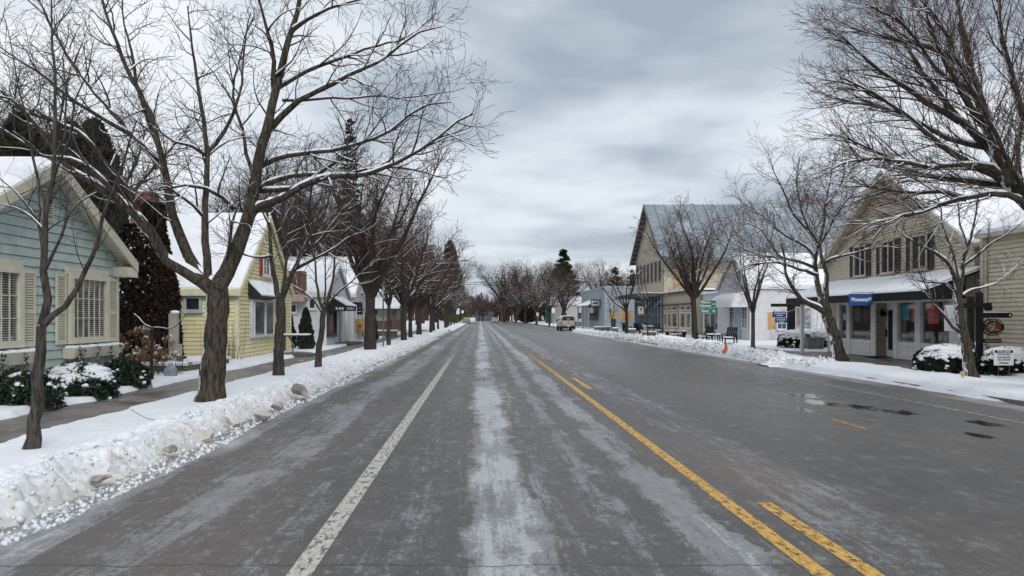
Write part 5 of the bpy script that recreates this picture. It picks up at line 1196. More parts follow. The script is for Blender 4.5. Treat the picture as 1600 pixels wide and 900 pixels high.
# --- white cottage shop
root, Ff, Fs, rf = gable_house('white_cottage', 'white clapboard cottage shop with a snowy arched awning over its door', 'shop', 17.9, 32, 49.3, 56.0, .1, 3.80, 6.0, 'R', WHT, WTRIM, oh_e=.15, oh_r=.15, step=.15, snow=.14)
window(root, Ff, 49.7, 50.8, .95, 2.75, 2, 3, WTRIM); window(root, Ff, 52.2, 53.3, .95, 2.75, 2, 3, WTRIM)
d_ = MB(); Ff.box(d_, 51.0, 52.0, .15, 2.7, .03, .07); d_.build('door', M('pale_blue_door', (.28, .36, .44), .5), root)
aw = MB(); nseg = 10; pr = []
for i in range(nseg + 1):
    t = i / nseg * math.pi / 2; pr.append((17.85 - 1.15 * math.sin(t), 3.35 - .95 * (1 - math.cos(t))))
pts = [(x, 49.5, z) for x, z in pr] + [(17.85, 49.5, 2.40)]; aw.prism(pts, (0, 4.6, 0)); ao = aw.build('awning', M('white_canvas', (.6, .6, .6), .7), root)
aw = MB(); pts = [(x - .01, 49.55, z + .015) for x, z in pr] + [(x - .01, 49.55, z + .09) for x, z in pr[::-1]]
for i in range(nseg): aw.prism([pts[i], pts[i + 1], pts[2 * nseg - i], pts[2 * nseg + 1 - i]], (0, 4.5, 0))
aw.build('snow_layer', MSN, ao)
mb = MB(); Fs.box(mb, 19.05, 19.55, .95, 2.05, .03, .06); mb.build('plywood_panel', WOODO, root)
window(root, Fs, 19.6, 20.3, .9, 2.1, 2, 3, WTRIM, M('blue_tint_glass', (.05, .08, .15), .08)); window(root, Fs, 21.15, 21.85, .9, 2.1, 2, 3, WTRIM, M('blue_tint_glass', (.05, .08, .15), .08))
# --- small flat white shop in between and cream storefront
root = thing('white_storefront', (18.6, 57, 0), 'flat roofed white shop front squeezed between the cream shop and the white cottage', 'shop')
mb = MB(); mb.box(18.6, 30, 56.6, 62.3, 0, 3.6); mb.build('wall', WHT, root); Ff = FR(18.6)
for a in (57.2, 60.0): window(root, Ff, a, a + 1.6, .7, 2.6, 2, 2, WTRIM)
mb = MB(); Ff.box(mb, 58.9, 59.8, .1, 2.5, .02, .06); mb.build('door', DARKM, root)
mb = MB(); mb.box(18.4, 30.2, 56.4, 62.4, 3.6, 3.78); mb.build('snow_layer', MSN, root)
root = thing('cream_storefront', (18.0, 62.5, 0), 'cream shop front with tall windows and a snow topped cornice', 'shop')
CRM = M('cream_boards', (.50, .45, .33), .6, .06)
mb = MB(); mb.box(18.02, 30, 62.5, 73.0, 0, 3.9); mb.build('wall', CRM, root); Ff = FR(18.0)
mb = MB(); Ff.lap(mb, 2.9, 3.9, lambda z: (62.5, 73.0), .12); FC(62.5).lap(mb, .2, 3.9, lambda z: (18, 30), .14); mb.build('siding', CRM, root)
for a, b in ((63.2, 64.6), (65.0, 66.6), (67.6, 69.4), (69.8, 71.0), (71.4, 72.4)):
    window(root, Ff, a, b, .75, 2.15, 1, 1, M('cream_trim2', (.62, .58, .46), .5), DGL2, fw=.1, depth=.1); window(root, Ff, a, b, 2.3, 2.75, 2, 1, M('cream_trim2', (.62, .58, .46), .5), DGL2, fw=.08, depth=.1, sill=False)
mb = MB(); mb.box(17.6, 18.2, 62.3, 73.1, 3.9, 4.02).box(17.7, 18.0, 62.4, 73.1, 2.85, 2.95); mb.build('cornice', M('brown_cornice', (.11, .07, .05), .7), root)
mb = MB(); mb.box(17.58, 30, 62.3, 73.0, 4.02, 4.14); mb.build('snow_layer', MSN, root)
# --- barn-like building with the metal roof
root = thing('barn_building', (18, 73.1, 0), 'tall barn shaped building with a blue grey metal roof and glass ground floor', 'building')
y0, y1, yr, ze, zr = 73.1, 86.0, 79.3, 8.2, 13.5
Ff, Fs = FR(18.0), FC(73.1)
BSH = M('pale_shingles', (.43, .38, .29), .7, .10, 3); 
mb = MB(); mb.prism([(18.02, y0 + .02, 0), (18.02, y1, 0), (18.02, y1, ze), (18.02, yr, zr), (18.02, y0 + .02, ze)], (20, 0, 0)); mb.build('wall', BSH, root)
def ext(z):
    if z <= ze: return (y0, y1)
    k = (z - ze) / (zr - ze); return (y0 + (yr - y0) * k, y1 - (y1 - yr) * k)
mb = MB(); Ff.lap(mb, 3.9, zr, ext, .2); mb.build('siding', BSH, root)
mb = MB(); Fs.box(mb, 19.0, 20.1, 4.3, 8.1, .01, .05); mb.build('timber_panel', M('orange_timber', (.36, .25, .12), .6, .2, 2), root)
for i in range(7): 
    a = 74.0 + i * 1.72; window(root, Ff, a, a + .75, 5.3, 7.4, 1, 2, M('grey_trim', (.16, .16, .17), .5), DGL, fw=.09, depth=.08, sill=False)
gl = MB(); Ff.box(gl, 73.3, 85.8, .5, 3.7, .03, .05); g = gl.build('glass_front', M('blue_front_glass', (.035, .055, .085), .1, .6, .8), root)
cm = MB()
for i in range(10): a = 73.3 + i * 1.37; Ff.box(cm, a, a + .17, .15, 3.75, .05, .22)
Ff.box(cm, 73.3, 85.8, .15, .5, .05, .2); Ff.box(cm, 73.3, 85.8, 1.9, 1.96, .05, .12); cm.build('mullion', M('blue_grey_frame', (.25, .31, .37), .5), g)
pg = MB(); pg.box(15.6, 18, 73.4, 85.8, 3.75, 3.9)
for i in range(14): pg.box(15.4, 18, 73.5 + i * .93, 73.62 + i * .93, 3.9, 4.1)
pgo = pg.build('canopy', M('purple_grey_beam', (.07, .06, .075), .7), root); pg = MB(); pg.box(15.6, 17.9, 73.5, 85.7, 4.102, 4.16); pg.build('snow_layer', MSN, pgo)
MET = M('blue_grey_metal', (.29, .325, .355), .38, .06, 1, metal=.5, dirt=(.56, .60, .65), dscale=.28)
xf = 17.4; sl_ = (zr - ze) / (yr - y0)
mb = MB()
ea, eb = 72.1, 86.6; zea = ze - (y0 - ea) * sl_ + .05; zeb = ze - (eb - y1) * (zr - ze) / (y1 - yr) + .05; zt = zr + .08
mb.prism([(xf, ea, zea), (xf, yr, zt), (xf, yr, zt + .12), (xf, ea, zea + .12)], (21, 0, 0)); mb.prism([(xf, eb, zeb), (xf, yr, zt), (xf, yr, zt + .12), (xf, eb, zeb + .12)], (21, 0, 0)); r = mb.build('roof', MET, root)
mb = MB()
for i in range(20):
    x = xf + .02 + i * 1.05; mb.prism([(x, ea, zea + .122), (x, yr, zt + .122), (x, yr, zt + .20), (x, ea, zea + .20)], (.05, 0, 0))
mb.build('seam', M('seam_metal', (.19, .23, .28), .4, metal=.5), r)
mb = MB()
for i in range(13):
    t = (i + .5) / 13; yy = eb + (yr - eb) * t; z_ = zeb + (zt - zeb) * t; mb.box(xf + .05, 18.0, yy - .06, yy + .06, z_ - .30, z_ - .02)
mb.build('purlin', M('purlin_grey', (.07, .075, .08), .7), r)
mb = MB(); mb.prism([(xf - .03, ea, zea - .22), (xf - .03, yr, zt - .22), (xf - .03, yr, zt + .14), (xf - .03, ea, zea + .14)], (.06, 0, 0)); mb.prism([(xf - .03, eb, zeb - .22), (xf - .03, yr, zt - .22), (xf - .03, yr, zt + .14), (xf - .03, eb, zeb + .14)], (.06, 0, 0)); mb.box(xf, 38, ea - .04, ea, zea - .22, zea + .14)
mb.build('fascia', M('fascia_grey', (.13, .15, .17), .6), r)
# --- grey blue shed
root = thing('grey_shed', (15.9, 95.4, 0), 'grey blue board building with a flat top and plywood covered windows', 'building')
mb = MB(); mb.box(15.92, 34, 95.42, 117, 0, 5.6); mb.build('wall', GREYB, root)
bt_ = MB(); Fq, Fl = FC(95.42), FR(15.92)
for i in range(30): Fq.box(bt_, 15.92 + i * .42, 15.97 + i * .42, .5, 5.6, 0, .04)
for i in range(40): Fl.box(bt_, 95.5 + i * .54, 95.56 + i * .54, .3, 5.6, 0, .04)
Fq.box(bt_, 15.9, 34, 5.45, 5.7, 0, .08); Fl.box(bt_, 95.4, 117, 5.45, 5.7, 0, .08); bt_.build('batten', GREYB, root)
for a, b in ((16.6, 17.5), (17.95, 18.6), (18.75, 19.5)):
    mb = MB(); Fq.box(mb, a, b, 1.2, 2.55, .045, .07); w_ = mb.build('window_board', WOODO, root); mb = MB(); Fq.box(mb, a - .08, b + .08, 1.1, 1.2, .045, .12); Fq.box(mb, a - .08, b + .08, 2.55, 2.65, .045, .1); mb.build('window_trim', GREYB, w_)
mb = MB(); Fl.box(mb, 100, 108, 1.2, 3.4, .045, .06); mb.build('shop_window', DGL, root)
aw = MB(); aw.prism([(15.85, 98.5, 4.0), (14.2, 98.5, 3.2), (14.2, 98.5, 3.1), (15.85, 98.5, 3.85)], (0, 11, 0)); ao = aw.build('awning', DARKM, root)
aw = MB(); aw.prism([(15.85, 98.5, 4.02), (14.2, 98.5, 3.22), (14.2, 98.5, 3.34), (15.85, 98.5, 4.14)], (0, 11, 0)); aw.build('snow_layer', MSN, ao)
mb = MB()
for y in (98.7, 104, 109.2): mb.box(14.3, 14.45, y, y + .15, .1, 3.2)
mb.build('post', GREYB, ao)
mb = MB(); mb.box(14.55, 15.85, 98.0, 98.1, 3.05, 4.05); sg = mb.build('hanging_sign', M('dark_grey_sign', (.07, .08, .09), .6), root); mb = MB(); mb.box(14.68, 15.72, 97.985, 97.999, 3.2, 3.85); mb.build('sign_face', M('pale_sign', (.5, .52, .53), .6), sg); mb = MB(); mb.box(14.85, 15.5, 97.97, 97.984, 3.45, 3.65); mb.build('lettering', BLACK, sg)
# pale house behind the parked truck and low wall
root = thing('pale_house', (12.5, 150, 0), 'pale low house behind the bare trees left of the grey blue shed', 'house')
mb = MB(); mb.box(17.5, 30, 175, 183, 0, 4.6); mb.build('wall', M('pale_stucco', (.42, .41, .39), .8), root); mb = MB(); mb.prism([(17, 174.5, 4.6), (17, 183.5, 4.6), (17, 179, 6.6)], (13.5, 0, 0)); mb.build('roof', MSN, root)
for x in (19, 23, 27): window(root, FC(175), x, x + 1.4, 1.2, 2.8, 2, 2, WTRIM)
mb = MB(); mb.box(13.9, 19.5, 122, 122.4, 0, .95); w_ = mb.build('low_block', M('grey_wall', (.22, .23, .24), .8), None); tag(w_, 'low grey wall left of the parked pickup truck', 'wall'); mb = MB(); mb.box(13.8, 19.6, 121.9, 122.5, .95, 1.05); mb.build('snow_layer', MSN, w_)
mb = MB(); mb.box(16.2, 18.4, 183, 184.2, 0, 4.5).box(16.5, 18.1, 182.9, 183, 1.5, 4.0); w_ = mb.build('kiosk', M('green_kiosk', (.02, .13, .09), .6), None); tag(w_, 'small green kiosk among the far trees on the right', 'kiosk')
# ------------------------------------------------------------------ street furniture, vehicles, plants
def icob(name, c, r, mat, parent, seed, sub=3, amp=.18, flat=1.0, fr=3.0, cut=None):
    import bmesh
    bm = bmesh.new(); bmesh.ops.create_icosphere(bm, subdivisions=sub, radius=1)
    o0 = worldloc(parent) if parent else Vector((0, 0, 0))
    rc = random.Random(seed); cuts = [(Vector((rc.gauss(0, 1), rc.gauss(0, 1), rc.gauss(0, 1))).normalized(), rc.uniform(.45, .75)) for _ in range(cut or 0)]
    for v in bm.verts:
        p = v.co.copy()
        for n_, d_ in cuts:
            e_ = p.dot(n_) - d_
            if e_ > 0: p -= n_ * e_
        k = 1 + amp * 2 * (float(fbm(np.array([p.x * fr + seed * 3.1 + p.z * 1.7]), np.array([p.y * fr + seed + p.z * fr]), 4)[0]) - .47)
        v.co = Vector((p.x * r[0], p.y * r[1], p.z * r[2])) * k + Vector(c) - o0
    me = bpy.data.meshes.new(name); bm.to_mesh(me); bm.free(); me.materials.append(mat)
    me.polygons.foreach_set('use_smooth', [not cut] * len(me.polygons))
    o = bpy.data.objects.new(name, me); col.objects.link(o)
    if parent: o.parent = parent
    return o
def bush(name, c, r, label, group, seed, n=9000, leaf=.045, snow=.8, mat=None, loose=.12, boxy=.6, snow_lumps=70):
    """clipped evergreen: leaf cloud on a rounded box, snow resting in clumps on top"""
    rs = np.random.RandomState(seed); root = thing(name, c, label, 'bush', group)
    d = rs.randn(n, 3); d /= np.linalg.norm(d, axis=1, keepdims=True); d = np.sign(d) * np.abs(d) ** (boxy * (.75 if snow >= .9 and boxy < .8 else 1)); d /= np.linalg.norm(d, axis=1, keepdims=True) ** .7
    d[:, 2] = np.abs(d[:, 2]) * 1.0
    s = 1 - .45 * rs.rand(n) ** 2.2
    lump = 1 + loose * (fbm(d[:, 0] * 4 + 9, d[:, 1] * 4 + d[:, 2] * 5 + 20, 3) - .45) * 2
    C = d * s[:, None] * lump[:, None] * np.array(r) + np.array(c)
    leaf_cloud('foliage', C, rs.randn(n, 3) + d * .6, leaf * rs.uniform(.5, 1.4, n), mat or M('yew_green', (.018, .028, .015), .75, .5, 6, spec=.25), root, rs, .42)
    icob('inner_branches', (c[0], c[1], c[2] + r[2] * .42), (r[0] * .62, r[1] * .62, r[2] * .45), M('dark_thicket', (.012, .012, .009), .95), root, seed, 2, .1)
    if snow:
        vs, fs = [], []
        mb = MB(); import bmesh
        V = []; Q = []; k = 0
        sph = [(math.cos(a) * math.sin(b), math.sin(a) * math.sin(b), math.cos(b)) for b in np.linspace(0, math.pi, 6) for a in np.linspace(0, 2 * math.pi, 9)[:-1]]
        sph = np.array(sph); ix = np.arange(48).reshape(6, 8); q0 = np.stack([ix[:-1], np.roll(ix[:-1], -1, 1), np.roll(ix[1:], -1, 1), ix[1:]], -1).reshape(-1, 4)
        for i in range(snow_lumps * 5):
            a = rs.rand() * 6.28; q = rs.rand() ** .5 * (.84 if rs.rand() < .86 else 1.02); x, y = math.cos(a) * q, math.sin(a) * q
            if snow < .7 and fbm(np.array([x * 2 + 5.]), np.array([y * 2 + seed * 1.]), 3)[0] < .46: continue
            zt = (max(0, 1 - q ** 2.6)) ** .5; sz = rs.uniform(.35, 1.1) * min(r[0], r[1]) * .145 * (1.25 - .6 * q)
            cc = np.array([c[0] + x * r[0] * 1.0, c[1] + y * r[1] * 1.0, c[2] + r[2] * (.96 * zt + .02)])
            P = sph * np.array([sz * 1.25, sz * 1.25, sz * .75]) * (1 + .3 * rs.randn(48, 1) * .5) + cc - np.array([0, 0, sz * .3]); V.append(P); Q.append(q0 + k); k += 48
        if snow >= .9: icob('snow_cap', (c[0], c[1], c[2] + r[2] * .80), (r[0] * .80, r[1] * .80, r[2] * .235), MSN, root, seed + 3, 4, .16, fr=5)['kind'] = 'stuff'
        if V:
            o = np_mesh('snow_cap', np.concatenate(V), np.concatenate(Q), MSN, root, True); o['kind'] = 'stuff'
    return root
# bushes
bush('yew_bush', (13.35, 21.3, .12), (.88, .62, .82), 'rounded snow capped yew bush in front of the storefront at the leaning tree', 'clipped yews by the awning shop', 1, 26000, .05, 1, snow_lumps=300)
bush('yew_bush', (14.7, 20.75, .12), (.75, .55, .78), 'snow capped yew bush behind the for lease sign', 'clipped yews by the awning shop', 2, 22000, .05, 1, snow_lumps=240)
bush('yew_bush', (14.95, 22.4, .12), (.34, .34, .85), 'small round yew squeezed behind the black signpost', 'clipped yews by the awning shop', 5, 7000, .05, 1, snow_lumps=60)
bush('yew_bush', (15.75, 37.2, .1), (.85, .7, .98), 'snow capped yew left of the white awning post', 'clipped yews by the awning shop', 3, 14000, .06, 1, snow_lumps=240)
bush('yew_bush', (17.2, 37.6, .1), (.8, .6, 1.0), 'snow capped yew behind the grey planter box', 'clipped yews by the awning shop', 4, 12000, .06, 1, snow_lumps=200)
HOL = M('holly_green', (.022, .040, .020), .5, .5, 8, spec=.5)
bush('holly_bush', (-8.05, 13.1, .14), (.66, .42, .62), 'loose dark holly bush under the left window box', 'dark hollies under the cottage windows', 6, 9000, .055, .6, HOL, .35, .9, 40)
bush('holly_bush', (-8.0, 14.9, .14), (.68, .62, .66), 'widest holly bush with snow on top, between the two window boxes', 'dark hollies under the cottage windows', 7, 14000, .055, 1, HOL, .32, .9, 90)
bush('holly_bush', (-8.05, 16.9, .14), (.50, .56, .62), 'holly bush at the right corner of the blue green cottage', 'dark hollies under the cottage windows', 8, 11000, .055, .6, HOL, .34, .9, 34)
# dried plants beside the chimney
rs = np.random.RandomState(8)
def dry_clump(name, c, rad, h, n, label, group, seed, heads=0, mat=None, spread=.35):
    rg = random.Random(seed); its = []; hp = []
    for i in range(n):
        a = rg.uniform(0, 6.28); q = rad * rg.random() ** .5; b = Vector((c[0] + q * math.cos(a), c[1] + q * math.sin(a), c[2]))
        d = Vector((math.cos(a) * spread * rg.random(), math.sin(a) * spread * rg.random(), 1)); L = h * rg.uniform(.55, 1.1)
        p1 = b + d * L * .5 + Vector((rg.gauss(0, .02), rg.gauss(0, .02), 0)); p2 = b + d * L + Vector((rg.gauss(0, .04), rg.gauss(0, .04), 0)); its.append(([b, p1, p2], [.006, .005, .003])); hp.append(p2)
    root = thing(name, c, label, 'plant', group); tubes('stems', its, 4, mat or TW_TAN, root)
    if heads:
        C, D = [], []; rs_ = np.random.RandomState(seed)
        for p in hp[:heads]:
            for k in range(60):
                v = rs_.randn(3); v /= np.linalg.norm(v); C.append(np.array(p) + v * .075 * rs_.rand() ** .3); D.append(v + rs_.randn(3) * .5)
        leaf_cloud('flower_heads', np.array(C), np.array(D), .035 * rs_.uniform(.5, 1.5, len(C)), M('dry_flower_brown', (.22, .12, .06), .85, .3, 8), root, rs_, .5)
        C = np.concatenate([np.array([p]) + rs_.randn(6, 3) * [.04, .04, .012] + [0, 0, .06] for p in hp[:heads:2]]); leaf_cloud('snow_flecks', C, rs_.randn(len(C), 3), .05 * rs_.uniform(.6, 1.3, len(C)), MSN, root, rs_, .9)['kind'] = 'stuff'
    return root
dry_clump('dried_hydrangea', (-9.35, 20.3, .15), .65, 1.15, 34, 'brown dried hydrangea heads in front of the ivy chimney', None, 1, 26)
dry_clump('dried_hydrangea', (-8.75, 19.4, .15), .45, .75, 26, 'snow dusted dried flower clump by the cottage corner', None, 2, 18)
dry_clump('dry_shrub', (-8.25, 19.9, .15), .35, .55, 40, 'low twiggy frosted shrub left of the slim sapling', None, 3, 10, TW_GREY, .8)
dry_clump('dry_shrub', (-9.0, 25.9, .12), .7, 1.5, 26, 'sparse tall dry stems against the yellow side wall', None, 4, 0, TW_TAN, .25)
dry_clump('dry_shrub', (-9.05, 26.8, .12), .18, .9, 16, 'dark dry vine at the corner of the yellow house', None, 5, 0, TW_DARK, .2)
dry_clump('dry_shrub', (19.6, 48.6, .1), .6, 1.1, 30, 'dry brown stems under the plywood covered window', None, 6, 0, TW_TAN, .4)
dry_clump('dry_shrub', (17.4, 38.6, .1), .5, 2.3, 26, 'tall bare shrub behind the grey planter box', None, 7, 0, TW_RED, .45)
# sapling with a bent snowy branch
root = thing('young_tree', (-7.85, 18.1, .15), 'tiny dark sapling with one bent snowy branch by the chimney', 'tree')
tr = [wp(238, 594, 18.1), wp(237, 560, 18.1), wp(238, 535, 18.1), wp(236, 515, 18.1)]; tr[0].z = .05
limbs = [[wp(237, 512, 18.1), wp(226, 507, 18.2), wp(217, 497, 18.3), wp(210, 491, 18.4)], [wp(237, 512, 18.1), wp(250, 512, 18), wp(260, 514, 18), wp(272, 511, 17.9), wp(285, 498, 17.8), wp(290, 488, 17.8)]]
q, s = resample(tr, [.045, .035, .035, .04], .12); tubes('trunk', [(q, s)], 7, BK_FAR, root)
L_ = [resample(l, [.02] + [.012] * (len(l) - 1), .1) for l in limbs]; tubes('crown', L_, 5, BK_FAR, root)
tubes('snow', [([p + Vector((0, 0, .014)) for p in a], [.005 + .010 * abs(math.sin(k * 1.3)) for k in range(len(a))]) for a, b in L_], 6, MS_BR, root)['kind'] = 'stuff'
# stone planter with the pale pillar
root = thing('stone_planter', (-9.2, 22.3, .1), 'low stone edged flower bed beside the yellow house wall', 'planter')
mb = MB(); mb.box(-9.95, -8.25, 20.9, 21.15, .05, .40).box(-8.45, -8.25, 21.15, 24.5, .05, .40); mb.build('edging', STONE, root)
X_, Y_ = np.meshgrid(np.linspace(-10, -8.2, 30), np.linspace(20.85, 24.6, 50)); Z_ = .40 + .10 * fbm(X_ * 2, Y_ * 2, 3) + .03 * fbm(X_ * 8, Y_ * 8, 2)
idx = np.arange(X_.size).reshape(X_.shape); V = np.stack([X_, Y_, Z_], -1).reshape(-1, 3); m = len(V); V = np.concatenate([V, V * [1, 1, 0] + [0, 0, .38]])
q = [np.stack([idx[:-1, :-1].ravel(), idx[:-1, 1:].ravel(), idx[1:, 1:].ravel(), idx[1:, :-1].ravel()], 1)]
for e_ in (idx[0], idx[:, 0], idx[-1], idx[:, -1]): q.append(np.stack([e_[:-1], e_[1:], e_[1:] + m, e_[:-1] + m], 1))
np_mesh('snow_layer', V, np.concatenate(q), MSNOW, root, True)
root = thing('wooden_pillar', (-9.0, 21.9, .4), 'pale weathered pillar with a rounded snowy top in the flower bed', 'pillar')
mb = MB(); mb.box(-9.12, -8.88, 21.8, 22.0, .4, 1.85); mb.box(-9.0, -8.78, 21.78, 21.98, .4, .95); mb.build('post', M('weathered_cream', (.36, .34, .28), .8, .15), root, bevel=.01)
icob('snow_cap', (-8.97, 21.9, 1.88), (.14, .12, .06), MSN, root, 3, 3, .15)['kind'] = 'stuff'
tag(icob('rounded_stone', (-7.95, 19.15, .30), (.17, .16, .22), M('blue_grey_stone', (.25, .27, .31), .8, .2, 6), None, 5, 3, .12), 'rounded blue grey stone standing in the snow by the sidewalk', 'stone')
# chunks of dirty ice pushed up by the plow
MCH = M('dirty_ice', (.36, .33, .29), .75, .3, 5, .6, 20, dirt=(.15, .135, .12), dscale=3)
MCL = M('pale_ice', (.50, .475, .43), .7, .2, 5, .6, 20)
for i, (px, py, Yc, r, mm, lb) in enumerate(((474, 607, 15.6, (.20, .18, .19), MCH, 'largest dark grey ice boulder on the plowed ridge'), (437, 632, 13.2, (.12, .11, .11), MCH, 'smaller brown ice lump below the big maple'),
    (415, 645, 12.4, (.14, .14, .10), MCL, 'pale ice slab just nearer than the brown ice lump'), (352, 660, 11.7, (.20, .16, .13), MCL, 'wide pale ice block on the plowed ridge near the maple trunk'), (322, 682, 10.4, (.19, .15, .12), MCL, 'angular pale ice block nearest the road on the plowed ridge'),
    (270, 700, 9.2, (.10, .09, .07), MCH, 'flat dark ice chip at the road edge of the ridge'), (165, 745, 7.6, (.11, .10, .06), MCH, 'low dark ice chip nearest the camera'))):
    c = wp(px, py, Yc); c.z -= r[2] * .25; c.x -= .05; tag(icob('ice_chunk', c, r, mm, None, i + 20, 4, .16, fr=4.2, cut=9), lb, 'ice chunk', 'ice chunks in the plowed ridge')
# --- signs
GRS = M('sign_green', (.0, .13, .075), .4, .08); SWH = M('sign_white', (.75, .76, .76), .5, .03); GALV = M('galvanised', (.20, .21, .21), .5, .2, 8, metal=.5)
root = thing('road_sign', (12.4, 41, .1), 'green road signs with white letters and arrows on two posts', 'road sign')
mb = MB(); mb.cyl((12.25, 41.05, 0), (12.25, 41.05, 2.62), .03, n=8); mb.build('post', GALV, root); mb = MB(); mb.cyl((12.95, 41.05, 0), (12.95, 41.05, 2.62), .03, n=8); mb.build('post', GALV, root)
Fg = FC(41.0)
for z0, z1, rows in ((2.24, 2.66, (('Historic', 2.545, -.10), ('Fishtown', 2.365, -.10))), (1.93, 2.20, (('Ferry', 2.065, -.12),))):
    mb = MB(); Fg.box(mb, 12.03, 12.99, z0, z1, 0, .015); p = mb.build('sign_panel', GRS, root)
    bd = MB(); Fg.box(bd, 12.05, 12.97, z0 + .015, z0 + .025, .0155, .018); Fg.box(bd, 12.05, 12.97, z1 - .025, z1 - .015, .0155, .018); Fg.box(bd, 12.05, 12.06, z0 + .025, z1 - .025, .0155, .018); Fg.box(bd, 12.96, 12.97, z0 + .025, z1 - .025, .0155, .018); bd.build('border', SWH, p)
    for s_, z, dx in rows: text(s_, .165 if s_ != 'Ferry' else .19, Fg, 12.51 + dx, z, .017, SWH, p, bold=.004)
    za = (z0 + z1) / 2; ar = MB(); Fg.box(ar, 12.74, 12.86, za - .012, za + .012, .0155, .02); ar.prism([Fg.P(12.85, za + .05, .0155), Fg.P(12.93, za, .0155), Fg.P(12.85, za - .05, .0155)], (0, -.004, 0)); ar.build('arrow', SWH, p)
# for lease
root = thing('yard_sign', (14.12, 20.1, .1), 'white for lease yard sign stuck in the snow before the right yew', 'sign')
Fl_ = FC(20.1); mb = MB(); Fl_.box(mb, 13.86, 14.39, .44, .86, 0, .012); p = mb.build('sign_panel', SWH, root); mb = MB(); Fl_.box(mb, 13.88, 14.37, .775, .845, .0125, .016); mb.build('band', BLACK, p)
text('FOR LEASE', .078, Fl_, 14.125, .81, .018, SWH, p, bold=.0015, font_scale_x=.95)
for s_, z, sz in (('OFFICE SPACE', .735, .055), ('SAM ABOOD', .655, .062), ('231-218-0130', .588, .06), ('Fivestar', .505, .082)): text(s_, sz, Fl_, 14.125, z, .014, M('dark_lettering', (.05, .055, .07), .6), p, bold=.001, shear=.2 if s_ == 'Fivestar' else 0)
for x in (13.98, 14.27): mb = MB(); mb.cyl((x, 20.09, .0), (x, 20.09, .44), .005, n=6); mb.build('leg', GALV, root)
# signpost with the oval sign
root = thing('signpost', (14.5, 22, .1), 'heavy black signpost with a long bracket arm beside the beige wall', 'signpost')
mb = MB(); mb.box(14.42, 14.56, 21.93, 22.07, .0, 2.35); mb.build('post', BLACK, root, bevel=.008); mb = MB(); mb.box(14.68, 14.82, 21.93, 22.07, .0, 2.45); mb.build('post', BLACK, root, bevel=.008)
mb = MB(); mb.box(14.30, 15.05, 21.90, 22.10, 2.0, 2.16).cyl((14.95, 22, 2.02), (15.08, 22, 2.02), .09, n=12).cyl((14.75, 22, 2.45), (14.75, 22, 2.5), .08, .05); mb.build('crosspiece', BLACK, root)
mb = MB(); mb.box(14.82, 15.62, 21.96, 22.04, 1.72, 1.87).prism([(15.62, 21.96, 1.72), (15.68, 21.96, 1.74), (15.71, 21.96, 1.795), (15.68, 21.96, 1.85), (15.62, 21.96, 1.87)], (0, .08, 0)).cyl((15.62, 21.955, 1.795), (15.62, 22.045, 1.795), .03); am = mb.build('arm', BLACK, root)
mb = MB(); mb.cyl((15.62, 21.95, 1.795), (15.62, 21.955, 1.795), .026, n=14); mb.build('eyelet', SWH, am)
mb = MB(); mb.box(14.84, 15.6, 21.965, 22.035, 1.87, 1.905); mb.build('snow_layer', MSN, am)
root = thing('hanging_sign', (15.16, 22, 1.2), 'oval dark red hanging sign with a green emblem in a black rim', 'hanging sign')
def disc(cx, y, cz, a, b, th, n=36): return [(cx + a * math.cos(2 * math.pi * i / n), y, cz + b * math.sin(2 * math.pi * i / n)) for i in range(n)]
cx, cz = 15.14, 1.44
mb = MB(); mb.prism(disc(cx, 21.97, cz, .325, .26, 0), (0, .05, 0)); rim = mb.build('rim', BLACK, root)
mb = MB(); mb.prism(disc(cx, 21.964, cz, .235, .165, 0), (0, .005, 0)); mb.build('face', M('oxblood', (.16, .025, .02), .5, .2, 10), rim)
mb = MB()
for arc in ((150, 30, -1), (205, 335, 1)):
    for k in range(17):
        if k in (5, 11): continue
        t = math.radians(arc[0] + (arc[1] - arc[0]) * k / 16); x, z = cx + .283 * math.cos(t), cz + .215 * math.sin(t); h = .017; w = .008
        mb.box(x - w, x + w, 21.962, 21.968, z - h, z + h)
mb.build('lettering', M('cream_letter', (.6, .55, .45), .6), rim)
pts = [(-.13, -.02), (-.10, .06), (-.04, .02), (-.06, -.06), (-.12, -.07), (-.05, -.10), (.0, -.03), (.02, .05), (.0, .11), (.04, .13)]
q, s_ = resample([(cx + x, 21.962, cz + z) for x, z in pts], [.012, .018, .018, .018, .012, .012, .02, .018, .016, .022], .02); tubes('emblem', [(q, s_)], 6, M('sage_green', (.22, .42, .22), .6), rim)
q, s_ = resample([(cx + x, 21.962, cz + z) for x, z in [(-.02, -.04), (.05, -.07), (.12, -.07), (.17, -.10)]], [.012, .02, .018, .008], .02); tubes('emblem_tail', [(q, s_)], 6, M('sage_green', (.22, .42, .22), .6), rim)
mb = MB(); mb.cyl((14.98, 21.99, 1.66), (14.98, 21.99, 1.73), .006, n=6).cyl((15.30, 21.99, 1.66), (15.30, 21.99, 1.73), .006, n=6); mb.build('chain', BLACK, root)
root = thing('hanging_sign', (15.12, 22, 1.0), 'thin black and tan name board hanging under the oval sign', 'hanging sign')
mb = MB(); mb.box(14.86, 15.38, 21.97, 22.0, .98, 1.10); p = mb.build('board', BLACK, root); mb = MB(); mb.box(14.89, 15.35, 21.964, 21.9695, 1.015, 1.068); mb.build('face', M('tan_letter', (.28, .17, .08), .6, .5, 30), p)
mb = MB(); mb.cyl((14.95, 21.985, 1.10), (14.95, 21.985, 1.2), .004, n=5).cyl((15.29, 21.985, 1.10), (15.29, 21.985, 1.2), .004, n=5); mb.build('chain', BLACK, root)
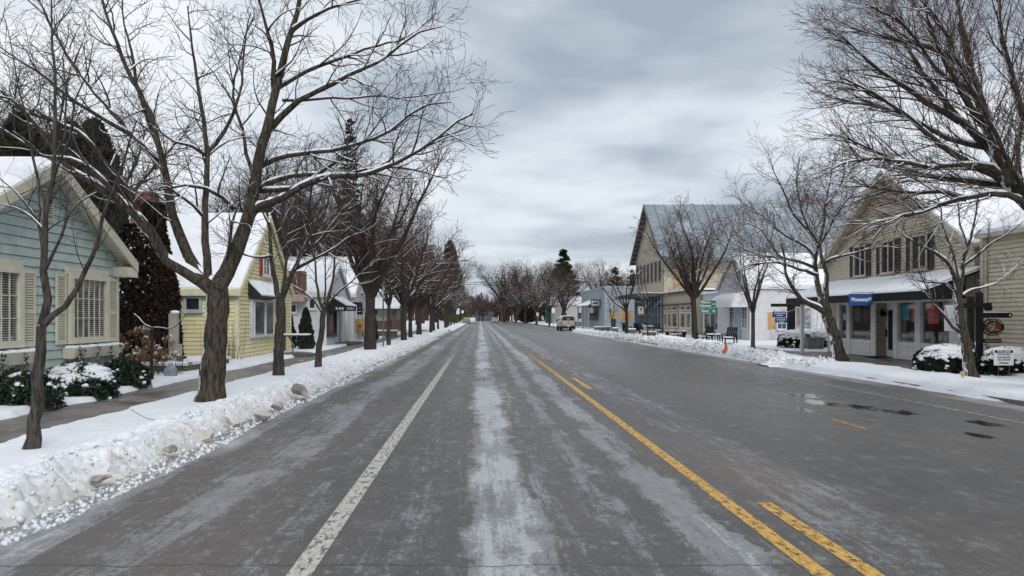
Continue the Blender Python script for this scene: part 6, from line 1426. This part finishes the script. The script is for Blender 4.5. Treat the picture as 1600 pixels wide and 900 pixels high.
# the blue shop sign hung out from the awning edge
root = thing('shop_sign', (13.70, 26.8, 2.2), 'blue shop sign with slanted white lettering hung out from the awning edge', 'sign')
BLU = M('sign_blue', (.01, .055, .24), .5, .12, 8); Fa = FC(26.8); cx, cz = 13.70, 2.37
w2, h2 = .44, .215
pl_ = [(-w2, -h2 + .05), (-w2 + .06, -h2), (w2 - .06, -h2), (w2, -h2 + .05), (w2 - .03, 0), (w2, h2 - .05), (w2 - .06, h2), (-w2 + .06, h2), (-w2, h2 - .05), (-w2 + .03, 0)]
mb = MB(); mb.prism([(cx + x, 26.8, cz + z) for x, z in pl_], (0, .04, 0)); p = mb.build('sign_panel', BLU, root)
text('MomentuM', .20, Fa, cx, cz, .002, SWH, p, shear=.25, bold=.004, font_scale_x=.78)
mb = MB(); mb.box(cx - .35, cx + .35, 26.79, 26.85, cz + h2, cz + h2 + .03); mb.build('snow_layer', MSN, p)
mb = MB(); mb.cyl((cx - .3, 26.82, cz + h2 + .04), (14.2, 26.82, cz + h2 + .04), .012, n=6); mb.build('bracket', BLACK, root)
# white poster hanging at the awning corner
root = thing('hanging_banner', (14.85, 23.4, 1.3), 'white banner with a blue round badge hanging at the right end of the awning', 'banner')
Fb = FC(23.4); mb = MB(); Fb.box(mb, 14.58, 15.12, 1.30, 2.12, 0, .01); p = mb.build('panel', SWH, root)
mb = MB(); mb.prism([(15.0 + .13 * math.cos(2 * math.pi * i / 20), 23.389, 1.90 + .14 * math.sin(2 * math.pi * i / 20)) for i in range(20)], (0, -.004, 0)); mb.build('badge', M('badge_blue', (.03, .17, .50), .5, .1), p)
mb = MB(); Fb.box(mb, 14.95, 15.05, 1.86, 1.94, .016, .02); Fb.box(mb, 14.93, 14.97, 1.95, 1.99, .016, .02); mb.build('badge_mark', SWH, p)
mb = MB()
for z in (1.66, 1.60): Fb.box(mb, 14.68, 15.06, z, z + .018, .0105, .013)
mb.build('lettering', M('grey_ink', (.15, .17, .2), .6), p)
mb = MB(); mb.cyl((14.62, 23.4, 2.12), (14.62, 23.4, 2.34), .005, n=5).cyl((15.08, 23.4, 2.12), (15.08, 23.4, 2.36), .005, n=5); mb.build('cord', BLACK, root)
# black cross shaped signpost with blue boards
root = thing('signpost', (15.87, 38, .1), 'broad black cross shaped signpost in front of the white cottage side wall', 'signpost')
mb = MB(); mb.box(15.69, 16.05, 37.9, 38.1, .0, 2.72); mb.build('post', BLACK, root, bevel=.01); mb = MB(); mb.box(14.85, 15.69, 37.95, 38.05, 2.26, 2.42).box(16.05, 16.55, 37.95, 38.05, 2.26, 2.42); mb.build('arm', BLACK, root)
for nm, (x0, x1, z0, z1), lb in (('hanging_sign', (14.92, 15.62, 1.72, 2.02), 'upper blue board with white lettering hanging from the cross shaped post'), ('hanging_sign', (15.05, 15.66, 1.46, 1.68), 'lower blue board hanging under the other on the cross shaped post')):
    root = thing(nm, ((x0 + x1) / 2, 38, z0), lb, 'hanging sign'); mb = MB(); mb.box(x0, x1, 37.98, 38.02, z0, z1); p = mb.build('board', BLU, root); mb = MB()
    for k, (f0, f1) in enumerate(((.12, .88), (.3, .7))): 
        z = z1 - .09 - k * .11
        for q in range(9):
            if k and (q < 2 or q > 6): continue
            x = x0 + (x1 - x0) * (.12 + .088 * q); mb.box(x, x + (x1 - x0) * .06, 37.975, 37.979, z - .025, z + .03)
    mb.build('lettering', SWH, p); mb = MB(); mb.cyl((x0 + .1, 38, z1), (x0 + .1, 38, z1 + (.24 if z1 > 1.9 else .04)), .006, n=5).cyl((x1 - .1, 38, z1), (x1 - .1, 38, z1 + (.24 if z1 > 1.9 else .04)), .006, n=5); mb.build('chain', BLACK, root)
root = thing('notice_board', (17.0, 38.4, .8), 'white notice board with grey lines behind the awning post', 'notice board')
mb = MB(); mb.box(16.3, 17.1, 38.4, 38.44, 1.2, 2.25); p = mb.build('board', M('notice_white', (.55, .56, .58), .5), root); mb = MB()
for k in range(7): mb.box(16.36, 17.0 - (k % 3) * .1, 38.39, 38.399, 2.1 - k * .12, 2.15 - k * .12)
mb.build('lettering', M('grey_ink', (.15, .17, .2), .6), p); mb = MB(); mb.box(16.35, 16.4, 38.42, 38.46, .1, 1.2); mb.build('post', WTRIM, root); mb = MB(); mb.box(17.0, 17.05, 38.42, 38.46, .1, 1.2); mb.build('post', WTRIM, root)
# grey planter box
root = thing('planter_box', (16.1, 36.0, .12), 'weathered grey wooden planter box beside the white awning post', 'planter')
GW = M('weathered_wood', (.20, .20, .20), .8, .25, 6, stretch=(1, 1, 4)); mb = MB()
mb.hexa([(15.82, 35.8, .2), (16.40, 35.8, .2), (16.40, 36.2, .2), (15.82, 36.2, .2), (15.66, 35.7, .72), (16.56, 35.7, .72), (16.56, 36.3, .72), (15.66, 36.3, .72)]); b_ = mb.build('box', GW, root)
mb = MB(); mb.box(15.62, 16.60, 35.66, 36.34, .72, .77); mb.build('rim', GW, b_)
for x, e_ in ((15.74, -.04), (16.36, .04)): mb = MB(); mb.hexa([(x, 35.74, .1), (x + .1, 35.74, .1), (x + .1, 35.8, .1), (x, 35.8, .1), (x + e_, 35.64, .72), (x + .1 + e_, 35.64, .72), (x + .1 + e_, 35.7, .72), (x + e_, 35.7, .72)]); mb.build('leg', GW, root)
# navy hanging signs on the left, plywood board
root = thing('hanging_sign', (-7.5, 44, 2.0), 'wide navy sign board above the square one on the white shop front', 'hanging sign')
NVY = M('sign_navy', (.01, .012, .03), .5, .2); mb = MB(); mb.box(-7.75, -7.0, 44, 44.05, 2.32, 2.58); p = mb.build('board', NVY, root); mb = MB()
for q in range(8): mb.box(-7.68 + q * .055, -7.68 + q * .055 + .04, 43.99, 43.999, 2.42, 2.49)
mb.build('lettering', SWH, p); mb = MB(); mb.box(-8.1, -6.98, 44.01, 44.04, 2.585, 2.62); mb.build('arm', BLACK, root)
root = thing('hanging_sign', (-7.2, 44, 1.8), 'square navy sign board hanging under the wide one on the white shop front', 'hanging sign')
mb = MB(); mb.box(-7.25, -6.92, 43.9, 43.95, 1.88, 2.50); p = mb.build('board', NVY, root); mb = MB(); mb.box(-7.18, -7.0, 43.89, 43.899, 2.05, 2.08).box(-7.10, -7.06, 43.89, 43.899, 2.25, 2.29); mb.build('lettering', SWH, p); mb = MB(); mb.box(-8.1, -6.9, 43.91, 43.94, 2.505, 2.53); mb.build('arm', BLACK, root)
root = thing('easel_board', (-7.15, 45.5, .2), 'plain tan plywood panel on a stand at the white shop entrance', 'board')
mb = MB(); mb.box(-7.62, -7.05, 45.5, 45.54, .75, 1.62); mb.build('panel', WOODO, root); mb = MB(); mb.box(-7.6, -7.55, 45.52, 45.57, .1, 1.9); mb.build('leg', WTRIM, root); mb = MB(); mb.box(-7.12, -7.07, 45.52, 45.57, .1, 1.9); mb.build('leg', WTRIM, root)
mb = MB(); mb.prism([(-7.33 + .1 * math.cos(i * 1.05), 45.49, 1.2 + .09 * math.sin(i * 1.05)) for i in range(6)], (0, -.01, 0)); mb.build('knot', M('knot_brown', (.12, .06, .03), .7), root)
# cafe table before the arborvitae
root = thing('cafe_table', (-7.6, 31.5, .1), 'slim white topped table on a twisted leg at the edge of the sidewalk', 'table')
mb = MB(); mb.box(-9.0, -7.35, 31.7, 32.3, .92, .97); mb.build('table_top', BLACK, root); mb = MB(); mb.box(-9.02, -7.33, 31.68, 32.32, .97, 1.03); mb.build('snow_layer', MSN, root)
mb = MB(); mb.cyl((-8.1, 32, .1), (-8.0, 32, .5), .05, .03).cyl((-8.0, 32, .5), (-8.2, 32, .92), .03, .05); mb.build('leg', GALV, root)
mb = MB(); mb.lathe((-7.6, 30.8, .1), [(.0, 0), (.75, 0), (.8, .03), (.8, .14), (.7, .16), (.0, .17)], 8); tag(mb.build('stone_slab', M('dark_slab', (.10, .095, .09), .7, .2), None), 'flat dark stone slab lying in the snow beside the sidewalk', 'slab')
# green signpost
root = thing('signpost', (-5.15, 39.6, .1), 'tall thin green metal signpost beside the small tree on the left verge', 'signpost')
mb = MB(); mb.box(-5.18, -5.11, 39.57, 39.62, 0, 3.35); mb.build('post', M('green_post', (.06, .13, .11), .5), root); mb = MB(); mb.box(-5.15, -5.13, 39.4, 39.8, 2.7, 3.3); mb.build('sign_panel', SWH, root)
# traffic cone, flag
root = thing('traffic_cone', (10.75, 32.4, .2), 'small orange traffic cone on the snowy kerb right of the road', 'cone')
OR = M('cone_orange', (.80, .085, .015), .5, .05); mb = MB(); mb.lathe((10.70, 32.4, .27), [(.10, 0), (.088, .02), (.025, .37), (.02, .38)], 14); mb.build('body', OR, root); mb = MB(); mb.box(10.56, 10.84, 32.26, 32.54, .23, .27); mb.build('base', OR, root)
root = thing('marker_cup', (11.6, 17.9, .1), 'tiny yellow marker cup in the snow left of the signpost tree', 'marker')
mb = MB(); mb.lathe((11.6, 17.9, .30), [(.03, 0), (.05, .09), (.06, .11), (.04, .10)], 6); mb.build('cup', M('straw_yellow', (.55, .38, .10), .6), root); mb = MB(); mb.cyl((11.6, 17.9, .05), (11.6, 17.9, .30), .005, n=5); mb.build('stick', GALV, root)
# stone blocks
def seat(name, x0, x1, y0, y1, h, label):
    root = thing(name, ((x0 + x1) / 2, y0, .1), label, 'stone block', 'square stone blocks before the shops'); mb = MB(); mb.box(x0, x1, y0, y1, .0, h); mb.build('base', STONE2, root); mb = MB(); mb.box(x0 - .04, x1 + .04, y0 - .04, y1 + .04, h, h + .10); mb.build('snow_layer', MSN, root, bevel=.03)
STONE2 = mat_brick('grey_stacked_stone', (.17, .16, .15), (.10, .10, .095), (.05, .05, .05), 3)
seat('stone_block', XY(930, 82), XY(954, 82), 82, 83, .60, 'longest stone block before the grey blue shed'); seat('stone_block', XY(958, 74), XY(966, 74), 74, 75, .6, 'small stone block left of the forked tree'); seat('stone_block', XY(980, 66), XY(993, 66), 66, 66.8, .62, 'stone block right beside the forked tree'); seat('stone_block', XY(1007, 56), XY(1025, 56), 56, 56.8, .58, 'stone block before the cream shop front, nearest of the stone blocks')
# wooden chairs
def make_chair(root_loc, label, group, mat, w=.62, slats=5, recl=.32, dpt=.6, sh=.40, bh=.62):
    x, y, z = root_loc; root = thing('garden_chair', root_loc, label, 'chair', group)
    mb = MB(); mb.hexa([(x - w / 2, y - dpt / 2, z + sh - .03), (x + w / 2, y - dpt / 2, z + sh - .03), (x + w / 2, y + dpt / 2, z + sh - .10), (x - w / 2, y + dpt / 2, z + sh - .10), (x - w / 2, y - dpt / 2, z + sh), (x + w / 2, y - dpt / 2, z + sh), (x + w / 2, y + dpt / 2, z + sh - .07), (x - w / 2, y + dpt / 2, z + sh - .07)]); mb.build('seat', mat, root)
    mb = MB()
    for i in range(slats):
        a = x - w / 2 + w * i / slats + .01; b = a + w / slats - .02; yy = y + dpt / 2
        mb.hexa([(a, yy, z + sh - .08), (b, yy, z + sh - .08), (b, yy + .03, z + sh - .08), (a, yy + .03, z + sh - .08), (a, yy + recl, z + sh + bh), (b, yy + recl, z + sh + bh), (b, yy + recl + .03, z + sh + bh), (a, yy + recl + .03, z + sh + bh)])
    yy = y + dpt / 2; mb.box(x - w / 2, x + w / 2, yy + recl * .8 + .02, yy + recl * .8 + .05, z + sh + bh * .72, z + sh + bh * .82); mb.build('backrest', mat, root)
    for sx in (-1, 1):
        for (a, b, h) in ((-dpt / 2, -dpt / 2 + .06, .60), (dpt / 2 - .02, dpt / 2 + .06, .58)): mb = MB(); xx = x + sx * (w / 2 + .03); mb.box(xx - .03, xx + .03, y + a, y + b, z, z + h); mb.build('leg', mat, root)
        mb = MB(); xx = x + sx * (w / 2 + .03); mb.box(xx - .06, xx + .06, y - dpt / 2 - .04, y + dpt / 2 + .12, z + .60, z + .63); mb.build('armrest', mat, root)
    mb = MB(); mb.hexa([(x - w / 2 + .02, y - dpt / 2 + .02, z + sh), (x + w / 2 - .02, y - dpt / 2 + .02, z + sh), (x + w / 2 - .02, y + dpt / 2 - .02, z + sh - .07), (x - w / 2 + .02, y + dpt / 2 - .02, z + sh - .07), (x - w / 2 + .05, y - dpt / 2 + .05, z + sh + .07), (x + w / 2 - .05, y - dpt / 2 + .05, z + sh + .07), (x + w / 2 - .05, y + dpt / 2 - .03, z + sh + .02), (x - w / 2 + .05, y + dpt / 2 - .03, z + sh + .02)]); mb.build('snow_layer', MSN, root, bevel=.01)
    return root
GCW = 'garden chairs before the shops on the right'
bc = make_chair((14.7, 43.9, .12), 'black garden chair with a snowy seat before the white cottage door', GCW, BLACK); bc.rotation_euler.z = -.6
copy_tree(bc, (13.95, 46.3, .12), -.9, 'black garden chair close behind the green road signs', GCW)
tc_ = make_chair((14.6, 55.5, .12), 'pale reclining garden chair before the cream shop front, right one', GCW, M('pale_wood_chair', (.33, .30, .24), .7), .75, 5, .45, .7, .36, .7); tc_.rotation_euler.z = 1.1
copy_tree(tc_, (14.0, 60.5, .12), 1.1, 'pale reclining garden chair before the cream shop front, left one', GCW)
def table(c, r, h, label, mat):
    root = thing('garden_table', c, label, 'table', 'snowy garden tables before the shops'); mb = MB(); mb.box(c[0] - r, c[0] + r, c[1] - r * .7, c[1] + r * .7, c[2] + h - .04, c[2] + h); mb.build('table_top', mat, root)
    for sx in (-1, 1):
        for sy in (-1, 1): mb = MB(); mb.box(c[0] + sx * (r - .06) - .03, c[0] + sx * (r - .06) + .03, c[1] + sy * (r * .7 - .06) - .03, c[1] + sy * (r * .7 - .06) + .03, c[2], c[2] + h - .04); mb.build('leg', mat, root)
    mb = MB(); mb.box(c[0] - r, c[0] + r, c[1] - r * .7, c[1] + r * .7, c[2] + h, c[2] + h + .07); mb.build('snow_layer', MSN, root, bevel=.025); return root
table((14.1, 45.0, .12), .38, .55, 'small snowy table between the black garden chairs', BLACK)
table((16.0, 73.5, .12), .7, .72, 'dark snowy cafe table before the glass front, left one', BLACK); table((16.1, 70.0, .12), .7, .72, 'dark snowy cafe table before the glass front, right one', BLACK)
for i, (x, y, a) in enumerate(((14.9, 73.6, 1.5), (15.3, 71.2, 2.2), (15.2, 69.0, .4), (16.2, 67.8, 0), (16.6, 75.4, 3.0), (15.3, 77, 1.2))):
    copy_tree(bc, (x, y, .12), a, ords[i] + ' dark chair around the cafe tables before the glass front', GCW)
for i, (px, Y) in enumerate(((1048, 58), (1064, 57))):
    mb = MB(); mb.lathe((XY(px, Y), Y, .12), [(.30, 0), (.34, .1), (.44, .5), (.46, .52)], 16); o = mb.build('tub', BLACK, None); tag(o, ('left', 'right')[i] + ' black round tub before the cream shop front', 'tub'); mb = MB(); mb.lathe((XY(px, Y), Y, .12), [(.44, .5), (.42, .58), (.2, .63), (.0, .63)], 16); mb.build('snow_layer', MSN, o)
mb = MB(); mb.cyl((15.6, 80, .1), (15.6, 80, 1.0), .3, .34, 12); o = mb.build('litter_bin', BLACK, None); tag(o, 'black litter bin between the shed and the glass front', 'litter bin'); mb = MB(); mb.box(15.42, 15.78, 79.82, 80.18, 1.0, 1.06); mb.build('lid', DARKM, o)
mb = MB(); mb.box(14.9, 15.3, 84, 84.4, .1, 1.25).box(14.85, 15.35, 83.95, 84.45, 1.25, 1.5); tag(mb.build('newspaper_box', M('box_blue', (.05, .09, .17), .5), None), 'blue newspaper box at the right end of the grey blue shed', 'newspaper box')
root = thing('hanging_sign', (16.7, 71, 2.3), 'small square sign with a red mark hanging before the glass front', 'hanging sign'); mb = MB(); mb.box(XY(997, 72), XY(1006, 72), 72, 72.08, 2.0, 2.75); p = mb.build('board', M('sign_pale', (.42, .40, .37), .6), root); mb = MB(); mb.box(XY(1000, 72), XY(1003, 72), 71.98, 71.995, 2.35, 2.6); mb.build('emblem', M('sign_red', (.35, .03, .03), .5), p); mb = MB(); mb.box(XY(996, 72), 17.9, 72.02, 72.06, 2.78, 2.84); mb.build('arm', BLACK, root)
# --- vehicles
CARP = lambda n, c: M(n, c, .3, .05, 2, coat=.5, dirt=tuple(x * .7 + .05 for x in c), dscale=1.5)
TIRE = M('tyre_rubber', (.02, .02, .02), .85); TL = M('tail_light', (.45, .02, .02), .25); RIMM = M('wheel_rim', (.3, .3, .3), .35, metal=.6)
def loft(mb, secs):
    n = len(secs[0]); vs = [p for s_ in secs for p in s_]; fs = [(k * n + i, k * n + (i + 1) % n, (k + 1) * n + (i + 1) % n, (k + 1) * n + i) for k in range(len(secs) - 1) for i in range(n)]
    return mb.add(vs, fs + [tuple(range(n))[::-1], tuple(range((len(secs) - 1) * n, len(secs) * n))])
def rsec(y, w, z0, z1, r, tw=None):
    tw = tw or w; a = w / 2; b = tw / 2
    return [(-a + r * .4, y, z0), (a - r * .4, y, z0), (a, y, z0 + r), (a, y, z0 + (z1 - z0) * .5), (b, y, z1 - r), (b - r, y, z1), (-b + r, y, z1), (-b, y, z1 - r), (-a, y, z0 + (z1 - z0) * .5), (-a, y, z0 + r)]
def wheels(root, ys, hw, r=.38, w=.24):
    for y in ys:
        for sx in (-1, 1):
            mb = MB(); mb.cyl((sx * (hw - w), y, r), (sx * hw, y, r), r, n=18); t_ = mb.build('wheel', TIRE, root); mb = MB(); mb.cyl((sx * hw, y, r), (sx * (hw + .01), y, r), r * .6, n=14); mb.build('rim', RIMM, t_)
root = thing('pickup_truck', (0, 0, 0), 'pale tan pickup truck parked on the right side of the road seen from behind', 'pickup truck')
TAN = CARP('tan_car_paint', (.47, .45, .42))
mb = MB(); loft(mb, [rsec(0, 1.86, .62, 1.22, .06), rsec(.06, 1.92, .58, 1.26, .06), rsec(2.1, 1.94, .56, 1.27, .06)]); mb.build('truck_bed', TAN, root)
mb = MB(); loft(mb, [rsec(2.12, 1.94, .56, 1.27, .06), rsec(4.3, 1.94, .54, 1.25, .08), rsec(5.3, 1.88, .55, 1.18, .1), rsec(5.5, 1.7, .6, 1.05, .1)]); body = mb.build('body', TAN, root)
mb = MB(); loft(mb, [rsec(2.15, 1.80, 1.25, 1.85, .08, 1.5), rsec(2.4, 1.80, 1.25, 1.92, .08, 1.46), rsec(3.5, 1.80, 1.25, 1.90, .08, 1.46), rsec(4.3, 1.72, 1.22, 1.30, .02, 1.6)]); cab = mb.build('cab', TAN, root)
mb = MB(); mb.hexa([(-.72, 2.12, 1.40), (.72, 2.12, 1.40), (.72, 2.16, 1.40), (-.72, 2.16, 1.40), (-.64, 2.12, 1.80), (.64, 2.12, 1.80), (.64, 2.16, 1.80), (-.64, 2.16, 1.80)]); mb.build('rear_window', DGL, cab)
mb = MB(); loft(mb, [rsec(.1, 1.84, 1.26, 1.84, .08, 1.52), rsec(.5, 1.84, 1.26, 1.88, .08, 1.50), rsec(2.1, 1.84, 1.26, 1.88, .08, 1.50)]); cp = mb.build('bed_cap', TAN, root)
mb = MB(); mb.hexa([(-.80, .06, 1.30), (.80, .06, 1.30), (.80, .12, 1.30), (-.80, .12, 1.30), (-.66, .09, 1.78), (.66, .09, 1.78), (.66, .15, 1.78), (-.66, .15, 1.78)]); mb.build('rear_window', DGL, cp)
mb = MB(); mb.box(-.17, .17, .05, .07, 1.46, 1.53); mb.build('sticker', SWH, cp)
mb = MB(); mb.box(-.74, .74, -.03, .0, .68, 1.20); tg = mb.build('tailgate', TAN, root); mb = MB(); mb.box(-.10, .10, -.045, -.03, .98, 1.05); mb.build('handle', BLACK, tg)
for sx in (-1, 1):
    mb = MB(); mb.box(sx * .86 - .08, sx * .86 + .08, -.02, .04, .80, 1.18); mb.build('tail_light', TL, root)
    mb = MB(); mb.box(sx * 1.02 - .09, sx * 1.02 + .09, 3.8, 3.9, 1.15, 1.40); mb.build('mirror', BLACK, root)
mb = MB(); mb.box(-.95, .95, -.16, .02, .50, .68); bp = mb.build('bumper', M('bumper_grey', (.12, .12, .12), .4, metal=.3), root); mb = MB(); mb.box(-.16, .16, -.17, -.16, .52, .66); mb.build('number_plate', SWH, bp)
mb = MB(); mb.box(-.6, .6, .1, 5.2, .35, .56); mb.build('underbody', BLACK, root)
wheels(root, (.95, 4.5), .95, .38, .27); root.location = (XY(888, 92.5), 92.5, 0)
def car(loc, rz, c, label, h=1.45):
    root = thing('parked_car', (0, 0, 0), label, 'car'); P_ = CARP('car_paint_%02d' % int(c[0] * 100), c)
    mb = MB(); loft(mb, [rsec(0, 1.6, .35, .85, .1), rsec(.15, 1.76, .25, .95, .1), rsec(1.2, 1.8, .22, .98, .08), rsec(3.2, 1.8, .22, .92, .08), rsec(4.2, 1.74, .25, .78, .1), rsec(4.4, 1.5, .35, .65, .1)]); mb.build('body', P_, root)
    mb = MB(); loft(mb, [rsec(.5, 1.6, .93, 1.0, .02, 1.5), rsec(1.1, 1.6, .93, h, .08, 1.2), rsec(2.4, 1.6, .93, h, .08, 1.2), rsec(3.3, 1.6, .9, .96, .02, 1.5)]); cb_ = mb.build('cabin', P_, root)
    mb = MB(); mb.hexa([(-.62, .58, 1.02), (.62, .58, 1.02), (.62, .62, 1.02), (-.62, .62, 1.02), (-.52, 1.0, h - .08), (.52, 1.0, h - .08), (.52, 1.04, h - .08), (-.52, 1.04, h - .08)]); mb.build('rear_window', DGL, cb_)
    mb = MB(); mb.hexa([(-.62, 3.16, 1.0), (.62, 3.16, 1.0), (.62, 3.2, 1.0), (-.62, 3.2, 1.0), (-.52, 2.52, h - .08), (.52, 2.52, h - .08), (.52, 2.56, h - .08), (-.52, 2.56, h - .08)]); mb.build('windscreen', DGL, cb_)
    for sx in (-1, 1): mb = MB(); mb.box(sx * .7 - .12, sx * .7 + .12, -.01, .05, .62, .76); mb.build('tail_light', TL, root); mb = MB(); mb.box(sx * .62 - .14, sx * .62 + .14, 4.32, 4.42, .5, .62); mb.build('headlight', SWH, root)
    mb = MB(); mb.box(-.7, .7, 1.1, 2.4, h, h + .07); mb.build('snow_layer', MSN, cb_)
    wheels(root, (.85, 3.5), .86, .31, .2); root.location = loc; root.rotation_euler.z = rz; return root
car((XY(773, 205), 209, 0), math.pi, (.22, .20, .15), 'tan car coming towards the camera far down the road')
car((XY(738, 190), 190, 0), 0, (.6, .6, .62), 'white car parked far down on the left side of the road')
car((XY(729, 178), 178, 0), 0, (.16, .19, .15), 'dark green car parked in front of the white one far down on the left')
# --- street lights, wires, poles
root = thing('street_light', (-5.3, 80, .1), 'tall galvanised street light with a long arm over the road', 'street light')
mb = MB(); mb.cyl((-5.3, 80, 0), (-5.3, 80, 7.5), .12, .07, 10); mb.build('pole', GALV, root); q, s_ = resample([(-5.3, 80, 7.3), (-4.4, 80, 7.75), (-2.9, 80, 7.85), (-1.9, 80, 7.78)], [.05, .04, .035, .03], .4); tubes('arm', [(q, s_)], 8, GALV, root)
mb = MB(); loft(mb, [[(x, 80 + dy, 7.78 + dz) for dy, dz in ((-.09 * k, -.05), (.09 * k, -.05), (.1 * k, .03), (0, .08), (-.1 * k, .03))] for x, k in ((-2.0, .6), (-1.75, 1.1), (-1.35, 1.2), (-1.15, .5))]); mb.build('lamp_head', GALV, root)
mb = MB(); mb.box(-5.45, -5.15, 79.85, 80.15, 2.2, 2.9).cyl((-5.3, 80, 0), (-5.3, 80, .5), .2, .14, 8); mb.build('control_box', DARKM, root)
for i, (x, y) in enumerate(((-24, 150), (46, 152))):
    root = thing('utility_pole', (x, y, 0), ('left', 'right')[i] + ' wooden utility pole holding the wires across the far road', 'utility pole'); mb = MB(); mb.cyl((x, y, 0), (x, y, 11), .16, .10, 8); mb.build('pole', BK_FAR, root); mb = MB(); mb.box(x - .06, x + .06, y - 1.2, y + 1.2, 10.2, 10.35); mb.build('crossarm', BK_FAR, root)
for i, (z, dy) in enumerate(((10.4, 1.1), (9.4, 0), (8.9, -1))):
    pts = []
    for k in range(25): t = k / 24; pts.append((-24 + 70 * t, 150 + dy + 2 * t, z - .8 * 4 * t * (1 - t)))
    tag(tubes('overhead_wire', [([Vector(p) for p in pts], [.035] * 25)], 5, BLACK, None), ('top', 'middle', 'lowest')[i] + ' wire strung across the far end of the road', 'wire')
for i, (x, y, h, z0, z1, w) in enumerate(((-4.75, 160, 3.8, 2.3, 3.6, .7), (-4.0, 172, 3.3, 2.6, 3.2, .5), (12.6, 128, 3.4, 2.4, 3.3, .55), (11.6, 150, 2.6, 1.9, 2.6, .5))):
    root = thing('road_sign', (x, y, 0), ('tall narrow white road sign far down the left verge', 'smaller white road sign just beyond the tall narrow one', 'narrow white road sign beyond the parked truck', 'low white road sign on the far right verge')[i], 'road sign'); mb = MB(); mb.cyl((x, y, 0), (x, y, h), .05, n=6); mb.build('post', GALV, root); mb = MB(); mb.box(x - w / 2, x + w / 2, y - .08, y - .05, z0, z1); mb.build('sign_panel', SWH, root)
# snowberry like rounded snow mounds are part of the verge; fallen twig on the verge
q, s_ = resample([wp(205, 640, 11.6), wp(222, 650, 11.4), wp(245, 660, 11.2)], [.006, .005, .003], .1); tag(tubes('fallen_twig', [([Vector((p.x, p.y, max(.2, p.z))) for p in q], s_)], 4, TW_DARK, None), 'thin fallen twig lying on the fresh snow of the left verge', 'twig')
